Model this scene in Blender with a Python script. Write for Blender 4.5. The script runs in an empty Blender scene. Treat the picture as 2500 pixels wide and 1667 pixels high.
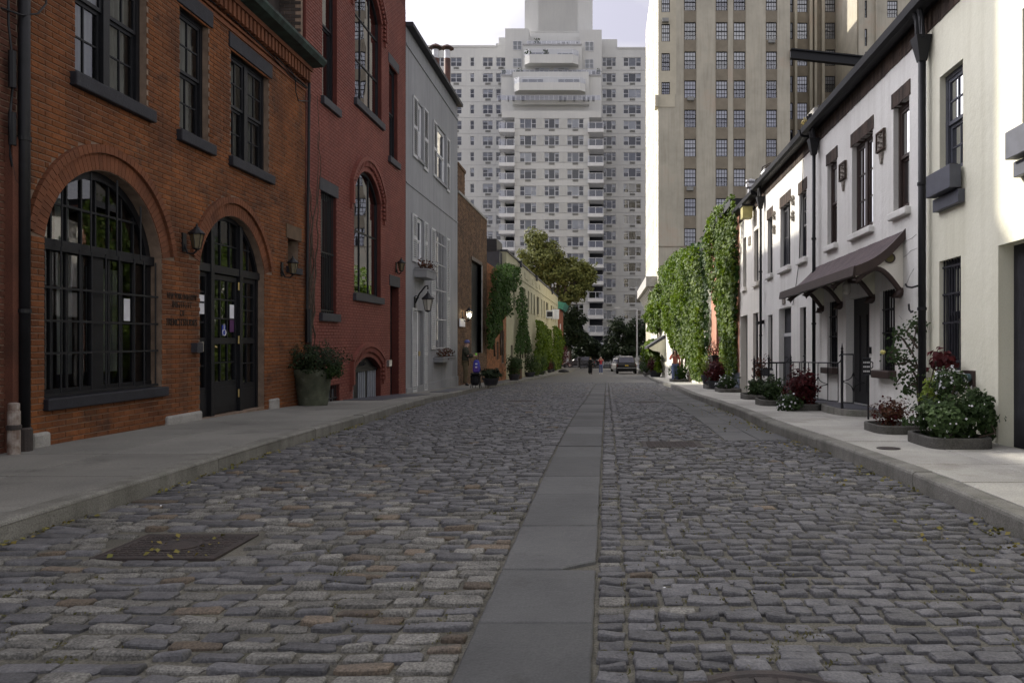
import bpy, bmesh, math, random
import numpy as np
from mathutils import Vector, Matrix, noise as mnoise

random.seed(7)
rng = np.random.default_rng(7)
sc = bpy.context.scene
COL = sc.collection

# ------------------------------------------------------------------ camera
F, VX, VY, CH = 1944.0, 1478.0, 845.0, 1.31      # focal length and principal point in photo pixels, eye height
cam = bpy.data.cameras.new('camera')
cam_o = bpy.data.objects.new('camera', cam); COL.objects.link(cam_o)
cam.sensor_width = 36.0
cam.lens = 36.0 * F / 2500.0
cam.shift_x = (1250.0 - VX) / 2500.0
cam.shift_y = (VY - 833.5) / 2500.0
cam.clip_start = 0.05; cam.clip_end = 3000.0
cam_o.location = (0, 0, CH); cam_o.rotation_euler = (math.radians(90), 0, 0)
sc.camera = cam_o

# ------------------------------------------------------------------ world and sun
SUN_EL, SUN_AZ = math.radians(31.0), math.radians(33.0)   # azimuth: from -X towards +Y
sdir = Vector((-math.cos(SUN_AZ) * math.cos(SUN_EL), math.sin(SUN_AZ) * math.cos(SUN_EL), math.sin(SUN_EL)))
w = bpy.data.worlds.new('World'); sc.world = w; w.use_nodes = True
nt = w.node_tree; nt.nodes.clear()
wo = nt.nodes.new('ShaderNodeOutputWorld'); bg = nt.nodes.new('ShaderNodeBackground')
sky = nt.nodes.new('ShaderNodeTexSky'); sky.sky_type = 'NISHITA'; sky.sun_disc = False
sky.sun_elevation = SUN_EL
sky.sun_rotation = math.atan2(sdir.x, sdir.y)
sky.air_density = 1.0; sky.dust_density = 2.0; sky.ozone_density = 1.2
tc = nt.nodes.new('ShaderNodeTexCoord')
mp = nt.nodes.new('ShaderNodeMapping'); mp.inputs['Scale'].default_value = (1.0, 1.0, 2.2)
nz = nt.nodes.new('ShaderNodeTexNoise'); nz.inputs['Scale'].default_value = 3.1; nz.inputs['Detail'].default_value = 9
nz.inputs['Roughness'].default_value = 0.55; nz.inputs['Distortion'].default_value = 0.35
cr = nt.nodes.new('ShaderNodeValToRGB')
cr.color_ramp.elements[0].position = 0.08; cr.color_ramp.elements[0].color = (0, 0, 0, 1)
cr.color_ramp.elements[1].position = 0.32; cr.color_ramp.elements[1].color = (1, 1, 1, 1)
nz2 = nt.nodes.new('ShaderNodeTexNoise'); nz2.inputs['Scale'].default_value = 4.2; nz2.inputs['Detail'].default_value = 8
cmx = nt.nodes.new('ShaderNodeMix'); cmx.data_type = 'RGBA'
cmx.inputs['A'].default_value = (2.25, 2.2, 2.6, 1); cmx.inputs['B'].default_value = (3.65, 3.55, 3.5, 1)
cad = nt.nodes.new('ShaderNodeMix'); cad.data_type = 'RGBA'; cad.blend_type = 'ADD'; cad.inputs['Factor'].default_value = 0.04   # clouds glow towards the sun as the clear sky does
mx = nt.nodes.new('ShaderNodeMix'); mx.data_type = 'RGBA'
L = nt.links.new
L(tc.outputs['Generated'], mp.inputs['Vector']); L(mp.outputs['Vector'], nz.inputs['Vector']); L(mp.outputs['Vector'], nz2.inputs['Vector'])
nr = nt.nodes.new('ShaderNodeMapRange'); nr.inputs['From Min'].default_value = 0.36; nr.inputs['From Max'].default_value = 0.64; L(nz2.outputs['Fac'], nr.inputs['Value'])
L(nz.outputs['Fac'], cr.inputs['Fac']); L(nr.outputs['Result'], cmx.inputs['Factor'])
L(cr.outputs['Color'], mx.inputs['Factor']); L(sky.outputs['Color'], mx.inputs['A']); # cloud glow towards the veiled sun, a lobe added to light the right walls
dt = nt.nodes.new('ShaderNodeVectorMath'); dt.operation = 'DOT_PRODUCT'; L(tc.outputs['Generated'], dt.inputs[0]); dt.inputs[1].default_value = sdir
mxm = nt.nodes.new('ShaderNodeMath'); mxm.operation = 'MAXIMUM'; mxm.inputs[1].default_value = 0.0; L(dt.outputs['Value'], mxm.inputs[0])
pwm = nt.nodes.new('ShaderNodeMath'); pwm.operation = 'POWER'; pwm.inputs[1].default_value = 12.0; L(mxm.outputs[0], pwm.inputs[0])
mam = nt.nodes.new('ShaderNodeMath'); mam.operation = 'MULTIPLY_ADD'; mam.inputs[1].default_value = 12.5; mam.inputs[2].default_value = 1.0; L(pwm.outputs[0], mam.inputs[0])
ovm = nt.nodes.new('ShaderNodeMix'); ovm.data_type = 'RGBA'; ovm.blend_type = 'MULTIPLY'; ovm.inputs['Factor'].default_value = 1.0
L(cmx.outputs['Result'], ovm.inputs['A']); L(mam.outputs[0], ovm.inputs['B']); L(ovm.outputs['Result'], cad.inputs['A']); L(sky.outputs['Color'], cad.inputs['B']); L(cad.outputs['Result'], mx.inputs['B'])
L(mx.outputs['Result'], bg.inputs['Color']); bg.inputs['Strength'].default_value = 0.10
L(bg.outputs['Background'], wo.inputs['Surface'])
sun = bpy.data.lights.new('sun', 'SUN'); sun.energy = 2.3; sun.angle = math.radians(0.9); sun.color = (1.0, 0.93, 0.80)
sun_o = bpy.data.objects.new('sun', sun); COL.objects.link(sun_o)
sun_o.rotation_euler = sdir.to_track_quat('Z', 'Y').to_euler(); sun_o.location = (-30, 20, 40)
sc.view_settings.view_transform = 'Standard'; sc.view_settings.look = 'None'
sc.view_settings.gamma = 1.0; sc.view_settings.exposure = 1.5; sc.view_settings.use_curve_mapping = False
sc.cycles.use_adaptive_sampling = True; sc.cycles.use_denoising = True
sc.cycles.max_bounces = 7; sc.cycles.transparent_max_bounces = 12; sc.cycles.glossy_bounces = 3
sc.cycles.caustics_reflective = False; sc.cycles.caustics_refractive = False

# ------------------------------------------------------------------ materials
MATS = {}
def lin(c):
    return tuple(((v / 12.92) if v <= 0.04045 else ((v + 0.055) / 1.055) ** 2.4) for v in c)
def mat(name, col, rough=0.7, var=0.25, scale=4.0, col2=None, spec=0.3, bump=0.0, bscale=40.0, island=0.0, metal=0.0, stretch=None, fine=0.0, obj_rand=0.0, streak=None, mix2=None):
    """principled with noise mottling between col and col2, random value per piece (island) and fine relief"""
    if name in MATS: return MATS[name]
    m = bpy.data.materials.new(name); m.use_nodes = True
    nt = m.node_tree; b = nt.nodes['Principled BSDF']; L = nt.links.new
    b.inputs['Roughness'].default_value = rough; b.inputs['Metallic'].default_value = metal
    b.inputs['Specular IOR Level'].default_value = spec
    tc = nt.nodes.new('ShaderNodeTexCoord'); vec = tc.outputs['Object']
    geo = nt.nodes.new('ShaderNodeNewGeometry'); vec = geo.outputs['Position']
    if stretch:
        mpn = nt.nodes.new('ShaderNodeMapping'); mpn.inputs['Scale'].default_value = stretch
        L(vec, mpn.inputs['Vector']); vec = mpn.outputs['Vector']
    if col2 is None:
        col2 = tuple(max(0, c * (1 - var)) for c in col); col = tuple(min(1, c * (1 + var * 0.6)) for c in col)
    n = nt.nodes.new('ShaderNodeTexNoise'); n.inputs['Scale'].default_value = scale; n.inputs['Detail'].default_value = 7; n.inputs['Roughness'].default_value = 0.62
    L(vec, n.inputs['Vector'])
    rp = nt.nodes.new('ShaderNodeMapRange'); rp.inputs['From Min'].default_value = 0.32; rp.inputs['From Max'].default_value = 0.68
    L(n.outputs['Fac'], rp.inputs['Value'])
    mx = nt.nodes.new('ShaderNodeMix'); mx.data_type = 'RGBA'
    mx.inputs['A'].default_value = (*col2, 1); mx.inputs['B'].default_value = (*col, 1)
    L(rp.outputs['Result'], mx.inputs['Factor']); out = mx.outputs['Result']
    def mul(out, fac_socket, lo, hi):
        mr = nt.nodes.new('ShaderNodeMapRange'); mr.inputs['To Min'].default_value = lo; mr.inputs['To Max'].default_value = hi
        L(fac_socket, mr.inputs['Value'])
        mm = nt.nodes.new('ShaderNodeMix'); mm.data_type = 'RGBA'; mm.blend_type = 'MULTIPLY'; mm.inputs['Factor'].default_value = 1
        L(out, mm.inputs['A']); L(mr.outputs['Result'], mm.inputs['B']); return mm.outputs['Result']
    for mix2 in ([] if not mix2 else ([mix2] if not isinstance(mix2, list) else mix2)):   # second, larger stain colour: (colour, scale, threshold, amount)
        n3 = nt.nodes.new('ShaderNodeTexNoise'); n3.inputs['Scale'].default_value = mix2[1]; n3.inputs['Detail'].default_value = 8; n3.inputs['Roughness'].default_value = 0.7
        L(vec, n3.inputs['Vector'])
        r3 = nt.nodes.new('ShaderNodeMapRange'); r3.inputs['From Min'].default_value = mix2[2]; r3.inputs['From Max'].default_value = mix2[2] + 0.12
        r3.inputs['To Max'].default_value = mix2[3]
        L(n3.outputs['Fac'], r3.inputs['Value'])
        m3 = nt.nodes.new('ShaderNodeMix'); m3.data_type = 'RGBA'; m3.inputs['B'].default_value = (*mix2[0], 1)
        L(out, m3.inputs['A']); L(r3.outputs['Result'], m3.inputs['Factor']); out = m3.outputs['Result']
    if island or obj_rand:
        ri = geo.outputs['Random Per Island']
        oi = nt.nodes.new('ShaderNodeObjectInfo')
        ad = nt.nodes.new('ShaderNodeMath'); ad.operation = 'ADD'; L(ri, ad.inputs[0]); L(oi.outputs['Random'], ad.inputs[1])
        fr = nt.nodes.new('ShaderNodeMath'); fr.operation = 'FRACT'; L(ad.outputs[0], fr.inputs[0])
        k = max(island, obj_rand); out = mul(out, fr.outputs[0], 1 - k, 1 + k)
    if fine:
        n4 = nt.nodes.new('ShaderNodeTexNoise'); n4.inputs['Scale'].default_value = 95; n4.inputs['Detail'].default_value = 4
        L(geo.outputs['Position'], n4.inputs['Vector']); n4r = nt.nodes.new('ShaderNodeMapRange'); n4r.inputs['From Min'].default_value = 0.34; n4r.inputs['From Max'].default_value = 0.66; L(n4.outputs['Fac'], n4r.inputs['Value']); out = mul(out, n4r.outputs['Result'], 1 - fine, 1 + fine)
    if streak:                                # vertical weather streaks (colour, amount)
        mps = nt.nodes.new('ShaderNodeMapping'); mps.inputs['Scale'].default_value = (3.0, 3.0, 0.18)
        L(geo.outputs['Position'], mps.inputs['Vector'])
        n5 = nt.nodes.new('ShaderNodeTexNoise'); n5.inputs['Scale'].default_value = 1.6; n5.inputs['Detail'].default_value = 6
        L(mps.outputs['Vector'], n5.inputs['Vector'])
        r5 = nt.nodes.new('ShaderNodeMapRange'); r5.inputs['From Min'].default_value = 0.48; r5.inputs['From Max'].default_value = 0.72; r5.inputs['To Max'].default_value = streak[1]
        L(n5.outputs['Fac'], r5.inputs['Value'])
        m5 = nt.nodes.new('ShaderNodeMix'); m5.data_type = 'RGBA'; m5.inputs['B'].default_value = (*streak[0], 1)
        L(out, m5.inputs['A']); L(r5.outputs['Result'], m5.inputs['Factor']); out = m5.outputs['Result']
    L(out, b.inputs['Base Color'])
    if bump:
        bn = nt.nodes.new('ShaderNodeTexNoise'); bn.inputs['Scale'].default_value = bscale; bn.inputs['Detail'].default_value = 5; bn.inputs['Roughness'].default_value = 0.65
        L(vec, bn.inputs['Vector'])
        bp = nt.nodes.new('ShaderNodeBump'); bp.inputs['Strength'].default_value = min(1.0, bump); bp.inputs['Distance'].default_value = 0.012
        L(bn.outputs['Fac'], bp.inputs['Height']); L(bp.outputs['Normal'], b.inputs['Normal'])
    MATS[name] = m
    return m
def glass_mat(name, tint=(0.62, 0.66, 0.66), refl=0.62, rough=0.015):
    if name in MATS: return MATS[name]
    m = bpy.data.materials.new(name); m.use_nodes = True; nt = m.node_tree; nt.nodes.clear(); L = nt.links.new
    o = nt.nodes.new('ShaderNodeOutputMaterial'); t = nt.nodes.new('ShaderNodeBsdfTransparent'); g = nt.nodes.new('ShaderNodeBsdfGlossy')
    g.inputs['Roughness'].default_value = rough; g.inputs['Color'].default_value = (0.95, 0.96, 1.0, 1); t.inputs['Color'].default_value = (*tint, 1)
    fz = nt.nodes.new('ShaderNodeFresnel'); fz.inputs['IOR'].default_value = 1.62
    geo = nt.nodes.new('ShaderNodeNewGeometry'); nn = nt.nodes.new('ShaderNodeTexNoise'); nn.inputs['Scale'].default_value = 0.9; L(geo.outputs['Position'], nn.inputs['Vector'])
    bp = nt.nodes.new('ShaderNodeBump'); bp.inputs['Strength'].default_value = 0.12; bp.inputs['Distance'].default_value = 0.02
    L(nn.outputs['Fac'], bp.inputs['Height']); L(bp.outputs['Normal'], g.inputs['Normal'])
    mu = nt.nodes.new('ShaderNodeMath'); mu.operation = 'MULTIPLY'; mu.use_clamp = True; mu.inputs[1].default_value = 1.9 * refl
    mxs = nt.nodes.new('ShaderNodeMixShader')
    L(fz.outputs['Fac'], mu.inputs[0]); L(mu.outputs[0], mxs.inputs['Fac']); L(t.outputs[0], mxs.inputs[1]); L(g.outputs[0], mxs.inputs[2]); L(mxs.outputs[0], o.inputs['Surface'])
    MATS[name] = m; return m
def leaf_mat(name, col, col2, trans=0.45, rough=0.45):
    if name in MATS: return MATS[name]
    m = bpy.data.materials.new(name); m.use_nodes = True; nt = m.node_tree; b = nt.nodes['Principled BSDF']; L = nt.links.new
    geo = nt.nodes.new('ShaderNodeNewGeometry')
    n = nt.nodes.new('ShaderNodeTexNoise'); n.inputs['Scale'].default_value = 1.3; n.inputs['Detail'].default_value = 4; L(geo.outputs['Position'], n.inputs['Vector'])
    ad = nt.nodes.new('ShaderNodeMath'); ad.operation = 'MULTIPLY_ADD'; ad.inputs[1].default_value = 0.7; L(geo.outputs['Random Per Island'], ad.inputs[0])
    s2 = nt.nodes.new('ShaderNodeMath'); s2.operation = 'SUBTRACT'; s2.inputs[1].default_value = 0.35; L(n.outputs['Fac'], s2.inputs[0]); L(s2.outputs[0], ad.inputs[2])
    mx = nt.nodes.new('ShaderNodeMix'); mx.data_type = 'RGBA'; mx.inputs['A'].default_value = (*col2, 1); mx.inputs['B'].default_value = (*col, 1)
    L(ad.outputs[0], mx.inputs['Factor']); L(mx.outputs['Result'], b.inputs['Base Color'])
    b.inputs['Roughness'].default_value = 0.6; b.inputs['Specular IOR Level'].default_value = 0.18
    tr = nt.nodes.new('ShaderNodeBsdfTranslucent'); L(mx.outputs['Result'], tr.inputs['Color'])
    ms = nt.nodes.new('ShaderNodeMixShader'); ms.inputs['Fac'].default_value = trans * 0.6
    o = nt.nodes['Material Output']; L(b.outputs[0], ms.inputs[1]); L(tr.outputs[0], ms.inputs[2]); L(ms.outputs[0], o.inputs['Surface'])
    MATS[name] = m; return m
def emit_mat(name, col, st):
    if name in MATS: return MATS[name]
    m = bpy.data.materials.new(name); m.use_nodes = True; b = m.node_tree.nodes['Principled BSDF']
    b.inputs['Base Color'].default_value = (*col, 1); b.inputs['Emission Color'].default_value = (*col, 1); b.inputs['Emission Strength'].default_value = st
    MATS[name] = m; return m

# ------------------------------------------------------------------ mesh helpers
class MB:
    """collects vertices and faces in world coordinates; build() links them as one mesh object"""
    def __init__(s): s.v = []; s.f = []
    def add(s, vs, fs):
        o = len(s.v); s.v += [tuple(p) for p in vs]; s.f += [tuple(i + o for i in f) for f in fs]; return s
    def hexa(s, p):            # 8 corners: 0-3 one side, 4-7 the other
        return s.add(p, [(0, 3, 2, 1), (4, 5, 6, 7), (0, 1, 5, 4), (1, 2, 6, 5), (2, 3, 7, 6), (3, 0, 4, 7)])
    def box(s, x0, x1, y0, y1, z0, z1):
        return s.hexa([(x0, y0, z0), (x1, y0, z0), (x1, y1, z0), (x0, y1, z0), (x0, y0, z1), (x1, y0, z1), (x1, y1, z1), (x0, y1, z1)])
    def cbox(s, x0, x1, y0, y1, z0, z1, c=0.01):    # chamfered top box
        a = [(x0, y0, z0), (x1, y0, z0), (x1, y1, z0), (x0, y1, z0), (x0, y0, z1 - c), (x1, y0, z1 - c), (x1, y1, z1 - c), (x0, y1, z1 - c), (x0 + c, y0 + c, z1), (x1 - c, y0 + c, z1), (x1 - c, y1 - c, z1), (x0 + c, y1 - c, z1)]
        return s.add(a, [(0, 3, 2, 1), (0, 1, 5, 4), (1, 2, 6, 5), (2, 3, 7, 6), (3, 0, 4, 7), (4, 5, 9, 8), (5, 6, 10, 9), (6, 7, 11, 10), (7, 4, 8, 11), (8, 9, 10, 11)])
    def fbox(s, fa, u0, u1, v0, v1, d0, d1):
        P = fa.P
        return s.hexa([P(u0, v0, d0), P(u1, v0, d0), P(u1, v1, d0), P(u0, v1, d0), P(u0, v0, d1), P(u1, v0, d1), P(u1, v1, d1), P(u0, v1, d1)])
    def quad(s, a, b, c, d): return s.add([a, b, c, d], [(0, 1, 2, 3)])
    def prism(s, poly, off):   # polygon of 3-D points pushed along off
        n = len(poly); off = Vector(off)
        vs = [Vector(p) for p in poly] + [Vector(p) + off for p in poly]
        return s.add(vs, [tuple(range(n - 1, -1, -1)), tuple(range(n, 2 * n))] + [(i, (i + 1) % n, n + (i + 1) % n, n + i) for i in range(n)])
    def tube(s, pts, r, n=8, caps=True):
        pts = [Vector(p) for p in pts]; rs = r if isinstance(r, (list, tuple)) else [r] * len(pts)
        o = len(s.v); up = Vector((0, 0, 1))
        for i, p in enumerate(pts):
            t = (pts[min(i + 1, len(pts) - 1)] - pts[max(i - 1, 0)]).normalized()
            a = t.cross(up)
            if a.length < 1e-3: a = t.cross(Vector((1, 0, 0)))
            a.normalize(); b = t.cross(a)
            for k in range(n):
                an = 2 * math.pi * k / n
                s.v.append(tuple(p + (a * math.cos(an) + b * math.sin(an)) * rs[i]))
        for i in range(len(pts) - 1):
            for k in range(n):
                s.f.append((o + i * n + k, o + i * n + (k + 1) % n, o + (i + 1) * n + (k + 1) % n, o + (i + 1) * n + k))
        if caps:
            s.f.append(tuple(o + k for k in range(n - 1, -1, -1))); s.f.append(tuple(o + (len(pts) - 1) * n + k for k in range(n)))
        return s
    def lathe(s, c, prof, n=20, sx=1, sy=1, cap=True):    # prof [(r, z)]
        o = len(s.v)
        for r, z in prof:
            for k in range(n):
                a = 2 * math.pi * k / n; s.v.append((c[0] + r * sx * math.cos(a), c[1] + r * sy * math.sin(a), c[2] + z))
        for i in range(len(prof) - 1):
            for k in range(n):
                s.f.append((o + i * n + k, o + i * n + (k + 1) % n, o + (i + 1) * n + (k + 1) % n, o + (i + 1) * n + k))
        if cap:
            s.f.append(tuple(o + k for k in range(n - 1, -1, -1))); s.f.append(tuple(o + (len(prof) - 1) * n + k for k in range(n)))
        return s
    def mesh(s, name):
        me = bpy.data.meshes.new(name); me.from_pydata(s.v, [], s.f); me.update(); return me
    def build(s, name, m, parent=None, smooth=False, **kw):
        return link(name, s.mesh(name), m, parent, smooth, **kw)
def link(name, me, m, parent=None, smooth=False, kind=None, label=None):
    if m is not None and not me.materials: me.materials.append(m)
    if smooth:
        me.polygons.foreach_set('use_smooth', [True] * len(me.polygons))
    o = bpy.data.objects.new(name, me); COL.objects.link(o)
    if parent is not None: attach(o, parent)
    if kind: o['kind'] = kind
    if label: o['label'] = label
    return o
LOC = {}
def attach(o, parent):
    o.parent = parent
    l = LOC.get(parent.name)
    if l is not None: o.matrix_parent_inverse = Matrix.Translation(-Vector(l))
def thing(name, label, cat, loc, group=None):
    o = bpy.data.objects.new(name, None); COL.objects.link(o); o.location = loc; o.empty_display_size = 0.3
    LOC[o.name] = tuple(loc); o['label'] = label; o['category'] = cat
    if group: o['group'] = group
    return o
def tag(o, label, cat, group=None):
    o['label'] = label; o['category'] = cat
    if group: o['group'] = group
    return o
def struct(o): o['kind'] = 'structure'; return o
def place(name, me, m, parent, loc, rot=None, scale=None):     # copy that shares mesh data
    o = link(name, me, m, parent); o.location = loc
    if rot is not None: o.rotation_euler = rot
    if scale is not None: o.scale = scale
    return o
def npmesh(name, verts, faces4=None, faces3=None):
    me = bpy.data.meshes.new(name)
    verts = np.asarray(verts, dtype=np.float32); me.vertices.add(len(verts)); me.vertices.foreach_set('co', verts.ravel())
    fl = []; 
    lens = []
    if faces4 is not None and len(faces4): fl.append(np.asarray(faces4, dtype=np.int32).ravel()); lens.append(np.full(len(faces4), 4, np.int32))
    if faces3 is not None and len(faces3): fl.append(np.asarray(faces3, dtype=np.int32).ravel()); lens.append(np.full(len(faces3), 3, np.int32))
    idx = np.concatenate(fl); ln = np.concatenate(lens)
    me.loops.add(len(idx)); me.loops.foreach_set('vertex_index', idx)
    me.polygons.add(len(ln)); st = np.concatenate([[0], np.cumsum(ln)[:-1]]).astype(np.int32)
    me.polygons.foreach_set('loop_start', st); me.polygons.foreach_set('loop_total', ln)
    me.update(calc_edges=True); me.validate(); return me

class Fac:
    """a facade: u runs along the street (world Y), v is height, d stands out towards the street"""
    def __init__(s, X, k=0.0): s.X = X; s.s = 1 if X < 0 else -1; s.k = k
    def U(s, px): return F * s.X / (px - VX)
    def uv(s, px, py):
        u = s.U(px); return u, CH + (VY - py) * u / F - s.k * u
    def V(s, px, py): return s.uv(px, py)[1]
    def P(s, u, v, d=0.0): return Vector((s.X + s.s * d, u, v + s.k * u))
    def rect(s, pa, ta, ba, pb):      # px of one jamb with its top and bottom, px of the other jamb
        u0, u1 = s.U(pa), s.U(pb); v1 = s.V(pa, ta); v0 = s.V(pa, ba)
        return (min(u0, u1), max(u0, u1), v0, v1)

# ground profile: height of the carriageway along the street
_gy = [-30, 0, 4.1, 8.7, 13.6, 18, 24, 31.5, 37, 44, 60, 82, 110, 150, 400]
_gz = [-1.45, -1.31, -1.25, -1.19, -1.24, -1.36, -1.56, -1.72, -1.86, -2.06, -2.45, -2.82, -3.1, -3.15, -3.2]
_ys = np.linspace(-30, 400, 4301); _zs = np.interp(_ys, _gy, _gz)
_ker = np.ones(41) / 41; _zs = np.convolve(np.pad(_zs, 20, mode='edge'), _ker, 'valid')
def G(y): return float(np.interp(y, _ys, _zs)) + CH
def ground(px, py, dz=0.0):            # photo pixel to a point on the carriageway (or dz above it)
    lo, hi = 1.5, 160.0
    for _ in range(50):
        m = (lo + hi) / 2
        if VY - (G(m) + dz - CH) * F / m > py: lo = m
        else: hi = m
    return Vector(((px - VX) * lo / F, lo, G(lo) + dz))

def leaves_mesh(name, P, N, size, m, parent=None, smin=0.6, fold=0.25, long=1.25, kind=None, label=None, droop=0.0):
    """many small folded leaves: P points, N rough outward normals"""
    P = np.asarray(P, float); n = len(P)
    if n == 0: return None
    N = np.asarray(N, float) + rng.normal(0, 0.45, (n, 3)); N /= np.linalg.norm(N, axis=1, keepdims=True) + 1e-9
    R = rng.normal(0, 1, (n, 3)); R[:, 2] -= droop * 2.0
    T = R - (R * N).sum(1, keepdims=True) * N; T /= np.linalg.norm(T, axis=1, keepdims=True) + 1e-9
    B = np.cross(N, T); s = size * (smin + (1 - smin) * rng.random(n))[:, None]
    v = np.empty((n, 4, 3)); v[:, 0] = P - T * s * long * 0.5; v[:, 1] = P + B * s * 0.5 + N * s * fold; v[:, 2] = P + T * s * long * 0.5; v[:, 3] = P - B * s * 0.5 + N * s * fold
    i = np.arange(n)[:, None] * 4
    f = np.concatenate([i + np.array([[0, 1, 2]]), i + np.array([[0, 2, 3]])])
    me = npmesh(name, v.reshape(-1, 3), None, f)
    return link(name, me, m, parent, kind=kind, label=label)
def blob(c, r, n, hollow=0.5, rough=0.35, seed=0):
    """points and normals in an uneven ellipsoid"""
    d = rng.normal(0, 1, (n, 3)); d /= np.linalg.norm(d, axis=1, keepdims=True)
    rad = (hollow ** 3 + (1 - hollow ** 3) * rng.random(n)) ** (1 / 3)
    k = np.array([mnoise.noise(Vector((x * 2.1 + seed, y * 2.1, z * 2.1))) for x, y, z in d])
    rad = rad * (1 + rough * k)
    return np.array(c) + d * rad[:, None] * np.array(r), d

def wall_mesh(fa, outer, holes, reveal, mb=None):
    """planar wall with holes (loops of (u, v)) and reveals running inwards"""
    bm = bmesh.new(); eds = []
    for lp in [outer] + holes:
        vs = [bm.verts.new(fa.P(u, v, 0)) for u, v in lp]
        eds += [bm.edges.new((vs[i], vs[(i + 1) % len(vs)])) for i in range(len(vs))]
    bmesh.ops.triangle_fill(bm, use_beauty=True, use_dissolve=False, edges=eds)
    mb = mb or MB(); bm.verts.index_update()
    mb.add([v.co.copy() for v in bm.verts], [tuple(v.index for v in f.verts) for f in bm.faces]); bm.free()
    for lp in holes:
        n = len(lp)
        mb.add([fa.P(u, v, 0) for u, v in lp] + [fa.P(u, v, -reveal) for u, v in lp], [(i, (i + 1) % n, n + (i + 1) % n, n + i) for i in range(n)])
    return mb
def rloop(r): u0, u1, v0, v1 = r; return [(u0, v0), (u1, v0), (u1, v1), (u0, v1)]
def arch_loop(u0, u1, v0, vs, rise, n=20):
    h = (u1 - u0) / 2; R = (h * h + rise * rise) / (2 * rise); cu = (u0 + u1) / 2; cv = vs + rise - R
    a0 = math.asin(min(1, h / R)); a0 = a0 if rise <= h else math.pi - a0
    pts = [(u0, v0), (u1, v0)]
    for i in range(n + 1):
        a = a0 - 2 * a0 * i / n; pts.append((cu + R * math.sin(a), cv + R * math.cos(a)))
    return pts, (cu, cv, R, a0)
def shell(mb, fa, u0, u1, v0, v1, depth, roof_v=None):
    """sides, back and roof behind a facade so that rooms are dark"""
    P = fa.P; rv = v1 if roof_v is None else roof_v
    mb.quad(P(u0, v0, 0), P(u0, v0, -depth), P(u0, v1, -depth), P(u0, v1, 0)); mb.quad(P(u1, v0, 0), P(u1, v1, 0), P(u1, v1, -depth), P(u1, v0, -depth))
    mb.quad(P(u0, v0, -depth), P(u1, v0, -depth), P(u1, v1, -depth), P(u0, v1, -depth))
    mb.quad(P(u0, rv - 0.02, 0), P(u1, rv - 0.02, 0), P(u1, rv - 0.02, -depth), P(u0, rv - 0.02, -depth))

def brick_rects(u0, u1, v0, v1, cuts, Lb=0.215, H=0.068, j=0.01):
    """running bond; cuts(v) -> list of (ua, ub) intervals to leave free"""
    out = []; r = 0; v = v0
    while v + H * 0.6 < v1:
        off = (r % 2) * Lb / 2; cs = cuts(v + H / 2); u = u0 - off
        while u < u1:
            segs = [(max(u, u0), min(u + Lb - j, u1))]
            for a, b in cs:
                ns = []
                for x, y in segs:
                    if b <= x or a >= y: ns.append((x, y))
                    else:
                        if a > x: ns.append((x, a))
                        if b < y: ns.append((b, y))
                segs = ns
            out += [(x, y, v, v + H - j, (y - x) > Lb - j - 1e-4) for x, y in segs if y - x > 0.035]
            u += Lb
        v += H; r += 1
    return out
_bq = [(0, 1, 2, 3), (4, 5, 1, 0), (5, 6, 2, 1), (6, 7, 3, 2), (7, 4, 0, 3), (8, 9, 5, 4), (9, 10, 6, 5), (10, 11, 7, 6), (11, 8, 4, 7)]
def brick_verts(fa, a, b, v0, v1, d, c=0.006):
    P = fa.P
    return [P(a + c, v0 + c, d), P(b - c, v0 + c, d), P(b - c, v1 - c, d), P(a + c, v1 - c, d), P(a, v0, d - c), P(b, v0, d - c), P(b, v1, d - c), P(a, v1, d - c), P(a, v0, -0.005), P(b, v0, -0.005), P(b, v1, -0.005), P(a, v1, -0.005)]
def lay_bricks(fa, rects, m, parent, proud=0.012, keep=300, jit=0.0025, Lb=0.215, H=0.068, j=0.01, seen=None):
    """the keep bricks nearest the camera are objects of their own, the rest is one mass"""
    full = sorted([r for r in rects if r[4] and (seen is None or seen(r))], key=lambda r: (r[0] ** 2 + (r[2] - CH) ** 2 * 0.3))
    single = set(id(r) for r in full[:keep])
    mb = MB(); P0 = fa.P(0, 0, 0)
    vs = [Vector(p) - P0 for p in brick_verts(fa, 0, Lb - j, 0, H - j, proud)]
    me = MB().add(vs, _bq).mesh('brick')
    for r in rects:
        d = proud + random.uniform(-jit, jit)
        if id(r) in single: place('brick', me, m, parent, fa.P(r[0], r[2], d - proud))
        else: mb.add(brick_verts(fa, r[0], r[1], r[2], r[3], d), _bq)
    if mb.v: mb.build('brickwork', m, parent, kind='stuff')
def arch_bricks(fa, arc, r0, r1, n, m, parent, proud, name='arch_brick', a_lim=None):
    cu, cv, R, a0 = arc; a0 = a_lim or a0
    for i in range(n):
        a, b = a0 - 2 * a0 * (i + 0.05) / n, a0 - 2 * a0 * (i + 0.95) / n
        q = lambda an, r, d: fa.P(cu + r * math.sin(an), cv + r * math.cos(an), d)
        MB().hexa([q(a, r0, -0.01), q(b, r0, -0.01), q(b, r1, -0.01), q(a, r1, -0.01), q(a, r0, proud), q(b, r0, proud), q(b, r1, proud), q(a, r1, proud)]).build(name, m, parent)

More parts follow.
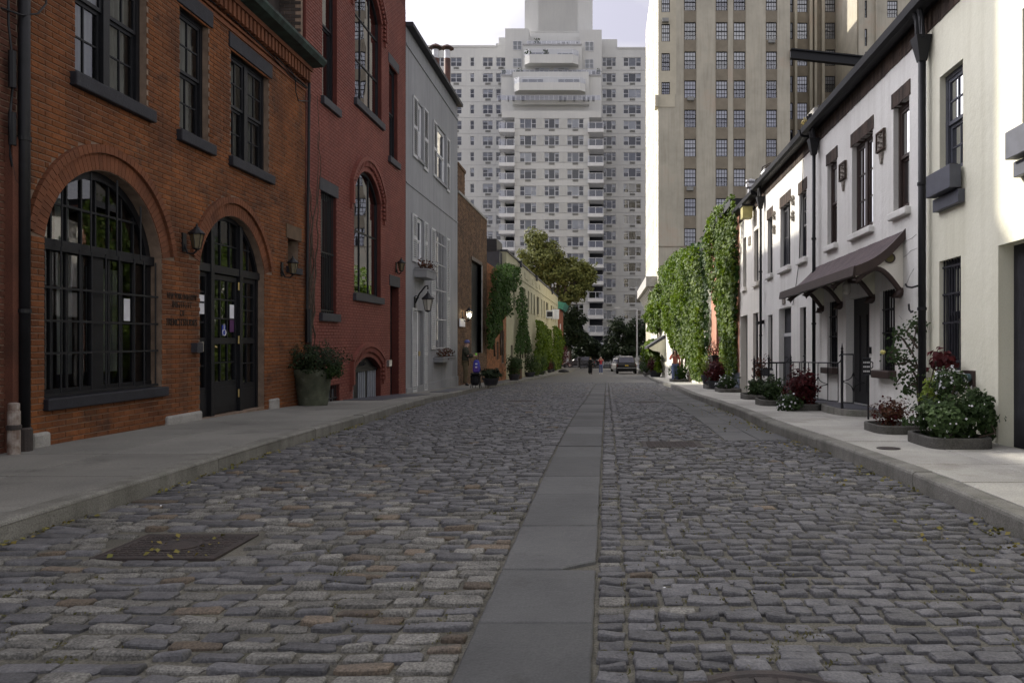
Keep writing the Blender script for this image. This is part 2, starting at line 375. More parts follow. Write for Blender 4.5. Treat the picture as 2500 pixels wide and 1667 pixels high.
def window(fa, r, parent, fm, gm, recess=0.12, fw=0.05, cols=2, rows=2, sashes=2, mull=0, curtain=None, cur_cov=1.0, panes=True, mw=0.02, name='window', label=None, sash_in=0.03):
    """sash window in an opening: frame with rails and glazing bars, panes and (where it shows) a curtain behind"""
    u0, u1, v0, v1 = r; mb = MB(); d1 = -recess; d0 = d1 - 0.06
    mb.fbox(fa, u0, u1, v0, v0 + fw, d0, d1); mb.fbox(fa, u0, u1, v1 - fw, v1, d0, d1)
    mb.fbox(fa, u0, u0 + fw, v0 + fw, v1 - fw, d0, d1 - 0.002); mb.fbox(fa, u1 - fw, u1, v0 + fw, v1 - fw, d0, d1 - 0.002)
    lights = []
    nm = mull + 1; wu = (u1 - u0 - 2 * fw - mull * 0.12) / nm
    for k in range(nm):
        a = u0 + fw + k * (wu + 0.12); lights.append((a, a + wu))
        if k < mull: mb.fbox(fa, a + wu, a + wu + 0.12, v0 + fw, v1 - fw, d0, d1 + 0.01)
    pane_list = []
    for a, b in lights:
        for s in range(sashes):
            h = (v1 - v0 - 2 * fw) / sashes; va = v0 + fw + s * h; vb = va + h
            dd = d1 - 0.012 - (sash_in if (sashes == 2 and s == 0) else 0); st = min(0.045, (b - a) * 0.12)
            mb.fbox(fa, a, b, va, va + st, dd - 0.03, dd); mb.fbox(fa, a, b, vb - st, vb, dd - 0.03, dd)
            mb.fbox(fa, a, a + st, va + st, vb - st, dd - 0.03, dd - 0.001); mb.fbox(fa, b - st, b, va + st, vb - st, dd - 0.03, dd - 0.001)
            ia, ib, ja, jb = a + st, b - st, va + st, vb - st
            for c in range(1, cols):
                x = ia + (ib - ia) * c / cols; mb.fbox(fa, x - mw / 2, x + mw / 2, ja, jb, dd - 0.028, dd - 0.004)
            for q in range(1, rows):
                y = ja + (jb - ja) * q / rows; mb.fbox(fa, ia, ib, y - mw / 2, y + mw / 2, dd - 0.027, dd - 0.005)
            if panes:
                for c in range(cols):
                    for q in range(rows):
                        pane_list.append((ia + (ib - ia) * c / cols + 0.004, ia + (ib - ia) * (c + 1) / cols - 0.004, ja + (jb - ja) * q / rows + 0.004, ja + (jb - ja) * (q + 1) / rows - 0.004, dd - 0.018))
            else: pane_list.append((ia, ib, ja, jb, dd - 0.018))
    w = mb.build(name, fm, parent)
    if label: w['label'] = label
    for a, b, c, d, dd in pane_list: MB().quad(fa.P(a, c, dd), fa.P(b, c, dd), fa.P(b, d, dd), fa.P(a, d, dd)).build('pane', gm, w)
    if curtain is not None: drape(fa, (u0 + 0.03, u1 - 0.03, v0 + (1 - cur_cov) * (v1 - v0), v1 - 0.02), d0 - 0.08, curtain, w)
    return w
def drape(fa, r, d, m, parent, amp=0.025, name='curtain', pitch=0.11):
    u0, u1, v0, v1 = r; n = max(6, int((u1 - u0) / pitch * 6)); mb = MB(); vs = []
    for i in range(n + 1):
        u = u0 + (u1 - u0) * i / n; dd = d + amp * math.sin(2 * math.pi * (u - u0) / pitch + 0.6 * math.sin(u * 5)); vs += [fa.P(u, v0, dd), fa.P(u, v1, dd)]
    mb.add(vs, [(2 * i, 2 * i + 2, 2 * i + 3, 2 * i + 1) for i in range(n)]); return mb.build(name, m, parent, smooth=True)
def slab(fa, r, d0, d1, name, m, parent, c=0.0):
    o = MB().fbox(fa, r[0], r[1], r[2], r[3], d0, d1).build(name, m, parent)
    if c:
        bv = o.modifiers.new('bevel', 'BEVEL'); bv.width = c; bv.segments = 2
    return o
def text(fa, s, px0, px1, y0, y1, m, parent, d=0.02, name='lettering', bold=True):
    cu = bpy.data.curves.new(name, 'FONT'); cu.body = s; cu.size = 1.0; cu.extrude = 0.02; cu.offset = 0.012 if bold else 0; cu.align_x = 'LEFT'
    t = bpy.data.objects.new(name, cu); COL.objects.link(t)
    dg = bpy.context.evaluated_depsgraph_get(); me = bpy.data.meshes.new_from_object(t.evaluated_get(dg)); bpy.data.objects.remove(t)
    co = np.empty(len(me.vertices) * 3); me.vertices.foreach_get('co', co); co = co.reshape(-1, 3)
    lo, hi = co.min(0), co.max(0)
    uA, uB = fa.U(px0), fa.U(px1); pm = (px0 + px1) / 2; vt, vb = fa.V(pm, y0), fa.V(pm, y1)
    out = []
    for x, y, z in co:
        k = (x - lo[0]) / (hi[0] - lo[0])
        out.append(fa.P(uA + (uB - uA) * k, vb + (vt - vb) * (y - lo[1]) / (hi[1] - lo[1]), d + z * 0.3))
    me.vertices.foreach_set('co', np.array([tuple(p) for p in out], dtype=np.float32).ravel()); me.update()
    return link(name, me, m, parent)

# palette ------------------------------------------------------------
m_mortar = mat('mortar', (0.22, 0.16, 0.12), 0.95, 0.3, 6, bump=0.3, bscale=90)
m_brickB = mat('orange brick', (0.245, 0.092, 0.035), 0.9, scale=1.3, col2=(0.105, 0.043, 0.023), bump=0.55, bscale=55, island=0.16, spec=0.12, mix2=[((0.07, 0.04, 0.028), 2.1, 0.54, 0.75), ((0.20, 0.14, 0.10), 3.3, 0.64, 0.5), ((0.42, 0.37, 0.32), 11.0, 0.70, 0.7)], fine=0.3, streak=((0.07, 0.04, 0.03), 0.45))
m_brickA = mat('brown brick', (0.13, 0.05, 0.032), 0.9, scale=2.2, col2=(0.07, 0.03, 0.02), bump=0.4, bscale=60, island=0.15, fine=0.2)
m_brickArch = mat('arch brick', (0.19, 0.071, 0.033), 0.9, scale=1.6, col2=(0.115, 0.046, 0.025), bump=0.4, bscale=60, island=0.12, fine=0.2)
m_mortR = mat('red mortar', (0.10, 0.028, 0.022), 0.9, 0.2, 5)
m_brickR = mat('red painted brick', (0.215, 0.067, 0.047), 0.7, scale=0.9, col2=(0.15, 0.042, 0.031), bump=0.25, bscale=50, island=0.09, spec=0.35, fine=0.1, streak=((0.13, 0.04, 0.032), 0.4))
m_brickE = mat('brown house brick', (0.17, 0.098, 0.055), 0.9, scale=1.6, col2=(0.085, 0.052, 0.033), bump=0.4, bscale=60, island=0.35, fine=0.2)
m_brickD = mat('dark brick', (0.055, 0.045, 0.04), 0.9, 0.4, 3, island=0.3)
m_grey = mat('grey stucco', (0.30, 0.305, 0.312), 0.85, scale=0.8, col2=(0.25, 0.254, 0.26), bump=0.25, bscale=30, streak=((0.17, 0.178, 0.192), 0.5), fine=0.06)
m_white = mat('white stucco', (0.75, 0.745, 0.715), 0.85, scale=0.9, col2=(0.67, 0.665, 0.63), bump=0.8, bscale=7, fine=0.06, streak=((0.50, 0.49, 0.45), 0.42), mix2=[((0.58, 0.57, 0.53), 0.9, 0.58, 0.45), ((0.66, 0.65, 0.61), 3.5, 0.60, 0.5)])
m_white2 = mat('pale stucco', (0.82, 0.79, 0.71), 0.85, scale=0.9, col2=(0.75, 0.72, 0.64), bump=0.45, bscale=9, fine=0.05, streak=((0.56, 0.53, 0.45), 0.30))
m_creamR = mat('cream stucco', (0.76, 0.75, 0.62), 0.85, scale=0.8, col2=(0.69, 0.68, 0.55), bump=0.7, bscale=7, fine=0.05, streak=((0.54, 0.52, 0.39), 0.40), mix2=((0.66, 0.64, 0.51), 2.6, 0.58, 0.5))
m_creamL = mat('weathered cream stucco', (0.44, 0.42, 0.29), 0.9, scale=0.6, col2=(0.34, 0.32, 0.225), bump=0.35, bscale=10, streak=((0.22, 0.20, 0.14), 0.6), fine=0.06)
m_orange = mat('salmon stucco', (0.46, 0.23, 0.155), 0.85, 0.15, 1.5, bump=0.2)
m_black = mat('black paint', (0.0085, 0.009, 0.0115), 0.5, 0.3, 9, spec=0.3, bump=0.15, bscale=30)
m_navy = mat('navy stone paint', (0.018, 0.0185, 0.025), 0.65, 0.35, 7, spec=0.35, bump=0.4, bscale=35, mix2=((0.12, 0.12, 0.125), 14, 0.66, 0.6))
m_lintel = mat('slate grey paint', (0.038, 0.039, 0.047), 0.6, 0.2, 5, bump=0.2)
m_brown = mat('brown paint', (0.045, 0.028, 0.024), 0.5, 0.25, 6, spec=0.4)
m_bluepaint = mat('blue grey paint', (0.075, 0.08, 0.10), 0.5, 0.2, 6, spec=0.4)
m_whitepaint = mat('white paint', (0.72, 0.73, 0.74), 0.5, 0.1, 6)
m_shutter = mat('pale shutter paint', (0.50, 0.505, 0.51), 0.55, 0.12, 8)
m_copper = mat('green copper', (0.04, 0.068, 0.056), 0.75, scale=5, col2=(0.018, 0.022, 0.02), bump=0.2)
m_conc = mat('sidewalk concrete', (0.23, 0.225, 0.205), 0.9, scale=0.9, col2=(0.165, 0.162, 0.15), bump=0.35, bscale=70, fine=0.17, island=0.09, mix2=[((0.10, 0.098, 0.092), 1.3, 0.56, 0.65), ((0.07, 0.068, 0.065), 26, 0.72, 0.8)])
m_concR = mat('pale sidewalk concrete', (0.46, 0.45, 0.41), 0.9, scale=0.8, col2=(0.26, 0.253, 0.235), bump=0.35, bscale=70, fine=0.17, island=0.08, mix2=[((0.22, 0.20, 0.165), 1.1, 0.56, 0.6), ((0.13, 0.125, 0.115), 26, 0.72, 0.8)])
m_kerb = mat('kerb stone', (0.225, 0.22, 0.20), 0.9, scale=2.2, col2=(0.13, 0.127, 0.112), bump=0.5, bscale=40, fine=0.25, mix2=((0.07, 0.09, 0.045), 1.2, 0.60, 0.6), streak=((0.085, 0.083, 0.072), 0.6))
m_cob = mat('dark cobble', (0.122, 0.121, 0.126), 0.62, scale=9, col2=(0.070, 0.070, 0.076), bump=1.0, bscale=38, island=0.3, fine=0.26, mix2=((0.13, 0.125, 0.11), 16, 0.60, 0.5), spec=0.4)
m_cobL = mat('granite cobble', (0.20, 0.194, 0.178), 0.8, scale=9, col2=(0.115, 0.112, 0.105), bump=1.0, bscale=45, island=0.3, fine=0.4, mix2=((0.08, 0.078, 0.075), 12, 0.6, 0.5), spec=0.3)
m_cobT = mat('tan cobble', (0.155, 0.122, 0.09), 0.8, scale=7, col2=(0.10, 0.085, 0.072), bump=0.6, bscale=55, island=0.3, fine=0.35)
m_sand = mat('sandy joint', (0.145, 0.137, 0.113), 0.95, scale=3.0, col2=(0.085, 0.081, 0.069), bump=0.6, bscale=120, fine=0.35, mix2=((0.09, 0.10, 0.045), 2.2, 0.60, 0.6))
m_slabm = mat('bluestone', (0.096, 0.097, 0.098), 0.7, scale=1.4, col2=(0.066, 0.067, 0.069), bump=0.7, bscale=12, island=0.24, fine=0.16, spec=0.3, mix2=[((0.042, 0.040, 0.038), 2.3, 0.58, 0.7), ((0.14, 0.135, 0.125), 5.0, 0.64, 0.5)])
m_iron = mat('rusty iron', (0.055, 0.042, 0.038), 0.65, scale=9, col2=(0.028, 0.024, 0.024), bump=0.6, bscale=60, spec=0.4)
m_steel = mat('dark steel plate', (0.07, 0.072, 0.088), 0.5, 0.2, 4, spec=0.4)
m_galv = mat('galvanised metal', (0.45, 0.45, 0.46), 0.35, 0.2, 6, metal=0.8)
m_rustpipe = mat('rusty flue', (0.13, 0.06, 0.045), 0.7, scale=6, col2=(0.05, 0.035, 0.035), metal=0.3)
m_stone = mat('pale stone', (0.34, 0.33, 0.31), 0.9, 0.25, 5, bump=0.5, bscale=40, fine=0.2)
m_soil = mat('soil', (0.04, 0.03, 0.022), 1.0, 0.4, 20, bump=0.8, bscale=60)
m_bark = mat('bark', (0.085, 0.065, 0.05), 0.95, 0.4, 12, bump=0.9, bscale=40)
m_brass = mat('brass', (0.45, 0.34, 0.14), 0.4, 0.2, 10, metal=0.8)
m_paper = mat('paper', (0.72, 0.72, 0.76), 0.8, 0.08, 10)
m_curtain = mat('pale curtain', (0.40, 0.39, 0.38), 0.9, 0.15, 2)
m_dim = mat('dim room', (0.05, 0.05, 0.052), 0.95, 0.3, 1)
g_clear = glass_mat('window glass'); g_dark = glass_mat('dim glass', (0.4, 0.43, 0.44), 0.8); g_far = glass_mat('far glass', (0.80, 0.83, 0.88), 0.8); g_tower = glass_mat('tower glass', (0.90, 0.92, 0.95), 2.2)

# ================================================================== GROUND
KL = [(-60, 1352), (0, 1329.6), (187, 1266), (366, 1208), (472, 1172), (685, 1098), (900, 1032), (1063, 978), (1169, 953.5), (1290, 929), (1371, 914), (1411, 903)]
KR = [(2600, 1368), (2500, 1323), (2363, 1245), (2138, 1154), (1986, 1093), (1893, 1061), (1757, 998), (1649, 951), (1600, 932), (1568, 911)]
def kerb_curve(pts):
    q = sorted([(p.y, p.x) for p in (ground(*a) for a in pts)])
    y = np.array([a for a, _ in q]); x = np.array([b for _, b in q])
    yy = np.linspace(-8, 118, 1261); xx = np.interp(yy, y, x); xx = np.convolve(np.pad(xx, 12, mode='edge'), np.ones(25) / 25, 'valid')
    return lambda t: float(np.interp(t, yy, xx))
kl, kr = kerb_curve(KL), kerb_curve(KR)
KH = 0.14
XL, XR = -6.0, 4.28
FL, FR = Fac(XL, 0.0087), Fac(XR, -0.0108)
def SW(y): return G(y) + KH

ys = np.concatenate([np.arange(-30, 130, 1.0), np.arange(130, 900, 30.0)])
mb = MB()
for i in range(len(ys) - 1):
    a, b = ys[i], ys[i + 1]
    mb.quad((-500, a, G(a) - 0.12), (500, a, G(a) - 0.12), (500, b, G(b) - 0.12), (-500, b, G(b) - 0.12))
m_asph = mat('asphalt', (0.06, 0.06, 0.064), 0.9, 0.3, 2, bump=0.4, bscale=90, fine=0.25)
struct(mb.build('ground', m_asph))
mb = MB()
yy = np.arange(-6, 111, 0.5)
for a, b in zip(yy[:-1], yy[1:]):
    mb.quad((kl(a) - 0.1, a, G(a) - 0.009), (kr(a) + 0.1, a, G(a) - 0.009), (kr(b) + 0.1, b, G(b) - 0.009), (kl(b) - 0.1, b, G(b) - 0.009))
m_road = m_sand
road = struct(mb.build('road', m_road))
mb = MB()
# far carriageway: worn setts seen too flat to tell apart, and Fifth-avenue style asphalt crossing the end
m_sett = mat('far setts', (0.15, 0.145, 0.135), 0.8, scale=6, col2=(0.085, 0.085, 0.09), bump=1.0, bscale=7, fine=0.3, stretch=(1.0, 1.0, 1.0))
for a, b in zip(np.arange(46, 108, 1.0), np.arange(47, 109, 1.0)):
    mb.quad((kl(a), a, G(a) - 0.004), (kr(a), a, G(a) - 0.004), (kr(b), b, G(b) - 0.004), (kl(b), b, G(b) - 0.004))
mb.build('setts', m_sett, road, kind='stuff')
mb = MB(); mb.quad((-120, 113, G(113) + 0.0), (120, 113, G(113) + 0.0), (120, 128, G(128) + 0.0), (-120, 128, G(128) + 0.0)); struct(mb.build('avenue', m_asph))

# sidewalks with paving slabs, kerb stones
def sidewalk(name, side, kfun, X, mslab, cols, pitch, y0, y1):
    mb = MB(); yy = np.arange(y0, y1 + 0.01, 0.5)
    for a, b in zip(yy[:-1], yy[1:]):
        mb.quad((kfun(a), a, SW(a) - 0.024), (X, a, SW(a) - 0.024), (X, b, SW(b) - 0.024), (kfun(b), b, SW(b) - 0.024))
    s = struct(mb.build(name, m_iron))
    y = y0; n = 0
    kw = 0.17 * (1 if side > 0 else -1)
    while y < 62:
        p = pitch * random.uniform(0.93, 1.07); gy = 0.014 if n % 3 else 0.034
        for c in range(cols):
            f0, f1 = c / cols, (c + 1) / cols
            ex = lambda yv, f: (kfun(yv) + kw + (0.006 if side > 0 else -0.006)) * (1 - f) + X * f
            a, b = y + gy / 2, y + p - gy / 2; g = 0.006 * side
            dz = random.uniform(-0.002, 0.002); c4 = 0.004 * side; ch = 0.004
            A = [(ex(a, f0) + g, a), (ex(a, f1) - g, a), (ex(b, f1) - g, b), (ex(b, f0) + g, b)]
            I = [(A[0][0] + c4, a + ch), (A[1][0] - c4, a + ch), (A[2][0] - c4, b - ch), (A[3][0] + c4, b - ch)]
            vs = [(x, yv, SW(yv) - 0.05) for x, yv in A] + [(x, yv, SW(yv) - 0.003 + dz) for x, yv in A] + [(x, yv, SW(yv) + dz) for x, yv in I]
            MB().add(vs, [(0, 1, 5, 4), (1, 2, 6, 5), (2, 3, 7, 6), (3, 0, 4, 7), (4, 5, 9, 8), (5, 6, 10, 9), (6, 7, 11, 10), (7, 4, 8, 11), (8, 9, 10, 11)]).build('paving_slab', mslab, s)
        y += p; n += 1
    mb = MB(); mb.quad((kfun(62) + kw, 62, SW(62) - 0.001), (X, 62, SW(62) - 0.001), (X, 86, SW(86) - 0.001), (kfun(86) + kw, 86, SW(86) - 0.001))
    mb.quad((kfun(86) + kw, 86, SW(86) - 0.001), (X, 86, SW(86) - 0.001), (X, y1, SW(y1) - 0.001), (kfun(y1) + kw, y1, SW(y1) - 0.001)); mb.build('far_paving', mslab, s)
    y = y0; 
    while y < y1 - 0.5:
        l = random.uniform(2.2, 3.2) if y < 70 else 8.0; yb = min(y + l, y1); n = max(4, int((yb - y) / 0.25)); vs = []; fs = []
        gap = 0.006; dz = random.uniform(-0.004, 0.004); dx = random.uniform(-0.006, 0.006)
        for i in range(n + 1):
            t = y + gap + (yb - y - 2 * gap) * i / n; k = kfun(t) + dx; z = SW(t) + dz; wob = 0.004 * mnoise.noise(Vector((t * 1.7, side, 0)))
            for ox, oz in ((0.0, -KH - 0.08), (0.0, -0.03), (0.008, -0.012), (0.028, 0.0), (abs(kw), 0.0), (abs(kw), -0.1)):
                vs.append((k + side * (ox + wob), t, z + oz + wob * 0.7))
        for i in range(n):
            for q in range(5):
                a = i * 6 + q; fs.append((a, a + 1, a + 7, a + 6))
        fs += [tuple(range(5, -1, -1)), tuple(range(n * 6, n * 6 + 6))]
        MB().add(vs, fs).build('kerb_stone', m_kerb, s); y = yb
    return s
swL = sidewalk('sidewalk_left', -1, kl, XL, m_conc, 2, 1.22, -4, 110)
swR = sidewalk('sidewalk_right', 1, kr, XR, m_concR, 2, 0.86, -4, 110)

# centre strip of bluestone slabs
def strip_x(y): t = min(1, y / 37.0); return -0.585 + 0.08 * t, -0.06 + 0.055 * t
rows = [1.2, 2.0, 3.6, 4.42, 5.42, 6.5, 7.35, 8.6, 9.5]
while rows[-1] < 46: rows.append(rows[-1] + random.uniform(0.85, 1.45))
for i, (a, b) in enumerate(zip(rows[:-1], rows[1:])):
    a += 0.006; b -= 0.006; x0, x1 = strip_x(a); x2, x3 = strip_x(b); z = 0.012 + random.uniform(-0.005, 0.006); tl = random.uniform(-0.004, 0.004)
    if abs(a - 4.426) < 0.02: pol = [(x0, a), (x1 - 0.19, a), (x1 - 0.15, a + 0.05), (x1 - 0.06, a + 0.11), (x1, a + 0.15), (x3, b), (x2, b)]
    else: pol = [(x0, a), (x1, a), (x3, b), (x2, b)]
    fine_ = []
    for (xa, ya), (xb, yb) in zip(pol, pol[1:] + pol[:1]):
        m_ = max(2, int(math.hypot(xb - xa, yb - ya) / 0.09))
        for q in range(m_): fine_.append((xa + (xb - xa) * q / m_ + 0.007 * mnoise.noise(Vector((xa * 9 + q * 0.7, ya * 3, i))), ya + (yb - ya) * q / m_ + 0.006 * mnoise.noise(Vector((ya * 9, xa * 5 + q * 0.8, i + 40)))))
    pol = fine_
    n = len(pol); cx = sum(p[0] for p in pol) / n; cy = sum(p[1] for p in pol) / n; c = 0.008
    ins = [(x + (c if x < cx else -c), yv + (c if yv < cy else -c)) for x, yv in pol]
    zz = lambda x, yv: G(yv) + z + tl * (x - cx)
    vs = [(x, yv, G(yv) - 0.06) for x, yv in pol] + [(x, yv, zz(x, yv) - 0.006) for x, yv in pol] + [(x, yv, zz(x, yv)) for x, yv in ins]
    fs = [(q, (q + 1) % n, n + (q + 1) % n, n + q) for q in range(n)] + [(n + q, n + (q + 1) % n, 2 * n + (q + 1) % n, 2 * n + q) for q in range(n)] + [tuple(range(2 * n, 3 * n))]
    MB().add(vs, fs).build('strip_slab', m_slabm, road)
# bluestone paving beside the right kerb
def in_blue(x, y): return 10.15 < y < 29.6 and x > 1.5 + 0.012 * (y - 10)
y = 10.2
while y < 29.4:
    p = random.uniform(0.9, 1.5)
    for c in range(2):
        f0, f1 = (0, 0.52) if c == 0 else (0.52, 1.0); o = (0.45 if c else 0.0)
        a, b = y + o + 0.006, y + o + p - 0.006; b = min(b, 29.8)
        if c and y < 10.3: a = y
        ex = lambda yv, f: (1.53 + 0.012 * (yv - 10)) * (1 - f) + (kr(yv) - 0.01) * f
        z = 0.008 + random.uniform(-0.004, 0.004)
        if b - a < 0.2: continue
        vs = []
        for zz, ins in ((-0.05, 0), (z - 0.005, 0), (z, 0.006)):
            vs += [(ex(a, f0) + 0.004 + ins, a + ins, G(a) + zz), (ex(a, f1) - 0.004 - ins, a + ins, G(a) + zz), (ex(b, f1) - 0.004 - ins, b - ins, G(b) + zz), (ex(b, f0) + 0.004 + ins, b - ins, G(b) + zz)]
        MB().add(vs, [(0, 1, 5, 4), (1, 2, 6, 5), (2, 3, 7, 6), (3, 0, 4, 7), (4, 5, 9, 8), (5, 6, 10, 9), (6, 7, 11, 10), (7, 4, 8, 11), (8, 9, 10, 11)]).build('gutter_slab', m_slabm, road)
    y += p

# iron covers in the carriageway
PLATES = [(-2.99, -2.30, 4.66, 5.22), (0.47, 1.16, 9.5, 10.05), (-2.6, -1.9, 20.6, 21.5), (0.75, 1.4, 20.0, 20.8)]
MANH = (0.60, 2.66, 0.40)
def blocked(x0, x1, y0, y1):
    for a, b, c, d in PLATES:
        if x1 > a - 0.01 and x0 < b + 0.01 and y1 > c - 0.01 and y0 < d + 0.01: return True
    cx, cy = (x0 + x1) / 2, (y0 + y1) / 2
    if (cx - MANH[0]) ** 2 + (cy - MANH[1]) ** 2 < (MANH[2] + 0.05) ** 2: return True
    sx = strip_x(cy)
    return in_blue(cx, cy)
# cobbles ----------------------------------------------------------------
def sett_shape(seed, lo=False):
    r = random.Random(seed); n = 6 if lo else 10; ring = []
    for i in range(n):
        a = 2 * math.pi * (i + 0.5) / n; c, s_ = math.cos(a), math.sin(a); e = 0.24
        ring.append((0.5 * math.copysign(abs(c) ** e, c) * r.uniform(0.84, 1.05), 0.5 * math.copysign(abs(s_) ** e, s_) * r.uniform(0.78, 1.08)))
    t1, t2 = r.uniform(-0.3, 0.3), r.uniform(-0.35, 0.35)
    vs = [(x * 1.02, y_ * 1.02, -2.6) for x, y_ in ring] + [(x, y_, 0.12 + t1 * x + t2 * y_) for x, y_ in ring]
    if not lo: vs += [(x * 0.93, y_ * 0.90, 0.42 + t1 * x * 1.5 + t2 * y_ * 1.5 + r.uniform(-0.1, 0.1)) for x, y_ in ring]
    k = len(vs) - n
    vs += [(x * 0.55, y_ * 0.5, 0.52 + t1 * x * 2 + t2 * y_ * 1.5 + r.uniform(-0.16, 0.16)) for x, y_ in ring] + [(0, 0, 0.52)]
    rings = len(vs) // n; f4 = []; f3 = []
    for q in range(rings - 1):
        for i in range(n): f4.append((q * n + i, q * n + (i + 1) % n, (q + 1) * n + (i + 1) % n, (q + 1) * n + i))
    top = (rings - 1) * n
    for i in range(n): f3.append((top + i, top + (i + 1) % n, len(vs) - 1))
    return np.array(vs), np.array(f4), np.array(f3)
HI = [sett_shape(i) for i in range(10)]; LO = [sett_shape(100 + i, True) for i in range(6)]
stones = []
y = 1.9
r_ = 0
while y < 46:
    dep = random.uniform(0.098, 0.132) * (1.0 if y < 25 else 1.15); off = random.uniform(0, 0.2); wv = random.uniform(0, 50)
    for side in (0, 1):
        sx0, sx1 = strip_x(y)
        x, xe = (kl(y) + 0.02, sx0 - 0.01) if side == 0 else (sx1 + 0.012, kr(y) - 0.015)
        first = True
        while x < xe - 0.05:
            big = side == 0 and y < 6.6
            ln = random.uniform(0.14, 0.27) if big else random.uniform(0.10, 0.20)
            if side == 1 and first: ln = random.uniform(0.13, 0.16)
            if side == 0 and first: ln += off * 0.6
            if xe - (x + ln) < 0.09: ln = xe - x
            first = False
            wob = 0.05 * mnoise.noise(Vector((x * 0.8, y * 0.5, 3))) + 0.02 * math.sin(x * 1.3 + wv * 0.1)
            if not blocked(x, x + ln, y + wob, y + wob + dep):
                gx, gy_ = random.uniform(0.006, 0.022), random.uniform(0.008, 0.026)
                if random.random() < 0.08: gx *= 2; gy_ *= 1.6
                q = random.random(); pg = 0.0
                t = mnoise.noise(Vector((x * 0.5, y * 0.35, 9)))
                if side == 0 and y < 7.2: pg = 0.55 - max(0, (y - 5.6)) * 0.33
                elif y > 26: pg = 0.25
                else: pg = 0.05
                k = 0
                if q < pg + 0.25 * t: k = 1 if random.random() < 0.86 else 2
                stones.append((x + ln / 2, y + wob + dep / 2, ln - gx, dep - gy_, random.uniform(0.5, 1.25), random.uniform(-0.05, 0.05), k, random.uniform(-0.006, 0.007)))
            x += ln
    y += dep; r_ += 1
stones.sort(key=lambda s: s[1] * s[1] + 0.5 * s[0] * s[0] if VX + s[0] * F / s[1] > -20 and VX + s[0] * F / s[1] < 2520 and VY - (G(s[1]) - CH) * F / s[1] < 1668 else 1e9 + s[1])
SM = [m_cob, m_cobL, m_cobT]
single_me = {}
acc = {0: [[], [], [], 0], 1: [[], [], [], 0], 2: [[], [], [], 0]}
for i, (x, yv, ln, dp, h, rz, k, dz) in enumerate(stones):
    hs = 0.022 * h
    if i < 300:
        vi = i % 10
        if (vi, k) not in single_me:
            me = npmesh('cobblestone', HI[vi][0], HI[vi][1], HI[vi][2]); me.polygons.foreach_set('use_smooth', [q >= 20 for q in range(len(me.polygons))]); single_me[(vi, k)] = me
        place('cobblestone', single_me[(vi, k)], SM[k], road, (x, yv, G(yv) + dz), (0, 0, rz), (ln, dp, hs))
    else:
        V, f4, f3 = HI[i % 10] if yv < 17 else LO[i % 6]
        c, s_ = math.cos(rz), math.sin(rz); vx = V[:, 0] * ln; vy = V[:, 1] * dp
        W = np.stack([x + vx * c - vy * s_, yv + vx * s_ + vy * c, G(yv) + dz + V[:, 2] * hs], 1)
        a = acc[k]; a[0].append(W); a[1].append(f4 + a[3]); a[2].append(f3 + a[3]); a[3] += len(W)
for k, a in acc.items():
    if a[0]:
        me = npmesh('cobbles', np.concatenate(a[0]), np.concatenate(a[1]), np.concatenate(a[2])); link('cobbles', me, SM[k], road, smooth=True, kind='stuff')

# covers
def grate(name, x0, x1, y0, y1, label, cell=0.05, ring=False):
    zc = G((y0 + y1) / 2); t = thing(name, label, 'cover', ((x0 + x1) / 2, (y0 + y1) / 2, zc - 0.02))
    MB().box(x0, x1, y0, y1, zc - 0.05, zc + 0.004).build('plate', m_iron, t)
    mb = MB(); nx, ny = int((x1 - x0 - 0.04) / cell), int((y1 - y0 - 0.04) / cell)
    for i in range(nx):
        for j in range(ny):
            cx, cy = x0 + 0.03 + (i + 0.5) * cell, y0 + 0.03 + (j + 0.5) * cell
            if ring and (cx - (x0 + x1) / 2) ** 2 + (cy - (y0 + y1) / 2) ** 2 < 0.022: continue
            o = 0.25 * cell if j % 2 else -0.05 * cell
            mb.cbox(cx - 0.4 * cell + o, cx + 0.35 * cell + o, cy - 0.28 * cell, cy + 0.28 * cell, zc + 0.003, zc + 0.010, 0.003)
    mb.build('tread', m_iron, t, kind='stuff')
    mb = MB()
    mb.box(x0 - 0.02, x1 + 0.02, y0 - 0.02, y0 - 0.003, zc - 0.04, zc + 0.005); mb.box(x0 - 0.02, x1 + 0.02, y1 + 0.003, y1 + 0.02, zc - 0.04, zc + 0.005)
    mb.box(x0 - 0.02, x0 - 0.003, y0 - 0.002, y1 + 0.002, zc - 0.04, zc + 0.0045); mb.box(x1 + 0.003, x1 + 0.02, y0 - 0.002, y1 + 0.002, zc - 0.04, zc + 0.0045)
    mb.build('rim', m_iron, t)
    if ring: MB().lathe(((x0 + x1) / 2, (y0 + y1) / 2, zc), [(0.14, 0.003), (0.14, 0.012), (0.11, 0.012), (0.10, 0.006)], 24).build('lid', m_iron, t)
grate('drain_cover', *PLATES[0], 'rusty square drain cover in the left cobbles nearest the camera', 0.045, True)
grate('utility_cover', *PLATES[1], 'flat dark utility cover right of the centre strip before the bluestone paving')
grate('utility_cover', *PLATES[2], 'flat iron cover far along in the cobbles left of the centre strip', 0.1)
grate('utility_cover', *PLATES[3], 'flat iron cover far along in the cobbles right of the centre strip', 0.1)
t = thing('manhole_cover', 'round iron manhole cover cut by the bottom edge of the picture', 'cover', (MANH[0], MANH[1], G(MANH[1]) - 0.03))
z = G(MANH[1])
MB().lathe((MANH[0], MANH[1], z), [(MANH[2] + 0.04, -0.06), (MANH[2] + 0.04, 0.012), (MANH[2], 0.014), (MANH[2] - 0.01, 0.002), (0.001, 0.002)], 48).build('frame', m_iron, t)
mb = MB()
